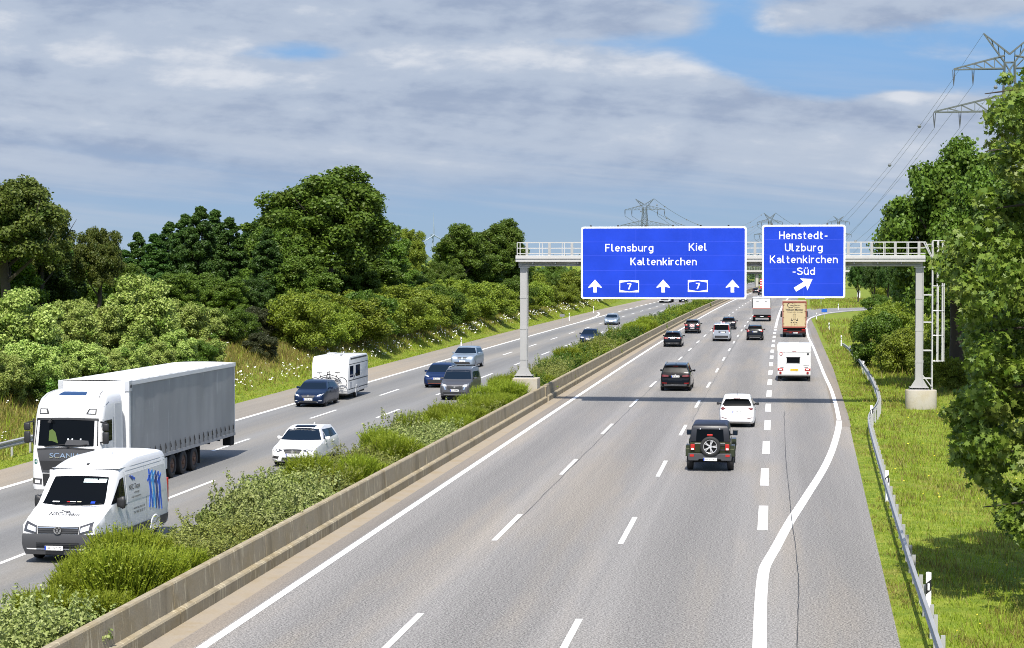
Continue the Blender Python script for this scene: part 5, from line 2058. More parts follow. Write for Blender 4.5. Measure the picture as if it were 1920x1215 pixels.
def decal_text(B, name, body, face, a0, z0, width, cap, mat, parent, weight=.006, off=.012, wave=0.0):
    """lettering laid on a shell; a0 = where reading starts, runs the way a viewer reads it"""
    v, f = text_verts(body, width, cap, weight)
    d = {'front': Vector((0, -1, 0)), 'rear': Vector((0, 1, 0)), 'right': Vector((-1, 0, 0)), 'left': Vector((1, 0, 0))}[face]
    out = []
    for p, q in v:
        o = {'front': Vector((a0 - p, 20, z0 + q)), 'rear': Vector((a0 + p, -20, z0 + q)), 'right': Vector((20, a0 + p, z0 + q)), 'left': Vector((-20, a0 - p, z0 + q))}[face]
        h = B.bvh.ray_cast(o, d)
        out.append((h[0] if h[0] else o + d * 19) - d * off)
    return MB().add(out, f).build(name, mat, parent, fix=False)


def build_van():
    L, W, H = 6.0, 2.22, 2.64
    x, y = at(165, 1040)
    xl, yl = at(50, 1045)
    t = thing("white_van", "white high-roof delivery van with blue figures on its side beside the median shrubs", "van", (-19.17, 50.0 + L / 2, 0), math.pi - heading(54) - .02)
    WH = paint("van_white", (0.66, 0.66, 0.66), 0, .3)
    top = [(0, .70), (.03, .98), (.12, 1.10), (.85, 1.40), (1.02, 1.45), (1.85, 2.24), (2.15, 2.44), (2.7, 2.56), (3.5, H), (L - .4, H - .01), (L - .08, H - .09), (L - .03, 1.7), (L, .55)]
    plan = [(0, .90), (.05, .93), (.22, .97), (.7, .985), (1.4, 1.0), (L - .6, 1.0), (L - .15, .985), (L, .95)]
    B = Body(L, W, H, top, [(0, 1.0), (.6, 1.22), (1.1, 1.42), (2.0, 1.52), (L, 1.52)], .06, zb=.30, plan=plan, roof_round=.16, crown=.03, beltW=.985)
    ya, yb, r = L / 2 - 1.0, -L / 2 + 1.30, .35
    B.finish(t, WH, ((ya, r), (yb, r)))
    hw = W / 2
    F = L / 2
    B.patch("windscreen", GLASS, 'front', [(-.90, 1.52), (-.5, 1.49), (0, 1.48), (.5, 1.49), (.90, 1.52)], [(-.79, 2.20), (-.5, 2.22), (0, 2.23), (.5, 2.22), (.79, 2.20)], rows=8, cols=3)
    # papers behind the windscreen's lower edge; the pale strip above is a painted reflection
    B.patch("painted_reflection", plain("glass_reflection_strip", (.50, .60, .60), .3), 'front', *quad(-.76, -.10, 2.06, 2.16), off=.0085, rows=2, cols=4)
    for a, b, c, d, m in ((.42, .62, 1.56, 1.585, SIGNWHITE), (.10, .20, 1.565, 1.61, TAIL_B), (-.06, .10, 1.57, 1.60, SIGNWHITE), (-.22, -.10, 1.57, 1.62, plain("paper_cream", (.62, .55, .40), .6)), (-.62, -.50, 1.54, 1.59, EUBLUE)):
        B.patch("dashboard_paper", m, 'front', *quad(a, b, c, d), off=.0085, rows=1, cols=2)
    pf = pchip([q for q, _ in plan], [k for _, k in plan])
    ss = [.58, .48, .38, .30, .22, .14, .08, .03, -.012]
    edge = [(pf(max(q, 0)) * hw + .022, F - q) for q in ss]
    outl = edge + [(-a, b) for a, b in edge[::-1]]
    bp = MB()
    n = len(outl)
    rows = [(.26, .93, -.05), (.36, .96, -.03), (.44, .99, -.01), (.56, 1.0, .012), (.74, 1.0, .012), (.83, .985, -.012)]
    for z, k, d in rows:
        bp.v += [(a * k, b + (d if b > F - .25 else 0), z) for a, b in outl]
    for j in range(len(rows) - 1):
        bp.f += [(j * n + i, j * n + (i + 1) % n, (j + 1) * n + (i + 1) % n, (j + 1) * n + i) for i in range(n)]
    bp.f += [tuple(range(n))[::-1], tuple(range((len(rows) - 1) * n, len(rows) * n))]
    bp.build("front_bumper", TRIMG, t, smooth=40)
    B.patch("grille", TRIM, 'front', [(-.58, .84), (.58, .84)], [(-.60, 1.03), (.60, 1.03)], rows=3, cols=10, off=.012)
    for k in range(3):
        B.patch("grille_bar", CHROME if k == 2 else TRIMG, 'front', *quad(-.57, .57, .87 + k * .062, .885 + k * .062), rows=1, cols=10, off=.022)
    for s in (-1, 1):
        B.patch("headlight", LAMP_D, 'front', [(s * .60, .82), (s * .98, .90)], [(s * .62, 1.05), (s * .96, 1.16)], rows=4, cols=6, off=.014)
        B.patch("headlight_lens", LAMP, 'front', [(s * .64, .88), (s * .88, .95)], [(s * .65, 1.00), (s * .88, 1.08)], rows=3, cols=4, off=.022)
        mirror(t, s * hw * .99, ya - .62, 1.52, TRIM, .24, .34, s)
    lo = MB()
    for k in range(4):
        lo.box(-.62, .62, F - .02, F + .042, .46 + k * .045, .452 + k * .045)
    lo.build("lower_intake", TRIM, t)
    # badge: ring with two stacked chevrons
    bd = MB()
    yb_ = F + .052
    n = 22
    ring = []
    for rr in (.088, .105):
        ring += [(rr * math.cos(2 * math.pi * k / n), yb_, .935 + rr * math.sin(2 * math.pi * k / n)) for k in range(n)]
    bd.add(ring, [(k, (k + 1) % n, n + (k + 1) % n, n + k) for k in range(n)])
    for pts in (((-.05, .075), (0, -.0), (.05, .075)), ((-.085, .02), (-.045, -.08), (0, .0)), ((0, .0), (.045, -.08), (.085, .02))):
        for (a, b), (c, d) in zip(pts, pts[1:]):
            bd.bar((a, yb_, .935 + b), (c, yb_, .935 + d), .014, .014)
    bd.build("badge", CHROME, t)
    bk = MB()
    bk.lathe([(yb_ - .03, .104), (yb_ - .004, .104)], 22, 'y', Matrix.Translation((0, 0, .935)))
    bk.build("badge_disc", TRIM, t)
    plate(t, 0.1, F + .046, .45, 'front', "HH NT 70")
    # sides
    for sd, s in (('left', -1), ('right', 1)):
        B.patch("side_window", GLASS, sd, [(ya - .22, 1.50), (ya - 1.25, 1.56)], [(ya - .98, 2.12), (ya - 1.25, 2.16)], rows=5, cols=6)
        B.patch("side_cladding", TRIMG, sd, [(ya - r - .07, .34), (yb + r + .07, .34)], [(ya - r - .07, .70), (yb + r + .07, .70)], rows=4, cols=8, off=.02)
        B.patch("side_cladding", TRIMG, sd, [(yb - r - .07, .40), (-F + .05, .42)], [(yb - r - .07, .70), (-F + .05, .70)], rows=3, cols=4, off=.02)
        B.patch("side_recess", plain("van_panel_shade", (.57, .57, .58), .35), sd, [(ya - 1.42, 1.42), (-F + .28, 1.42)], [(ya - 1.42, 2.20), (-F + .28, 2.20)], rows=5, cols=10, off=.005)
        for z in (2.30, 2.40):
            B.patch("roof_groove", plain("van_seam", (.42, .42, .43), .5), sd, [(ya - 1.0, z), (-F + .2, z)], [(ya - 1.0, z + .014), (-F + .2, z + .014)], rows=1, cols=8, off=.003)
        for yy in (ya - 1.34, yb + .72):
            B.patch("door_gap", TRIMG, sd, [(yy, .72), (yy - .014, .72)], [(yy, 2.28), (yy - .014, 2.28)], rows=8, cols=1, off=.003)
        h = MB()
        h.box(s * (hw + .005), s * (hw + .04), ya - 1.28, ya - 1.10, 1.36, 1.40)
        h.build("door_handle", TRIM, t, bevel=.01)
        # swept flare round the wheels
        for yy in (ya, yb):
            m = MB()
            pts = [(yy + math.cos(a) * (r + .075), r + math.sin(a) * (r + .075)) for a in np.linspace(0, math.pi, 13)]
            m.tube([(s * (hw - .02), p, q) for p, q in pts], .032, 6)
            m.build("wheel_flare", WH, t, smooth=60)
            add_wheel(t, s * (hw - .17), yy, r, .235, 'steel')
        tl = MB()
        tl.box(s * (hw - .14), s * (hw - .035), -F - .012, -F + .10, 1.0, 1.75)
        tl.build("tail_light", TAIL_B, t, bevel=.02)
    y0 = ya - 1.62
    decal_text(B, "lettering", "NSC-Team", 'left', y0, 1.74, .88, .15, INK, t, .004)
    decal_text(B, "lettering", "umzüge", 'left', y0 - .36, 1.62, .42, .06, INK, t, .002)
    decal_text(B, "lettering", "und transporte", 'left', y0 - .12, 1.50, .78, .06, INK, t, .002)
    decal_text(B, "lettering", "www.nsc-team.de", 'left', y0 - .25, 1.16, .95, .075, TRIMG, t, .002)
    decal_text(B, "lettering", "Tel. 040 28 10 17", 'left', y0 - .25, 1.03, .95, .075, TRIMG, t, .002)
    NV = plain("decal_navy", (.03, .05, .20), .4)
    BL = plain("decal_blue", (.02, .10, .55), .4)
    CY = plain("decal_cyan", (.05, .28, .62), .4)
    for k, m in ((0, NV), (1, BL)):
        o = y0 - .10 - k * .16
        B.patch("logo_swoosh", m, 'left', [(o, 2.12 - k * .03), (o - .13, 2.05 - k * .03), (o - .22, 1.99)], [(o - .05, 2.17 - k * .03), (o - .16, 2.12 - k * .03), (o - .30, 2.04)], off=.012, rows=2, cols=2)
    # four leaping figures near the tail
    fig = [(-1.35, 1.12, BL), (-1.62, 1.0, CY), (-1.88, 1.12, NV), (-2.14, 1.05, BL)]
    for i, (yy, sc, m) in enumerate(fig):
        zt = 2.17 - .05 * i
        for lo_, hi_ in (([(yy + .06, zt - .15), (yy - .06, zt - .15)], [(yy + .05, zt), (yy - .05, zt)]),
                         ([(yy + .07, zt - .62), (yy - .08, zt - .62)], [(yy + .09, zt - .17), (yy - .08, zt - .17)]),
                         ([(yy + .22, zt - .30), (yy + .18, zt - .36)], [(yy - .02, zt - .17), (yy - .02, zt - .25)]),
                         ([(yy - .02, zt - .26), (yy - .20, zt - .12)], [(yy - .02, zt - .17), (yy - .22, zt - .05)]),
                         ([(yy + .16, zt - 1.10), (yy + .08, zt - 1.10)], [(yy + .06, zt - .62), (yy - .01, zt - .62)]),
                         ([(yy - .10, zt - 1.14), (yy - .17, zt - 1.12)], [(yy - .01, zt - .62), (yy - .08, zt - .62)])):
            B.patch("figure_decal", m, 'left', lo_, hi_, off=.012, rows=3, cols=2)
    # lettering on the bonnet
    v, f = text_verts("NSC-Team", .86, .12, .004)
    out = []
    for a, b in v:
        o = Vector((.43 - a, F - .62 + b * 1.3 - .10, 20))
        hit = B.bvh.ray_cast(o, Vector((0, 0, -1)))
        out.append((hit[0] if hit[0] else o) + Vector((0, 0, .012)))
    # reads from the front: mirrored in y so that the feet of the letters point at the bumper
    out2 = []
    for (a, b), q in zip(v, out):
        o = Vector((.43 - a, F - .40 - b * 1.5, 20))
        hit = B.bvh.ray_cast(o, Vector((0, 0, -1)))
        out2.append((hit[0] if hit[0] else q) + Vector((0, 0, .012)))
    MB().add(out2, f).build("lettering", INK, t, fix=False)
    sw = MB()
    pts = [(.16, -.72), (.02, -.62), (-.06, -.66), (-.14, -.60)]
    vs = []
    for a, b in pts:
        for d in (0, .035):
            hit = B.bvh.ray_cast(Vector((a, F + b + d, 20)), Vector((0, 0, -1)))
            vs.append(hit[0] + Vector((0, 0, .012)))
    sw.add(vs, [(0, 1, 3, 2), (2, 3, 5, 4), (4, 5, 7, 6)])
    sw.build("logo_swoosh", INK, t, fix=False)
    ant = MB()
    ant.box(-.03, .03, F - 2.32, F - 2.20, B.tf(2.26) - .01, B.tf(2.26) + .06)
    ant.build("antenna", TRIM, t)
    rv = MB()
    rv.lathe([(0, .22), (.10, .20), (.18, .12), (.21, 0)], 18, 'z', Matrix.Translation((.0, F - 3.6, H - .01)))
    # low dome of the roof ventilator (seen as a bump on the roof ridge)
    rv.build("roof_ventilator", WH, t, smooth=60)
    wp = MB()
    for s in (-.3, .45):
        wp.bar((s, F - .95, 1.50), (s - .55, F - 1.02, 1.545), .022)
    wp.build("wiper", TRIM, t)
    u = MB()
    u.box(-hw + .3, hw - .3, -F + .2, F - .3, .2, .34)
    u.build("underbody", UNDER, t)


CABLEV = [(.42, -.02, 1.22, .20), (.55, .0, 1.25, .22), (1.0, .02, 1.25, .24), (1.55, .02, 1.25, .26), (1.90, -.03, 1.25, .28), (2.82, -.20, 1.235, .30), (3.0, -.24, 1.23, .32), (3.3, -.34, 1.215, .36), (3.52, -.50, 1.18, .40), (3.68, -.78, 1.10, .42), (3.76, -1.15, .98, .40)]


def lorry_cab(t, name, mat, detail=True, W=2.5):
    B = Cab(W, CABLEV, -2.25)
    o = B.finish(t, mat, (), name, 45)
    B.t = o
    B.patch("windscreen", GLASS, 'front', [(-1.14, 1.94), (-.6, 1.92), (0, 1.91), (.6, 1.92), (1.14, 1.94)], [(-1.10, 2.80), (-.6, 2.82), (0, 2.83), (.6, 2.82), (1.10, 2.80)], rows=6, cols=3, off=.01)
    B.patch("sun_visor_band", TRIM, 'front', [(-1.12, 2.80), (0, 2.83), (1.12, 2.80)], [(-1.10, 2.88), (0, 2.90), (1.10, 2.88)], rows=2, cols=5, off=.03)
    for sd, s in (('left', -1), ('right', 1)):
        B.patch("side_window", GLASS, sd, [(-.34, 2.02), (-1.18, 2.06)], [(-.46, 2.78), (-1.18, 2.78)], rows=4, cols=4, off=.008)
        if detail:
            B.patch("door_gap", TRIMG, sd, [(-1.32, .9), (-1.345, .9)], [(-1.32, 2.86), (-1.345, 2.86)], rows=6, cols=1, off=.004)
            B.patch("side_panel_line", TRIMG, sd, [(-.40, 3.22), (-1.0, 3.40)], [(-.40, 3.235), (-1.0, 3.415)], rows=1, cols=4, off=.004)
            B.patch("cab_side_vent", plain("cab_shade", (.55, .55, .55), .4), sd, [(-1.5, 1.7), (-2.1, 1.7)], [(-1.5, 3.3), (-2.1, 3.3)], rows=4, cols=3, off=.004)
        m = MB()
        for z0, z1 in ((2.02, 2.42), (2.46, 2.72)):
            m.box(s * 1.30, s * 1.52, -.16, -.04, z0, z1)
        mo = m.build("mirror", TRIM, o, bevel=.04, smooth=60)
        a = MB()
        a.bar((s * 1.20, -.2, 2.76), (s * 1.44, -.10, 2.72), .05)
        a.bar((s * 1.20, -.15, 2.05), (s * 1.40, -.10, 2.08), .05)
        a.build("mirror_arm", TRIM, o)
        g = MB()
        g.box(s * 1.22, s * 1.262, -.30, -.24, 1.95, 2.85)
        g.build("pillar", ALLOY if s < 0 else TRIM, o)
    B.patch("grille", TRIMG, 'front', [(-.84, 1.02), (0, .98), (.84, 1.02)], [(-1.04, 1.84), (0, 1.90), (1.04, 1.84)], rows=6, cols=6, off=.012)
    B.patch("bumper_intake", TRIM, 'front', [(-.80, .55), (.80, .55)], [(-.82, .98), (.82, .98)], rows=3, cols=8, off=.012)
    for s in (-1, 1):
        B.patch("headlight", LAMP_D, 'front', [(s * .86, .60), (s * 1.20, .62)], [(s * .84, .80), (s * 1.20, .82)], rows=3, cols=4, off=.012)
        B.patch("headlight_lens", LAMP, 'front', [(s * .92, .64), (s * 1.10, .65)], [(s * .92, .75), (s * 1.10, .76)], rows=2, cols=3, off=.02)
    return B, o


def build_lorry():
    t = thing("articulated_truck", "articulated truck with white cab and dirty grey curtain-sided trailer passing the white van", "truck", (-24.02, 63.2, 0), math.pi - heading(70) - .010)
    # local frame: nose at y = 0, tail towards -y (away from us)
    WH = paint("truck_white", (0.66, 0.66, 0.655), 0, .3)
    B, cab = lorry_cab(t, "cab", WH)
    decal_text(B, "lettering", "SCANIA", 'front', .56, 1.52, 1.12, .17, CHROME, cab, .01, .026)
    B.patch("grille_slot", TRIM, 'front', [(-.80, 1.12), (.80, 1.12)], [(-.92, 1.42), (.92, 1.42)], rows=3, cols=8, off=.02)
    B.patch("grille_slot", TRIM, 'front', [(-1.0, 1.80), (0, 1.85), (1.0, 1.80)], [(-1.02, 1.84), (0, 1.88), (1.02, 1.84)], rows=2, cols=5, off=.022)
    B.patch("letter_plate", SIGNWHITE, 'front', *quad(.05, .55, .80, 1.12), off=.03, rows=2, cols=4)
    decal_text(B, "lettering", "A", 'front', .42, .87, .20, .20, INK, cab, .0, .036)
    gr = plain("emblem_green", (.02, .12, .10), .4)
    B.patch("emblem", gr, 'front', [(1.00, 1.34), (1.06, 1.30), (1.12, 1.34)], [(1.00, 1.44), (1.06, 1.48), (1.12, 1.44)], rows=4, cols=3, off=.012)
    decal_text(B, "lettering", "M", 'front', 1.10, 1.355, .08, .07, SIGNWHITE, cab, .0, .02)
    for s in (-1, 1):
        q = [(s * .66, 3.02), (s * 1.02, 3.00)], [(s * .74, 3.20), (s * 1.02, 3.20)]
        B.patch("roof_lamp_surround", TRIM, 'front', *q, rows=3, cols=4, off=.012)
        B.patch("roof_lamp", LAMP, 'front', [(s * .74, 3.05), (s * .98, 3.04)], [(s * .79, 3.17), (s * .98, 3.17)], rows=3, cols=3, off=.02)
        B.patch("roof_gap", TRIM, 'top', [(s * .98, -.62), (s * 1.0, -.62)], [(s * .86, -1.3), (s * .88, -1.3)], rows=5, cols=1, off=.006)
    B.patch("roof_window", plain("roof_hatch_blue", (.02, .05, .13), .15, spec=.8), 'top', [(-.50, -.70), (.50, -.70)], [(-.42, -1.02), (.42, -1.02)], rows=3, cols=5, off=.012)
    v = MB()
    v.box(.50, .62, -.10, .04, 2.72, 2.80)
    v.bar((.56, -.20, 2.86), (.56, .02, 2.80), .04)
    v.build("kerb_mirror", TRIM, cab, bevel=.015)
    wp = MB()
    for s in (.75, -.05):
        wp.bar((s, .02, 1.90), (s - .72, -.03, 1.99), .03)
    wp.build("wiper", TRIM, cab)
    vest = plain("hi_vis_yellow", (.06, .10, .012), .6)
    B.patch("hi_vis_vest", vest, 'front', [(.28, 2.02), (.50, 2.10), (.62, 2.10)], [(.40, 2.40), (.52, 2.50), (.62, 2.45)], off=.012, rows=3, cols=3)
    B.patch("dashboard_clutter", TRIMG, 'front', [(-.85, 1.97), (.05, 1.96)], [(-.80, 2.12), (-.05, 2.16)], off=.0125, rows=3, cols=4)
    for a in (-.10, -.25, -.55):
        B.patch("dashboard_paper", LAMP, 'front', *quad(a, a + .05, 2.14, 2.19), off=.014, rows=1, cols=1)
    # chassis and tractor wheels
    c = MB()
    c.box(-.45, .45, -6.2, -2.2, .62, .98)
    c.box(-1.2, 1.2, -2.2, -.1, .40, .60)
    c.box(-1.20, -.62, -4.0, -2.6, .40, .95)
    c.box(.62, 1.20, -4.0, -2.6, .40, .95)
    c.build("tractor_chassis", UNDER, t, bevel=.03)
    for yy in (-1.40, -5.2):
        for s in (-1, 1):
            add_wheel(t, s * 1.06, yy, .50, .32, 'truck')
    # --- trailer
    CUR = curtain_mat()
    y0, y1, zf, zt, hw = -2.75, -15.95, 1.08, 4.0, 1.28
    tr = MB()
    tr.box(-hw + .02, hw - .02, y1 + .06, y0 - .06, zf + .02, zt - .06)
    body = tr.build("trailer", WH, t)
    for s in (-1, 1):
        m = MB()
        ys = np.linspace(y0 - .16, y1 + .10, 90)
        zs = np.linspace(zf - .02, zt - .16, 14)
        rg = np.random.default_rng(5)
        ph = rg.uniform(0, 6, 6)
        vs = []
        for yy in ys:
            for zz in zs:
                f = (zt - zz) / 2.9
                d = .005 * math.sin(yy * 2.6 + ph[0]) * (1 - .4 * f) + .003 * math.sin(yy * 6.2 + zz * .9 + ph[1]) + .010 * math.sin(zz * 1.7 + yy * .3 + ph[2]) * math.sin(yy * .55 + ph[3])
                vs.append((s * (hw + .006 + d), yy, zz))
        nz = len(zs)
        m.add(vs, [(i * nz + j, i * nz + j + 1, (i + 1) * nz + j + 1, (i + 1) * nz + j) for i in range(len(ys) - 1) for j in range(nz - 1)])
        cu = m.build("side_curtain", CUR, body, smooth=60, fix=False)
        for yy in np.linspace(y0 - .5, y1 + .35, 22):
            st = MB()
            st.box(s * (hw + .022), s * (hw + .030), yy - .016, yy + .016, zf - .02, zf + .36)
            st.bar((s * (hw + .040), yy + .035, zf + .30), (s * (hw + .042), yy - .02, zf + .14), .030, .02)
            st.build("strap", TRIM, cu)
        lo = MB()
        lo.box(s * (hw - .02), s * (hw + .020), y1, y0, zf - .15, zf - .025)
        lo.build("side_rail", plain("trailer_rail_grey", (.30, .30, .30), .5, var=.12), body)
        up = MB()
        up.box(s * (hw - .06), s * (hw + .040), y1, y0, zt - .15, zt + .01)
        up.build("roof_rail", WH, body, bevel=.01)
        co = MB()
        co.box(s * (hw - .08), s * (hw + .030), y0 - .15, y0, zf - .1, zt - .155)
        co.build("corner_post", WH, body)
        ca = MB()
        ca.box(s * (hw - .12), s * (hw + .048), y0 - .30, y0 + .03, zt - .36, zt + .02)
        o = ca.build("corner_casting", plain("light_grey_steel", (.55, .56, .58), .4, metal=.3), body, bevel=.012)
        dk = MB()
        dk.lathe([(-.01, .07), (.01, .07), (.01, 0)], 16, 'x', Matrix.Translation((s * (hw + .05), y0 - .15, zt - .18)))
        dk.build("round_mark", TRIM, o)
    rf = MB()
    n = 12
    xs = np.linspace(-hw + .02, hw - .02, n)
    vs, fs = [], []
    ys = np.linspace(y0, y1, 40)
    for i, yy in enumerate(ys):
        for j, xx in enumerate(xs):
            vs.append((xx, yy, zt + .015 + .035 * (1 - (xx / hw) ** 2) + .007 * math.sin(i * 1.9)))
        if i:
            for j in range(n - 1):
                a = (i - 1) * n + j
                fs.append((a, a + 1, a + 1 + n, a + n))
    rf.add(vs, fs)
    rf.build("roof_sheet", plain("trailer_roof_white", (.62, .62, .60), .55, var=.06, vscale=.6), body, smooth=50, fix=False)
    fw = MB()
    fw.box(-hw + .02, hw - .02, y0 - .055, y0 - .01, zf, zt + .01)
    fw.build("front_wall", WH, body)
    ch = MB()
    for s in (-.45, .45):
        ch.box(s - .07, s + .07, y1 + .1, y0 - .8, .80, zf - .152)
    for yy in np.arange(y1 + .5, y0, 1.4):
        ch.box(-1.2, 1.2, yy - .04, yy + .04, .84, zf - .155)
    ch.box(-.9, .9, y0 - 2.2, y0 - 2.0, .25, .80)
    ch.build("chassis_frame", UNDER, t)
    AX = [-7.75, -9.10, -10.45]
    for yy in AX:
        for s in (-1, 1):
            add_wheel(t, s * 1.07, yy, .48, .36, 'truck')
        a = MB()
        a.tube([(-1, yy, .48), (1, yy, .48)], .08, 8)
        a.build("axle", UNDER, t)
    for s in (-1, 1):
        m = MB()
        m.box(s * 1.20, s * 1.245, AX[0] + .62, AX[0] + 3.6, .42, .86)
        o = m.build("side_skirt", plain("skirt_white", (.68, .67, .62), .5, var=.10), t, bevel=.02)
        m = MB()
        m.box(s * 1.20, s * 1.27, AX[0] - .6, AX[2] - .6, 1.02, 1.075)
        m.build("mudguard", TRIM, t)
        tx, tf_ = text_verts("Krone", .42, .085, .002)
        if s < 0:
            MB().add([(s * 1.2465, AX[0] + 2.15 - a, .62 + b) for a, b in tx], tf_).build("lettering", INK, o, fix=False)
        m = MB()
        m.box(s * .9, s * 1.24, y1 - .02, y1 + .55, .52, .98)
        m.build("tail_box", UNDER, t, bevel=.02)
        tl = MB()
        tl.box(s * .75, s * 1.2, y1 - .06, y1 - .022, .72, .90)
        tl.build("tail_light", TAIL_B, t)
        m = MB()
        m.box(s * 1.02, s * 1.23, AX[2] - .78, AX[2] - .74, .22, .95)
        m.build("mud_flap", UNDER, t)
    rd = MB()
    rd.box(-hw, hw, y1, y1 + .055, zf - .12, zt)
    rd.build("rear_doors", WH, body)


def curtain_mat():
    m = new_mat("curtain_grey_dirty")
    nt = m.node_tree
    S.tree = nt
    tc = nt.nodes.new('ShaderNodeTexCoord')
    sep = nt.nodes.new('ShaderNodeSeparateXYZ')
    nt.links.new(tc.outputs['Object'], sep.inputs[0])
    X, Y, Z = (S(q) for q in sep.outputs)
    a = s_noise(s_vec(Y * 1.2, Z * .30, X), 1.0, 2, .5)
    b = s_noise(s_vec(Y * .6, Z * 1.4, X), 1.0, 2, .5)
    c = s_noise(s_vec(Y * 3.2, Z * 0.5, X), 1.0, 1, .5)
    col = s_mix(a.smooth(.35, .7), (.235, .24, .245), (.285, .29, .295))
    col = s_mix(c.smooth(.60, .74) * (b.smooth(.45, .6)) * .45, col, (.42, .43, .43))
    fr = S.op('FRACT', Z * 2.1)
    line = fr.smooth(.0, .03, 1.0, 0.0)
    col = s_mix(line * .22 * b.smooth(.4, .6), col, (.45, .46, .47))
    fy = S.op('FRACT', Y * .78).smooth(.0, .02, 1.0, 0.0)
    col = s_mix(fy * .25, col, (.17, .175, .18))
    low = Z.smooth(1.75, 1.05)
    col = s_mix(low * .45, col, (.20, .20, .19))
    bs, o = pbsdf(m, Roughness=.42, Specular_IOR_Level=.4)
    nt.links.new(col, bs.inputs['Base Color'])
    return m


def rear_box_truck(name, label, px, W, H, zf, L, face):
    x, y = at(*px)
    yc = y + .3
    t = thing(name, label, "truck", (x + .1, yc, 0), -heading(yc))
    return t


def build_trucks():
    WH = paint("truck_white", (0.66, 0.66, 0.655), 0, .3)
    RED = plain("frame_brick_red", (.24, .06, .04), .45)
    BEI = plain("box_beige", (.46, .375, .215), .45, var=.05)
    # beige box lorry on the exit lane
    x, y = at(1489.4, 632.4)
    W, H, zf = 2.66, 4.02, 1.12
    hw = W / 2
    t = thing("box_truck", "beige box truck with red frame and dark lettering on the exit lane", "truck", (x, y, 0), -heading(y))
    b = MB()
    b.box(-hw, hw, -.45, 7.4, zf, H)
    bo = b.build("cargo_box", BEI, t, bevel=.02)
    f = MB()
    for s in (-1, 1):
        f.box(s * (hw - .11), s * (hw + .012), -.50, -.38, zf - .06, H + .03)
    f.box(-hw + .11, hw - .11, -.50, -.38, H - .13, H + .03)
    f.box(-hw + .11, hw - .11, -.50, -.38, zf - .06, zf + .12)
    f.build("door_frame", RED, bo, bevel=.012)
    d = MB()
    for s in (-1, 1):
        for z in (1.6, 2.3, 3.0, 3.7):
            d.box(s * (hw - .2), s * (hw - .02), -.53, -.501, z - .04, z + .04)
    d.box(-.015, .015, -.475, -.452, zf + .13, H - .14)
    for s in (-.3, .3):
        d.tube([(s, -.49, zf + .1), (s, -.49, zf + .5)], .02, 6)
    d.build("hinge_set", plain("hinge_beige", (.36, .27, .13), .5), bo)
    # lettering: ring emblem, two lines, a small drawing of a cupboard
    Lm = MB()
    yy = -.4575

    def put(txt, x0, z, w, h, wt=.012):
        v, fc = text_verts(txt, w, h, wt)
        Lm.add([(x0 + a, yy, z + c) for a, c in v], fc)
    n = 28
    for r0, r1, a0, a1 in ((.25, .31, 40, 330),):
        vs = []
        for k in range(n + 1):
            a = R(a0 + (a1 - a0) * k / n)
            vs += [(-.42 + r0 * math.cos(a) * 1.25, yy, 3.60 + r0 * math.sin(a)), (-.42 + r1 * math.cos(a) * 1.25, yy, 3.60 + r1 * math.sin(a))]
        Lm.add(vs, [(2 * k, 2 * k + 1, 2 * k + 3, 2 * k + 2) for k in range(n)])
    put("conform", -.52, 3.52, 1.15, .17, .02)
    put("Möbelspedition", .02, 3.34, .62, .07)
    put("Wilhelm Mürster", -1.0, 2.98, 1.98, .24, .02)
    put("Einlagerung · Umzüge", -.78, 2.80, 1.70, .09)
    Lm.build("lettering", INK, bo, fix=False)
    A = MB()
    for a0, a1, z0, z1 in ((-.16, -.13, 2.0, 2.62), (.13, .16, 2.0, 2.62), (-.13, .13, 2.59, 2.62), (-.13, .13, 2.0, 2.03), (-.012, .012, 2.03, 2.59), (-.42, -.26, 1.62, 1.70), (-.14, .02, 1.62, 1.70), (.12, .30, 1.62, 1.70), (-.02, .06, 1.42, 1.52), (.14, .20, 1.42, 1.52),
                           (-.40, -.16, 1.86, 1.94), (.16, .40, 1.86, 1.94), (-.36, -.30, 1.94, 2.12), (.30, .36, 1.94, 2.12)):
        A.add([(a0, yy, z0), (a1, yy, z0), (a1, yy, z1), (a0, yy, z1)], [(0, 1, 2, 3)])
    A.build("cupboard_drawing", INK, bo, fix=False)
    c = MB()
    c.box(-hw + .12, hw - .12, -.30, 7.2, .62, zf - .07)
    c.box(-hw + .05, hw - .05, -.36, -.22, .42, .60)
    c.build("chassis", UNDER, t)
    for s in (-1, 1):
        m = MB()
        m.box(s * (hw - .52), s * (hw - .12), -.38, -.305, .80, .93)
        m.build("tail_light", TAIL_B, t)
        m = MB()
        m.box(s * .30, s * .55, -.375, -.362, .47, .55)
        m.build("rear_reflector", TAIL, t)
        for q in (1.2, 5.4):
            add_wheel(t, s * (hw - .22), q, .48, .34, 'truck')
        m = MB()
        m.box(s * (hw + .06), s * (hw + .24), 8.1, 8.25, 2.05, 2.75)
        m.build("mirror", TRIM, t, bevel=.03)
    rl = MB()
    rl.box(-hw + .08, hw - .08, -.372, -.345, .60, .635)
    rl.build("red_bar", TAIL_B, t)
    plate(t, .1, -.385, .51, 'rear', None)
    cb = MB()
    cb.box(-1.2, 1.2, 7.6, 9.6, .5, 3.0)
    cb.build("cab", WH, t, bevel=.15)
    # white box lorry with tail lift in the middle lane
    x, y = at(1428.2, 602.7)
    W, H, zf = 2.66, 3.42, 1.0
    hw = W / 2
    t = thing("box_truck", "white box truck with grey tail lift driving in the right-hand through lane", "truck", (x, y, 0), -heading(y))
    b = MB()
    b.box(-hw + .10, hw - .10, -.40, 6.2, zf, H - .09)
    bo = b.build("cargo_box", WH, t, bevel=.02)
    f = MB()
    for s in (-1, 1):
        f.box(s * (hw - .10), s * hw, -.42, -.20, 1.95, H - .12)
    f.build("corner_post", TRIM, bo)
    f = MB()
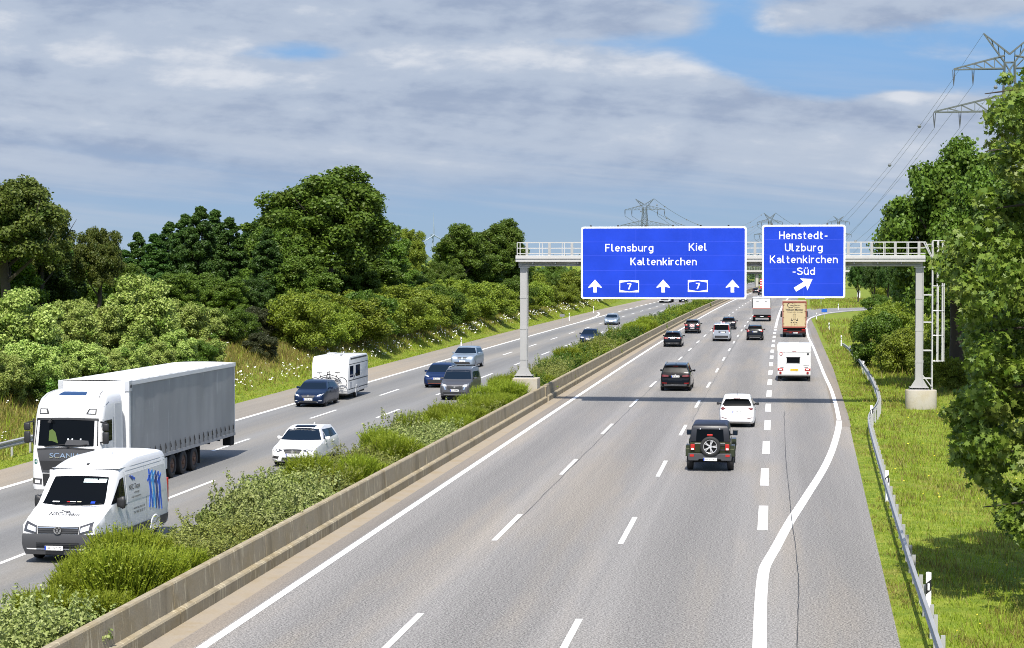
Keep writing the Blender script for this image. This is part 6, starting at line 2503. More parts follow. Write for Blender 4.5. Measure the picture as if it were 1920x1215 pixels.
    f.box(-hw, hw, -.45, 6.2, H - .087, H + .02)
    f.build("roof_edge", plain("roof_grey", (.50, .50, .50), .5), bo, bevel=.02)
    m = MB()
    for s in (-1, 1):
        m.box(s * .42, s * .78, -.412, -.401, 2.86, 2.94)
    m.build("vent_slot", TRIMG, bo)
    m = MB()
    m.box(-hw, hw, -.46, -.401, 1.87, 1.95)
    m.build("red_bar", plain("salmon_red", (.55, .16, .11), .5), bo)
    m = MB()
    m.box(-hw + .03, hw - .03, -.52, -.402, .98, 1.86)
    m.box(-hw + .03, hw - .03, -.53, -.521, 1.36, 1.40)
    m.build("tail_lift", plain("tail_lift_grey", (.15, .15, .155), .6, metal=.0, var=.1), t, bevel=.01)
    c = MB()
    c.box(-hw + .15, hw - .15, -.3, 6, .50, .97)
    c.build("chassis", UNDER, t)
    for s in (-1, 1):
        m = MB()
        m.box(s * (hw - .45), s * (hw - .08), -.42, -.31, .66, .80)
        m.build("tail_light", TAIL, t)
        add_wheel(t, s * (hw - .2), .9, .42, .30, 'truck')
        add_wheel(t, s * (hw - .2), 4.9, .42, .30, 'truck')
    plate(t, 0, -.435, .72, 'rear', None)
    cb = MB()
    cb.box(-1.1, 1.1, 6.3, 8.0, .45, 2.6)
    cb.build("cab", WH, t, bevel=.15)
    # distant oncoming white lorry
    x, y = at(1246, 568)
    t = thing("white_truck", "white lorry far off whose lower half shows below the wide motorway sign", "truck", (x, y, 0), math.pi - heading(y))
    lorry_cab(t, "cab", WH, False)
    MB().box(-1.27, 1.27, -13, -2.6, 1.1, 3.9).build("cargo_box", plain("box_offwhite", (.62, .62, .60), .5), t, bevel=.03)
    MB().box(-1.0, 1.0, -12.8, -.3, .45, 1.097).build("chassis", UNDER, t)
    for yy in (-1.4, -5, -9, -10.3):
        for s in (-1, 1):
            add_wheel(t, s * 1.06, yy, .5, .32, 'truck')
    # red lorry under the bridge
    x, y = at(1433, 548)
    t = thing("red_truck", "red box truck far off under the bridge, seen between the two signs", "truck", (x, y, 0), -heading(y))
    b = MB()
    b.box(-1.27, 1.27, -.4, 7, 1.1, 3.9)
    b.build("cargo_box", plain("lorry_red", (.42, .03, .03), .45), t, bevel=.03)
    MB().box(-1.1, 1.1, -.3, 7, .5, 1.097).build("chassis", UNDER, t)
    st = MB()
    for z in (1.9, 2.6, 3.3):
        st.box(-1.2, 1.2, -.43, -.401, z, z + .22)
    st.build("white_stripe", SIGNWHITE, t)
    for yy in (.8, 5.5):
        for s in (-1, 1):
            add_wheel(t, s * 1.06, yy, .48, .32, 'truck')


build_cars()
build_jeep()
build_caravans()
build_van()
build_lorry()
build_trucks()
# ------------------------------------------------------------------ vegetation
def unit(v):
    return v / (np.linalg.norm(v, axis=1, keepdims=True) + 1e-9)


def leaves(rng, P, N, size, shape='quad', jitter=.8, var=.35, up=.25):
    """leaf faces at points P leaning along N; returns (n, k, 3)"""
    n = len(P)
    N = unit(N + rng.normal(0, jitter, (n, 3)) + np.array([0, 0, up]))
    t = unit(np.cross(N, rng.normal(0, 1, (n, 3))))
    b = np.cross(N, t)
    s = size * (1 + rng.uniform(-var, var, (n, 1)))
    if shape == 'quad':
        k = [(-.5, 0), (0, -.36), (.5, 0), (0, .36)]
    elif shape == 'clump':
        k = [(-.5, -.22), (-.1, -.48), (.42, -.3), (.5, .16), (.05, .46), (-.4, .3)]
    elif shape == 'maple':
        k = [(-.50, 0), (-.22, -.16), (-.30, -.46), (.0, -.26), (.16, -.56), (.24, -.20), (.60, -.02), (.26, .18), (.18, .54), (.0, .26), (-.28, .48), (-.22, .16)]
    else:
        k = [(-.5, 0), (0, -.2), (.5, 0), (0, .2)]
    out = np.empty((n, len(k), 3))
    bend = rng.uniform(-.15, .25, (n, 1)) * s
    for i, (a, c) in enumerate(k):
        out[:, i] = P + t * s * a + b * s * c - N * bend * (abs(a) * 2) ** 2 * .5
    return out


def blob_crown(rng, blobs, n, size, shape='quad', thick=.55, jitter=.85, up=.25, var=.35):
    """leaves on the skins of leaf clusters; blobs: (x, y, z, r)"""
    B = np.array(blobs)
    w = B[:, 3] ** 2
    i = rng.choice(len(B), n, p=w / w.sum())
    d = unit(rng.normal(0, 1, (n, 3)) + np.array([0, 0, .15]))
    rr = B[i, 3:4] * (1 - thick * rng.random((n, 1)) ** 1.5) * (1 + rng.normal(0, .13, (n, 1)))
    P = B[i, :3] + d * rr * np.array([1, 1, .82])
    return leaves(rng, P, d, size, shape, jitter, var, up)


def oak_blobs(rng, R, h, zc, n=46, fill=.35, spread=.85):
    out = []
    for k in range(n):
        d = rng.normal(0, 1, 3)
        d /= np.linalg.norm(d)
        if d[2] < -.55:
            d[2] *= -.5
        f = rng.uniform(.55, 1.0) if k > n * fill else rng.uniform(.1, .55)
        lump = 1 + .12 * math.sin(d[0] * 4.1 + d[1] * 2.3) + .10 * math.sin(d[1] * 5 + 1.7 * d[2])
        r = R * rng.uniform(.08, .20)
        e = f * spread * lump
        out.append((d[0] * R * e, d[1] * R * e, zc + d[2] * h * e, r))
    return out


def cone_blobs(rng, R, H, z0, n=40):
    out = []
    for k in range(n):
        t = rng.random() ** .8
        z = z0 + t * (H - z0)
        rad = R * (1 - t) ** .62 * math.sqrt(rng.uniform(.02, .95))
        a = rng.uniform(0, 2 * math.pi)
        out.append((rad * math.cos(a), rad * math.sin(a), z, R * rng.uniform(.16, .30) * (1 - .5 * t)))
    out.append((0, 0, H - .3 * R, R * .12))
    return out


def bush_blobs(rng, R, H, n=24):
    out = []
    for k in range(n):
        a, q = rng.uniform(0, 2 * math.pi), math.sqrt(rng.random())
        z = H * rng.uniform(.15, .92) * (1 - .35 * q * q)
        out.append((q * R * math.cos(a), q * R * math.sin(a), z, R * rng.uniform(.14, .30)))
    return out


def trunk_mesh(rng, h, r, limbs, spread):
    m = MB()
    pts = [(0, 0, -.4), (rng.normal(0, .05), rng.normal(0, .05), h * .3), (rng.normal(0, .15), rng.normal(0, .15), h * .6), (rng.normal(0, .3), rng.normal(0, .3), h)]
    m.tube(pts, [r * 1.25, r, r * .8, r * .25], 9)
    for k in range(limbs):
        a = 2 * math.pi * k / limbs + rng.uniform(-.4, .4)
        z0 = h * rng.uniform(.28, .7)
        L = spread * rng.uniform(.55, 1)
        p = [(0, 0, z0), (math.cos(a) * L * .4, math.sin(a) * L * .4, z0 + L * .35), (math.cos(a + .2) * L * .75, math.sin(a + .2) * L * .75, z0 + L * .75), (math.cos(a + .1) * L, math.sin(a + .1) * L, z0 + L * 1.1)]
        m.tube(p, [r * .45, r * .32, r * .18, r * .05], 6)
    return m


BARK = plain("bark", (.045, .036, .026), .9, var=.3, vscale=4, bump=.5, bscale=14)
TWIG = plain("twig_brown", (.05, .036, .022), .9)
L_OAK = leaf_mat("foliage_oak", (.066, .128, .013), (.135, .215, .024), (.095, .140, .017))
L_OAK2 = leaf_mat("foliage_oak_brownish", (.074, .108, .016), (.130, .155, .028), (.052, .092, .014))
L_DARK = leaf_mat("foliage_dark_green", (.036, .085, .013), (.074, .138, .020), (.038, .086, .017))
L_BUSH = leaf_mat("foliage_bush_green", (.130, .192, .016), (.245, .300, .030), (.150, .205, .024))
L_BUSHD = leaf_mat("foliage_bush_deep", (.062, .122, .012), (.112, .180, .020), None)
L_PALE = leaf_mat("foliage_pale_bush", (.165, .255, .030), (.430, .510, .140), (.100, .200, .022), trans=.25)
L_BROWN = leaf_mat("foliage_dark_bronze", (.034, .044, .016), (.065, .070, .026), None)
L_BROOM = leaf_mat("foliage_broom", (.170, .235, .014), (.290, .345, .030), None, trans=.35)
L_PRIV = leaf_mat("foliage_privet", (.170, .220, .045), (.370, .410, .150), (.110, .180, .028), trans=.25)
L_OLIVE = leaf_mat("foliage_olive", (.135, .165, .026), (.270, .285, .070), (.095, .130, .020), trans=.22)
L_MAPLE = leaf_mat("foliage_maple", (.078, .148, .012), (.205, .285, .036), (.225, .270, .052), trans=.34, spec=.4)
L_FOREST = leaf_mat("foliage_far_forest", (.040, .075, .024), (.070, .110, .036), (.045, .080, .042))
L_GRASS = leaf_mat("grass_blades", (.175, .255, .016), (.350, .410, .042), (.350, .330, .070), trans=.4)
L_GRASSD = leaf_mat("grass_dry", (.170, .150, .028), (.310, .255, .075), (.120, .145, .022), trans=.35)
FLOWER = plain("flower_white", (.80, .80, .74), .7)
FLOWER_Y = plain("flower_yellow", (.62, .50, .03), .7)


def make_proto(name, blobs, n, size, mat, seed, shape='quad', trunk=None, **kw):
    rng = np.random.default_rng(seed)
    me = np_mesh(name, blob_crown(rng, blobs, n, size, shape, **kw), {'quad': 4, 'clump': 6, 'maple': 12, 'lance': 4}[shape], mat)
    tm = None
    if trunk:
        o = trunk.build("trunk", BARK, smooth=50)
        tm = o.data
        bpy.data.objects.remove(o)
    return me, tm


def plant(name, label, cat, proto, loc, sc=(1, 1, 1), rot=0.0, group=None, crown="crown", stem="trunk", mat=None):
    me, tm = proto
    t = thing(name, label, cat, loc, rot, group)
    t.scale = sc
    c = link_mesh(crown, me, t)
    if mat is not None:
        c.material_slots[0].link = 'OBJECT'
        c.material_slots[0].material = mat
    if tm is not None:
        link_mesh(stem, tm, t)
    return t


def broom_proto(seed, n=2600, H=1.3, R=.95):
    rng = np.random.default_rng(seed)
    a, q = rng.uniform(0, 2 * np.pi, n), np.sqrt(rng.random(n))
    base = np.stack([q * R * .62 * np.cos(a), q * R * .62 * np.sin(a), H * .1 + rng.uniform(0, H * .55, n)], 1)
    d = unit(np.stack([np.cos(a) * q * .55, np.sin(a) * q * .55, np.full(n, 1.15)], 1) + rng.normal(0, .20, (n, 3)))
    ln = H * rng.uniform(.28, .60, n)[:, None] * (1.08 - .25 * q[:, None])
    side = unit(np.cross(d, rng.normal(0, 1, (n, 3))))
    w = rng.uniform(.012, .026, n)[:, None]
    tip = base + d * ln + rng.normal(0, .03, (n, 3))
    mid = base + d * ln * .5
    v = np.stack([base - side * w * .5, mid - side * w, tip, mid + side * w], 1)
    # short leaflets along the rods
    m = 3
    k = rng.integers(0, n, n * m)
    f = rng.uniform(.25, 1, n * m)[:, None]
    P = base[k] + (tip[k] - base[k]) * f
    lv = leaves(rng, P, d[k], .07, 'lance', .8, .3, .3)
    return np_mesh("broom_foliage", np.concatenate([v, lv]), 4, L_BROOM), None


def privet_proto(seed, mat, n=5200, H=1.25, R=.95, size=.085, shoots=26):
    rng = np.random.default_rng(seed)
    bl = bush_blobs(rng, R, H * .88, 44)
    v = [blob_crown(rng, bl, n, size, 'quad', .45, .75, .35)]
    for k in range(shoots):
        a, q = rng.uniform(0, 2 * np.pi), math.sqrt(rng.random()) * R * .95
        z0 = H * rng.uniform(.5, .85)
        m = 26
        t = rng.random(m)[:, None]
        top = np.array([q * 1.15 * math.cos(a) + rng.normal(0, .05), q * 1.15 * math.sin(a) + rng.normal(0, .05), z0 + rng.uniform(.25, .5)])
        b = np.array([q * math.cos(a), q * math.sin(a), z0])
        P = b + (top - b) * t + rng.normal(0, .028, (m, 3))
        v.append(leaves(rng, P, rng.normal(0, 1, (m, 3)), size * .85, 'quad', .6, .3, .5))
    return np_mesh("shrub_foliage", np.concatenate(v), 4, mat), None


def build_median():
    rg = random.Random(21)
    protos = {'broom': [broom_proto(1), broom_proto(2)],
              'privet': [privet_proto(3, L_PRIV), privet_proto(4, L_PRIV)],
              'olive': [privet_proto(5, L_OLIVE, size=.065, n=6500, shoots=16), privet_proto(6, L_OLIVE, size=.065, n=6500, shoots=20)],
              'deep': [privet_proto(7, L_BUSHD, shoots=20, size=.095), privet_proto(8, L_BUSH, shoots=22, size=.09)]}
    desc = {'broom': "feathery bright green broom shrub", 'privet': "pale green leafy shrub", 'olive': "olive brown small-leaved shrub", 'deep': "deep green leafy shrub"}
    # what grows where along the strip (Y from, Y to, kinds)
    plan = [(24, 33, 'olive'), (33, 40.5, 'privet'), (40.5, 47.5, 'broom'), (47.5, 53.0, 'olive'), (53.0, 60.5, 'privet'), (60.5, 64.5, 'olive'), (64.5, 70, 'broom'), (70, 76, 'olive'), (76, 79, 'broom'),
            (79, 87, 'privet'), (87, 93.5, 'broom'), (93.5, 100, 'olive'), (100, 109, 'broom'), (116, 122, 'deep'), (122, 135, 'olive'), (135, 165, 'deep'), (165, 180, 'olive'), (180, 206, 'deep'), (206, 226, 'broom'), (226, 470, 'deep')]
    where = [(24, 41, "at the bottom edge of the picture"), (41, 53, "in front of the white van"), (53, 66, "beside the white van's tail"), (66, 82, "beside the white estate car"), (82, 100, "between the estate car and the gantry foot"),
             (100, 118, "next to the gantry's left foot"), (118, 160, "just beyond the gantry's left leg"), (160, 230, "beside the dark blue saloon"), (230, 470, "on the far stretch below the wide sign")]
    y = 27.0
    while y < 460:
        near = y < 150
        for row in ((-14.75, -16.05) if near else ((-14.95, -16.1) if y < 240 else (-15.35,))):
            yy = y + rg.uniform(-.5, .5) * (1 if near else 1.6)
            if 108.7 < yy < 114.2:
                continue
            kd = next((k for a, b, k in plan if a <= yy < b), 'deep')
            if rg.random() < .16:
                kd = rg.choice(['olive', 'privet', 'broom'] if near else ['olive', 'deep', 'broom'])
            loc_txt = next((s for a, b, s in where if a <= yy < b), where[-1][2])
            s = rg.uniform(.86, 1.16) * (1.0 if near else (1.20 if y < 240 else 1.5))
            hz = rg.choice([rg.uniform(.62, .85), rg.uniform(.80, 1.05), rg.uniform(.95, 1.22)]) * (1.0 if near else (.92 if y < 240 else .80)) * s
            if 47.5 < yy < 56 or 96 < yy < 106: hz = min(hz, .84)
            x = xcf(yy) + row + rg.uniform(-.15, .15)
            plant("median_shrub", f"{desc[kd]} in the median {loc_txt}", "shrub", rg.choice(protos[kd]), (x, yy, 0.0), (s * 1.0, s * 1.08, hz), rg.uniform(0, 6.28),
                  "shrubs along the median strip", "foliage")
        y += 1.75 if near else (2.6 if y < 240 else 4.2)
    extra_median(protos)


def extra_median(protos):
    rg = random.Random(9)
    for x, y, kd, s, h, lab in ((-16.2, 61.6, 'broom', .95, .80, "bright broom shrub hiding the lower front of the white estate car"), (-16.3, 65.6, 'broom', 1.0, .86, "bright broom shrub hiding the lower front of the white estate car"),
                                (-16.2, 68.6, 'olive', 1.0, .92, "olive shrub hiding the flank of the white estate car"), (-16.3, 44.0, 'broom', .9, .85, "bright broom shrub in front of the white van's bumper"),
                                (-15.5, 109.2, 'broom', 1.0, 1.15, "broom shrub screening the gantry's left concrete foot"), (-14.55, 109.0, 'olive', .8, .95, "olive shrub screening the gantry's left concrete foot"),
                                (-16.0, 111.6, 'broom', .8, 1.2, "broom shrub beside the gantry's left concrete foot"), (-14.5, 114.6, 'deep', .9, 1.25, "deep green shrub just behind the gantry's left concrete foot")):
        plant("median_shrub", lab, "shrub", protos[kd][rg.randrange(2)], (xcf(y) + x, y, 0), (s, s, h), rg.uniform(0, 6), "shrubs along the median strip", "foliage")


def px_place(px, py, Y):
    """x and z at distance Y under a picture point"""
    return at_depth(px, py, Y)


def behind_bank(px, Y, xr=-43.0):
    """push a tree on the left back until it stands on top of the bank"""
    while px < 1130 and Y < 520 and at_depth(px, 495, Y)[0] - xcf(Y) > xr:
        Y += 2.0
    return Y


def build_trees():
    rg = random.Random(5)
    R0 = np.random.default_rng(3)
    oakA = make_proto("oak_crown", oak_blobs(R0, 5.6, 6.8, 7.7, 300), 130000, .18, L_OAK, 31, 'clump', trunk_mesh(R0, 10, .42, 8, 4.2))
    oakB = make_proto("oak_crown", oak_blobs(R0, 5.4, 5.6, 7.6, 240), 95000, .18, L_OAK, 32, 'clump', trunk_mesh(R0, 9.5, .40, 7, 4.0))
    oakC = make_proto("oak_crown", oak_blobs(R0, 5.0, 5.8, 8.0, 190, .25), 62000, .17, L_OAK2, 33, 'clump', trunk_mesh(R0, 10, .36, 9, 4.4))
    pop = make_proto("alder_crown", cone_blobs(R0, 3.0, 12.5, 1.0, 170), 52000, .17, L_DARK, 34, 'clump', trunk_mesh(R0, 10, .22, 6, 1.6))
    T = [  # picture x, top y, half width px, distance, prototype, name, label
        (8, 277, 150, 112, oakC, "oak_tree", "tall brownish oak at the left edge of the picture", L_OAK2),
        (-70, 300, 150, 120, oakA, "oak_tree", "dark green oak cut off by the left edge", L_OAK),
        (75, 330, 88, 120, oakC, "oak_tree", "brownish oak filling the right flank of the tall left-edge oak", L_OAK2),
        (186, 390, 62, 124, oakC, "oak_tree", "smaller sparse oak just right of the tall left-edge oak", L_OAK2),
        (120, 430, 70, 135, oakB, "oak_tree", "low dark oak filling in below the two left oaks", L_OAK),
        (612, 297, 150, 165, oakA, "oak_tree", "great round oak standing highest in the left tree line", L_OAK),
        (700, 395, 80, 172, oakB, "oak_tree", "oak leaning out on the right side of the great round oak", L_OAK),
        (520, 400, 72, 176, oakB, "oak_tree", "oak tucked in at the left side of the great round oak", L_OAK),
        (768, 402, 42, 200, oakC, "oak_tree", "yellowish young oak between the great oak and the next round group", L_BUSH),
        (868, 398, 62, 232, oakB, "oak_tree", "left half of the pair of round oaks behind the gantry's left post", L_OAK),
        (938, 402, 60, 236, oakA, "oak_tree", "right half of the pair of round oaks behind the gantry's left post", L_OAK),
        (1796, 228, 152, 128, oakA, "oak_tree", "dark oak reaching out over the right end of the gantry", L_OAK),
        (1880, 250, 120, 118, oakB, "oak_tree", "oak behind the big maple at the right edge", L_OAK)]
    for px, top, hw, Y, proto, nm, lab, mt in T:
        Y = behind_bank(px, Y)
        x, zt = px_place(px, top, Y)
        g = float(terrain(x, Y))
        rad = hw * Y / F_PX * 1.02
        H0, R_ = 14.6, 5.5
        s = (zt - g) / H0
        plant(nm, lab, "tree", proto, (x, Y, g), (rad / R_, rad / R_, s), rg.uniform(0, 6.28), "oaks beside the motorway", mat=mt)
    P = [(232, 470, 30), (258, 437, 26), (290, 440, 30), (318, 418, 30), (346, 404, 32), (374, 390, 36), (404, 396, 34), (432, 410, 32), (462, 432, 28), (478, 418, 26), (500, 430, 30), (205, 455, 30)]
    for i, (px, top, hw) in enumerate(P):
        Y = 168 + (i * 37) % 23
        x, zt = px_place(px, top, Y)
        g = float(terrain(x, Y))
        s = (zt - g) / 12.6
        r = hw * Y / F_PX / 3.0 * 1.6
        plant("alder_tree", ["pointed dark green alder in the thicket left of the great oak", "dark alder standing in the thicket behind the pale bushes"][i % 2], "tree", pop, (x, Y, g), (r, r, s), rg.uniform(0, 6.28), "dark alders left of the great oak")
    # lower trees filling the line behind the bushes
    F = [(235, 452, 60, 150), (140, 420, 70, 134), (500, 455, 80, 172), (560, 440, 90, 162), (670, 430, 95, 163), (725, 455, 70, 166), (-10, 380, 120, 118), (85, 415, 85, 126), (160, 450, 60, 130), (880, 440, 80, 234), (945, 445, 70, 238), (560, 470, 60, 190), (650, 455, 60, 195), (740, 470, 50, 205), (815, 462, 34, 240), (845, 470, 40, 245), (985, 468, 30, 250), (1010, 485, 34, 270), (1040, 470, 26, 300), (1070, 488, 26, 310), (1095, 490, 26, 330), (1120, 488, 26, 350),
         (-40, 480, 60, 138), (150, 480, 60, 142), (205, 485, 60, 146), (290, 485, 60, 158), (375, 480, 60, 160), (600, 500, 60, 200), (690, 490, 60, 205), (780, 490, 50, 215), (900, 490, 50, 260), (950, 485, 50, 262), (30, 470, 60, 135), (80, 460, 60, 140), (250, 490, 60, 150), (330, 495, 60, 152), (420, 490, 60, 155), (470, 500, 50, 158)]
    for i, (px, top, hw, Y) in enumerate(F):
        Y = behind_bank(px, Y)
        x, zt = px_place(px, top, Y)
        g = float(terrain(x, Y))
        s = max(.35, (zt - g) / 14.4)
        r = hw * Y / F_PX / 5.4
        lab = "low dark tree filling the tree line behind the pale bushes" if px < 500 else ("low tree in the gap beside the great oak" if px < 800 else ("low tree behind the gantry's left half" if px > 960 else "low tree under the wind turbine"))
        plant("broadleaf_tree", lab, "tree", oakB, (x, Y, g - 1.5), (r, r, s * 1.08), rg.uniform(0, 6.28), "low trees behind the bank bushes", mat=((L_DARK if px < 480 else L_BUSHD) if i % 3 == 1 else L_OAK))
    # --- bushes on the left bank
    R1 = np.random.default_rng(8)
    pale = [make_proto("pale_bush_foliage", bush_blobs(R1, 1.75, 4.0, 80), 24000, .125, L_PALE, 50 + k, 'quad', None, thick=.55, jitter=.8, up=.45) for k in range(2)]
    green = [make_proto("bush_foliage", bush_blobs(R1, 1.8, 3.7, 80), 24000, .115, L_BUSH, 60 + k, 'quad', None, thick=.5, jitter=.7, up=.35) for k in range(2)]
    deep = [make_proto("bush_foliage", bush_blobs(R1, 1.8, 3.6, 70), 22000, .115, L_BUSHD, 70 + k, 'quad', None, thick=.5) for k in range(1)]
    BU = []
    # pale viburnum-like bushes: picture x, top y, base y
    for px, top in ((-10, 560), (35, 528), (85, 590), (130, 555), (178, 545), (262, 505), (225, 560), (300, 560), (345, 548), (395, 572), (432, 598), (330, 610), (60, 620), (150, 630), (240, 630), (10, 650), (110, 690), (200, 680), (390, 640), (290, 665)):
        BU.append((px, top, 'pale'))
    for px, top in ((40, 700), (445, 560), (420, 560), (372, 660), (160, 705), (330, 690)):
        BU.append((px, top, 'deep'))
    for px, top in ((478, 560), (500, 575), (522, 600), (487, 610)):
        BU.append((px, top, 'bronze'))
    for k in range(62):
        px = 535 + k * 9.6
        BU.append((px, 545 - (px - 540) * .068 + rg.uniform(-16, 16), 'green' if k % 5 else 'deep'))
    for k in range(40):
        px = 550 + k * 14.0
        BU.append((px, 590 - (px - 540) * .098 + rg.uniform(-10, 12), 'green' if k % 4 else 'deep'))
    nm = {'pale': "bush with pale yellow-green sunlit leaves on the left bank above the articulated truck", 'deep': "deep green bush in the row on the left bank", 'bronze': "dark bronze-leaved bush between the pale bushes and the green row",
          'green': "yellow-green bush in the long row on the left bank"}
    for i, (px, top, kd) in enumerate(BU):
        # the row stands at the upper part of the slope, nearer ones lower down
        front = (kd in ('pale', 'deep', 'bronze') and top > 600) or (px > 535 and i % 3 == 0)
        off = -36.2 if front else -38.6 - rg.uniform(0, 2.2)
        # distance where this column of the picture meets the row
        dx = ray(px, 560)
        Y = 60.0
        for _ in range(40):
            Y = (xcf(Y) + off) / (dx[0] / dx[1])
        x = xcf(Y) + off
        g = float(terrain(x, Y))
        zt = at_depth(px, top, Y)[1]
        h = max(2.2, min(zt - g, 7.0))
        proto = {'pale': pale, 'deep': deep, 'bronze': deep, 'green': green}[kd]
        p = proto[i % len(proto)]
        s = h / 3.9
        w = max(.62, min(1.25, s * 1.0)) * rg.uniform(.9, 1.15) * (1.0 if Y < 160 else 1.35)
        plant("bush", nm[kd], "bush", p, (x, Y, g - .1), (w, w, s), rg.uniform(0, 6.28), "bushes on the left bank", "foliage", mat=(L_BROWN if kd == 'bronze' else None))
    # --- bushes and young trees on the right
    RB = [(1788, 590, 722, 2.0, green, "round sunlit bush between the gantry foot and the maple"), (1745, 610, 705, 1.5, green, "low sunlit bush behind the gantry ladder"), (1655, 560, 690, 2.3, deep, "deep green bush between the guard rail and the gantry's right leg"), (1700, 590, 700, 2.0, green, "lighter green bush left of the gantry's right leg"), (1625, 565, 640, 1.6, green, "bush in the grass inside the exit curve"),
          (1690, 545, 640, 2.6, green, "tall bush behind the gantry's right leg"), (1760, 560, 690, 2.6, green, "sunlit bush behind the gantry ladder"), (1800, 520, 680, 3.2, green, "tall sunlit bush between ladder and maple"), (1860, 480, 700, 3.6, deep, "dark thicket behind the maple's lower branches"),
          (1780, 650, 735, 1.4, green, "low bush right of the gantry foot"), (1910, 560, 760, 3.0, deep, "dark thicket at the right edge behind the maple"), (1655, 500, 560, 2.6, green, "bush on the bridge embankment beside the narrow sign"), (1690, 505, 565, 3.0, deep, "dark bush on the bridge embankment"),
          (1645, 540, 600, 2.2, deep, "bush beyond the exit ramp"), (1675, 548, 612, 2.4, green, "pale bush beyond the exit ramp")]
    for px, top, base, r, proto, lab in RB:
        x, Y = at(px, base, 0.0)
        zt = at_depth(px, top, Y)[1]
        g = float(terrain(x, Y))
        plant("bush", lab, "bush", proto[0], (x, Y, g - .1), (r / 1.8, r / 1.8, max(.4, (zt - g) / 3.9)), rg.uniform(0, 6.28), "bushes on the right verge", "foliage")
    F2 = [(1610, 470, 20, 420), (1640, 468, 24, 400), (1665, 462, 26, 380), (1690, 455, 26, 360), (1715, 462, 26, 340), (1740, 470, 40, 260), (1780, 440, 60, 220), (1840, 430, 70, 200), (1890, 420, 70, 190), (1700, 480, 34, 250)]
    for px, top, hw, Y in F2:
        x, zt = px_place(px, top, Y)
        g = float(terrain(x, Y))
        plant("broadleaf_tree", "dark tree behind the right end of the gantry walkway", "tree", oakB, (x, Y, g - .8), (hw * Y / F_PX / 5.4,) * 2 + (max(.3, (zt - g + .8) / 14.4),), rg.uniform(0, 6.28), "dark trees behind the gantry's right end", mat=L_DARK)


def build_maple():
    """the maple whose branches hang into the picture at the right"""
    rng = np.random.default_rng(77)
    Yc = 48.0
    tab_y = [20, 60, 120, 165, 200, 240, 280, 340, 400, 440, 490, 520, 560, 600, 680, 720, 760, 790, 830, 865, 900, 950, 1000, 1040]
    tab_x = [1916, 1914, 1918, 1838, 1832, 1838, 1846, 1822, 1806, 1790, 1746, 1756, 1800, 1796, 1800, 1806, 1782, 1764, 1776, 1772, 1826, 1846, 1872, 1925]
    blobs = []
    x0, z0 = 9.2, 0
    for i in range(420):
        py = rng.uniform(45, 1020)
        lim = np.interp(py, tab_y, tab_x)
        if py < 150 and rng.random() < .8:
            continue
        Y = Yc + rng.normal(0, 1.5)
        xl = at_depth(lim, py, Y)[0]
        z = at_depth(lim, py, Y)[1]
        r = rng.uniform(.22, .50)
        dep = rng.random() ** 1.3 * 2.7
        blobs.append((xl + r * .85 + dep, Y - Yc + rng.normal(0, .5), z, r))
    # the crown's hidden, outer half
    for i in range(120):
        a = rng.uniform(0, 2 * math.pi)
        z = rng.uniform(2.5, 15)
        rr = 4.2 * math.sqrt(max(0, 1 - ((z - 7.5) / 8) ** 2)) * rng.uniform(.4, 1)
        x = 9.2 + rr * math.cos(a)
        if x > 7.4:
            blobs.append((x, rr * math.sin(a), z, rng.uniform(.4, .9)))
    vis = [b for b in blobs if b[0] < 7.8]
    out = [b for b in blobs if b[0] >= 7.8]
    v1 = blob_crown(rng, vis, 38000, .150, 'maple', .8, .75, .55, .4)
    v2 = blob_crown(rng, out, 10000, .17, 'maple', .6, .75, .5)
    v = np.concatenate([v1, v2])
    v[:, :, 0] -= x0
    t = thing("maple_tree", "big-leaved maple hanging into the picture along the right edge", "tree", (x0, Yc, float(terrain(x0, Yc))))
    v[:, :, 2] -= t.location.z
    link_mesh("crown", np_mesh("crown", v, 12, L_MAPLE), t)
    m = trunk_mesh(rng, 12, .26, 6, 3.4)
    for z in (2.2, 3.4, 5.0, 6.4, 7.9, 9.4, 10.8, 12.2):
        a = rng.uniform(-.5, .5)
        m.tube([(0, 0, z - .6), (-1.6, a * .5, z), (-2.9, a, z + .25), (-4.1, a * 1.2, z + .1)], [.10, .07, .045, .012], 6)
    m.build("trunk", BARK, t, smooth=50)


def blades(rng, X, Y, Z, h, w, lean=.35):
    n = len(X)
    a = rng.uniform(0, np.pi, n)
    s = np.stack([np.cos(a), np.sin(a), np.zeros(n)], 1) * w[:, None] * .5
    b = np.stack([X, Y, Z], 1)
    tip = b + np.stack([rng.normal(0, lean, n) * h, rng.normal(0, lean, n) * h, h], 1)
    return np.stack([b - s, b + s, tip], 1)


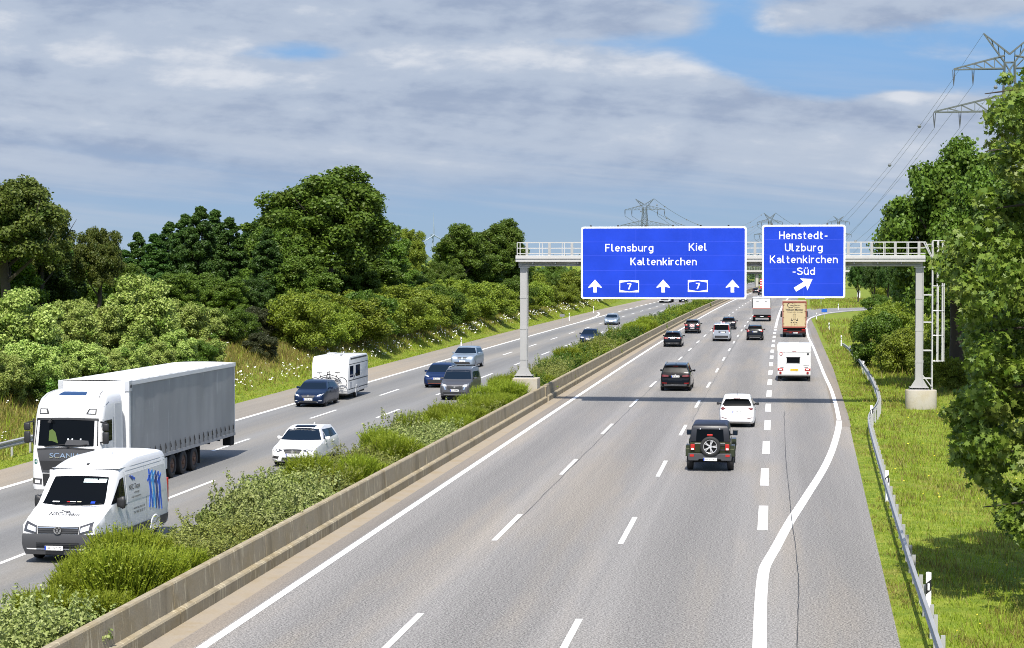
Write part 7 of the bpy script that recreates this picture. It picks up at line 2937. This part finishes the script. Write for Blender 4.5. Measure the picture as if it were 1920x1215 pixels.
def build_grass():
    rng = np.random.default_rng(99)
    # right verge
    n = 150000
    Y = 34 + (190 - 34) * rng.random(n) ** 2.0
    e = np.interp(Y, [a for a, _ in RIGHT_EDGE], [b for _, b in RIGHT_EDGE])
    u = rng.random(n) ** 1.1
    xr = e + .03 + u * (9.5 + .02 * Y)
    X = xr + xc(Y)
    Z = terrain(X, Y) - .04
    q = np.sin(X * 1.7 + 1.2 * np.sin(Y * .6)) * np.sin(Y * .45 + X * .6) + .5 * np.sin(X * 4.1 + Y * 2.3)
    h = rng.uniform(.06, .20, n) * (1 + .5 * q) * np.interp(xr - e, [0, .5, 1.5], [.45, .7, 1.0])
    tall = (rng.random(n) < .10) & (xr - e > 1.4)
    h = np.where(tall, h * 2.3, h)
    v = blades(rng, X, Y, Z, np.maximum(h, .04), np.interp(Y, [34, 190], [.022, .060]))
    dry = (q > .35) & (rng.random(n) < .55) | (tall & (rng.random(n) < .5))
    tag(link_mesh("verge_grass", np_mesh("verge_grass", v[~dry], 3, L_GRASS)), "short green grass on the right verge", "grass", kind='stuff')
    tag(link_mesh("dry_grass", np_mesh("dry_grass", v[dry], 3, L_GRASSD)), "dry straw-coloured tufts on the right verge", "grass", kind='stuff')
    # left bank
    n = 190000
    Y = 50 + (420 - 50) * rng.random(n) ** 1.6
    e = np.interp(Y, [a for a, _ in LEFT_EDGE], [b for _, b in LEFT_EDGE])
    u = rng.random(n)
    xr = e - .03 - u * 10.5
    X = xr + xc(Y)
    Z = terrain(X, Y) - .04
    q = np.sin(X * .9 + 1.2 * np.sin(Y * .21)) * np.sin(Y * .17 + X * .5) + .4 * np.sin(X * 3.1 + Y * 1.3)
    h = rng.uniform(.10, .34, n) * (1 + .45 * q) * np.interp(e - xr, [0, 1.3, 2.2], [.4, .5, 1.7])
    v = blades(rng, X, Y, Z, np.maximum(h, .05), np.interp(Y, [50, 420], [.035, .13]))
    dry = (e - xr > 1.5 + .6 * q) & (rng.random(n) < np.interp(e - xr, [1.5, 4], [.35, .80]))
    tag(link_mesh("bank_grass", np_mesh("bank_grass", v[~dry], 3, L_GRASS)), "green grass along the foot of the left bank", "grass", kind='stuff')
    tag(link_mesh("meadow_grass", np_mesh("meadow_grass", v[dry], 3, L_GRASSD)), "dry brown meadow grass on the left bank", "grass", kind='stuff')
    # rough meadow further up the right side
    n = 60000
    Y = 130 + 330 * rng.random(n) ** 1.3
    xr = 5.2 + rng.random(n) ** 1.2 * 42
    X = xr + xc(Y)
    onramp = (Y > 285) & (Y < 440) & (np.abs(X - np.interp(Y, [290, 330, 360, 400, 440], [6, 9, 18, 40, 70])) < 7)
    q = np.sin(X * .55 + 1.2 * np.sin(Y * .11)) * np.sin(Y * .09 + X * .4) + .5 * np.sin(X * 1.9 + Y * .8)
    h = rng.uniform(.15, .45, n) * (1 + .6 * q)
    v = blades(rng, X, Y, terrain(X, Y) - .04, np.maximum(h, .08), np.interp(Y, [130, 460], [.06, .16]))
    dry = rng.random(n) < .35 + .35 * q
    tag(link_mesh("field_grass", np_mesh("field_grass", v[~dry & ~onramp], 3, L_GRASS)), "rough green grass inside the exit curve", "grass", kind='stuff')
    tag(link_mesh("field_hay", np_mesh("field_hay", v[dry & ~onramp], 3, L_GRASSD)), "dry straw-coloured grass inside the exit curve", "grass", kind='stuff')
    # white umbels and daisies
    n = 2100
    Y = 60 + (430 - 60) * rng.random(n) ** 1.15
    e = np.interp(Y, [a for a, _ in LEFT_EDGE], [b for _, b in LEFT_EDGE])
    cl = .5 + .5 * np.sin(Y * .16 + 1.7) * np.sin(Y * .047 + .6)
    off = np.where(rng.random(n) < .62, rng.normal(2.1, .55, n), rng.uniform(1.5, 9.5, n))
    keep = (rng.random(n) < .25 + .75 * cl) & (off > 1.1)
    Y, e, off = Y[keep], e[keep], off[keep]
    X = e - off + xc(Y)
    n = len(X)
    Z = terrain(X, Y) + rng.uniform(.25, .75, n)
    P = np.stack([X, Y, Z], 1)
    P = np.concatenate([P + rng.normal(0, .05, (n, 3)) for _ in range(2)])
    s = np.interp(P[:, 1], [60, 430], [.075, .17])[:, None]
    v = leaves(rng, P, np.tile([[0, -.6, .8]], (len(P), 1)), .085, 'clump', .35, .5, .3)
    v = np.concatenate([v[P[:, 1] < 190], leaves(rng, P[P[:, 1] >= 190], np.tile([[0, -.6, .8]], ((P[:, 1] >= 190).sum(), 1)), .105, 'clump', .35, .4, .3)])
    tag(link_mesh("wildflowers", np_mesh("wildflowers", v, 6, FLOWER)), "white wildflowers scattered along the left bank", "wildflowers", kind='stuff')
    n = 140
    Y = 38 + 150 * rng.random(n) ** 1.5
    e = np.interp(Y, [a for a, _ in RIGHT_EDGE], [b for _, b in RIGHT_EDGE])
    X = e + 1.2 + rng.random(n) * 7 + xc(Y)
    P = np.stack([X, Y, terrain(X, Y) + rng.uniform(.08, .3, n)], 1)
    v = leaves(rng, P, np.tile([[0, -.4, .9]], (n, 1)), .06, 'clump', .3, .4, .3)
    tag(link_mesh("yellow_flowers", np_mesh("yellow_flowers", v, 6, FLOWER_Y)), "tiny yellow flowers in the right verge", "wildflowers", kind='stuff')


def build_forest():
    """the far woods that close the horizon"""
    rng = np.random.default_rng(55)
    bl = []
    for k in range(2300):
        Y = rng.uniform(300, 1500)
        if rng.random() < .62:
            xr = -62 - rng.random() * 190 - (Y - 420) * .03
        else:
            xr = 60 + rng.random() * 160
        if Y > 760 and rng.random() < .85:
            xr = rng.uniform(-420, 330)
        top = rng.uniform(5.5, 10.0)
        X = xr + float(xc(Y))
        r = rng.uniform(3, 6)
        bl.append((X, Y, top - r * .7, r))
        bl.append((X + rng.normal(0, 2), Y + rng.normal(0, 2), top - r * 1.5, r * 1.1))
    for k in range(260):
        Y = rng.uniform(1900, 2600)
        X = rng.uniform(-1100, 700)
        bl.append((X, Y, rng.uniform(2, 9), rng.uniform(9, 16)))
    v = blob_crown(rng, bl, 130000, 1.3, 'clump', .3, .7, .3)
    tag(link_mesh("forest", np_mesh("forest", v, 6, L_FOREST)), "far dark woods closing the horizon", "forest", kind='stuff')


# ------------------------------------------------------------------ pylons, wires, wind turbine
STEEL_F = plain("pylon_steel", (.11, .125, .12), .6, metal=.2)
WIRE = plain("wire_grey", (.16, .17, .18), .6)


def pylon(label, px, Y, levels, rot, bar=.16, group="electricity pylons"):
    """lattice mast; levels: (peak z, upper arm z, upper half span, lower arm z, lower half span)"""
    zp, za, ha, zl, hl = levels
    x = at_depth(px, 495, Y)[0]
    t = thing("electricity_pylon", label, "pylon", (x, Y, 0), rot, group)
    w = lambda z: 3.6 - (3.6 - .95) * min(1, z / za)
    m = MB()
    zs = [0]
    while zs[-1] < za - 1:
        zs.append(zs[-1] + max(2.0, w(zs[-1]) * 1.35))
    zs[-1] = za + 1.2
    for a, b in zip(zs, zs[1:]):
        for sx, sy in ((1, 1), (1, -1), (-1, -1), (-1, 1)):
            m.bar((sx * w(a), sy * w(a), a), (sx * w(b), sy * w(b), b), bar * 1.3)
        for p, q in (((1, 1), (1, -1)), ((1, -1), (-1, -1)), ((-1, -1), (-1, 1)), ((-1, 1), (1, 1))):
            m.bar((p[0] * w(a), p[1] * w(a), a), (q[0] * w(b), q[1] * w(b), b), bar * .75)
            m.bar((q[0] * w(a), q[1] * w(a), a), (p[0] * w(b), p[1] * w(b), b), bar * .75)
            m.bar((p[0] * w(b), p[1] * w(b), b), (q[0] * w(b), q[1] * w(b), b), bar * .75)
    m.build("mast", STEEL_F, t, fix=False)
    pts = {}
    for nm, z, h in (("upper_arm", za, ha), ("lower_arm", zl, hl)):
        a = MB()
        ww = w(z)
        rise = 2.6 if h < 14 else 3.2
        for s in (-1, 1):
            for yy in (-1, 1):
                a.bar((s * ww, yy * ww, z), (s * h, yy * .2, z), bar)
                a.bar((s * ww, yy * ww, z + rise), (s * h, yy * .2, z + .15), bar)
                k = 5
                for i in range(k):
                    f, g = i / k, (i + 1) / k
                    lo = lambda q: (s * (ww + (h - ww) * q), yy * (ww + (.2 - ww) * q), z)
                    hi = lambda q: (s * (ww + (h - ww) * q), yy * (ww + (.2 - ww) * q), z + rise + (.15 - rise) * q)
                    a.bar(lo(f), hi(g), bar * .6)
                    a.bar(lo(g), hi(g), bar * .6)
            for i in range(6):
                f = i / 6
                ya = ww + (.2 - ww) * f
                a.bar((s * (ww + (h - ww) * f), -ya, z), (s * (ww + (h - ww) * f), ya, z), bar * .6)
        ao = a.build(nm, STEEL_F, t, fix=False)
        for s in (-1, 1):
            for f in (1.0, .62):
                xx = s * (ww + (h - ww) * f)
                q = MB()
                for d in (-.22, .22):
                    q.tube([(xx + d, 0, z), (xx + d * .6, 0, z - 1.4), (xx, 0, z - 3.2)], [.07, .12, .07], 6)
                q.build("insulator", plain("insulator_dark", (.07, .075, .08), .4), ao)
                pts[(nm, s, f)] = Vector((xx, 0, z - 3.2))
    v = MB()
    for s in (-1, 1):
        tip = (s * ha * .47, 0, zp)
        for yy in (-1, 1):
            v.bar((s * .95, yy * .95, za + 1.2), tip, bar)
            v.bar((0, yy * .95, za + 2.9), tip, bar)
        for i in range(4):
            f = i / 4
            v.bar((s * (.95 + (ha * .47 - .95) * f), .9 * (1 - f), za + 1.2 + (zp - za - 1.2) * f), (s * (ha * .47) * (f + .2), -.8 * (1 - f), za + 2.9 + (zp - za - 2.9) * (f + .2)), bar * .6)
        pts[("peak", s, 1)] = Vector(tip)
    v.build("earth_wire_peak", STEEL_F, t, fix=False)
    M = Matrix.Translation(t.location) @ Matrix.Rotation(rot, 4, 'Z')
    return {k: M @ p for k, p in pts.items()}


def build_power_line():
    A = pylon("tall lattice pylon rising behind the maple at the top right", 1890, 400, (55.0, 47.8, 11.0, 39.2, 14.8), -.10, .24)
    B = pylon("lattice pylon rising directly above the wide motorway sign", 1208.5, 1040, (43.6, 37.6, 11.2, 29.2, 13.6), -.25, .15)
    C = pylon("small distant pylon above the narrow exit sign's left corner", 1443, 1560, (49.5, 42.0, 10.5, 32, 13), -.3, .19)
    D = pylon("tiny distant pylon above the narrow exit sign's right corner", 1572, 2100, (60, 53.5, 12.0, 40, 14), -.3, .24)

    def wire(p, q, sag, r, label, balls=0):
        m = MB()
        n = 40
        pts = []
        for i in range(n + 1):
            f = i / n
            v = p.lerp(q, f)
            pts.append((v.x, v.y, v.z - 4 * sag * f * (1 - f)))
        m.tube(pts, r, 4)
        o = tag(m.build("power_line", WIRE, fix=False), label, "wire", "power line wires between the pylons")
        rg = random.Random(label + str(p.x))
        if balls:
            b = MB()
            for k in range(balls):
                f = (k + rg.uniform(.2, .8)) / balls
                v = p.lerp(q, f)
                z = v.z - 4 * sag * f * (1 - f)
                b.lathe([(-.45, 0), (-.32, .32), (0, .45), (.32, .32), (.45, 0)], 8, 'z', Matrix.Translation((v.x, v.y, z)))
            b.build("bird_marker", WIRE, o)
    for k in A:
        if k in B:
            nm = {"peak": "thin earth wire with dark marker balls strung between the two largest pylons", "upper_arm": "upper conductor wire running from the tall right pylon to the next", "lower_arm": "lower conductor wire running from the tall right pylon to the next"}[k[0]]
            wire(A[k], B[k], 50 if k[0] == 'peak' else 46, .035, nm, 10 if k[0] == 'peak' else 0)
    for k in B:
        wire(B[k], C[k], 16, .10, "distant wire between the pylon above the wide sign and the next small one", 9 if k[0] == 'peak' else 0)
        if k in D:
            wire(C[k], D[k], 14, .13, "far wire between the two smallest pylons", 5 if k[0] == 'peak' else 0)


def build_turbine():
    Y = 2400.0
    x, z = at_depth(811.5, 441, Y)
    t = thing("wind_turbine", "white wind turbine far off between the round oak groups", "wind turbine", (x, Y, 0), .5)
    W = plain("turbine_hazed", (.24, .30, .37), .5)  # distance haze put into the colour: white toned down to the sky's grey-blue
    MB().tube([(0, 0, 0), (0, 0, z - 1)], [1.7, .9], 14).build("tower", W, t, smooth=60)
    MB().box(-1.6, 1.6, -4, 5, z - 1.6, z + 1.6).build("nacelle", W, t, bevel=.5)
    for k in range(3):
        a = R(92 + 120 * k)
        d = Vector((math.cos(a), 0, math.sin(a)))
        m = MB()
        L = 29
        m.tube([Vector((0, -5, z)) + d * q for q in (0, 4, 9, 18, L)], [.6, .8, .75, .45, .12], 8)
        m.build("blade", W, t, smooth=60)
    m = MB()
    m.lathe([(-6.2, 0), (-5.6, .9), (-4.6, 1.3), (-3.9, 1.3)], 14, 'y', Matrix.Translation((0, 0, z)))
    m.build("hub", W, t, smooth=60)


build_median()
build_trees()
build_maple()
build_grass()
build_forest()
build_power_line()
build_turbine()
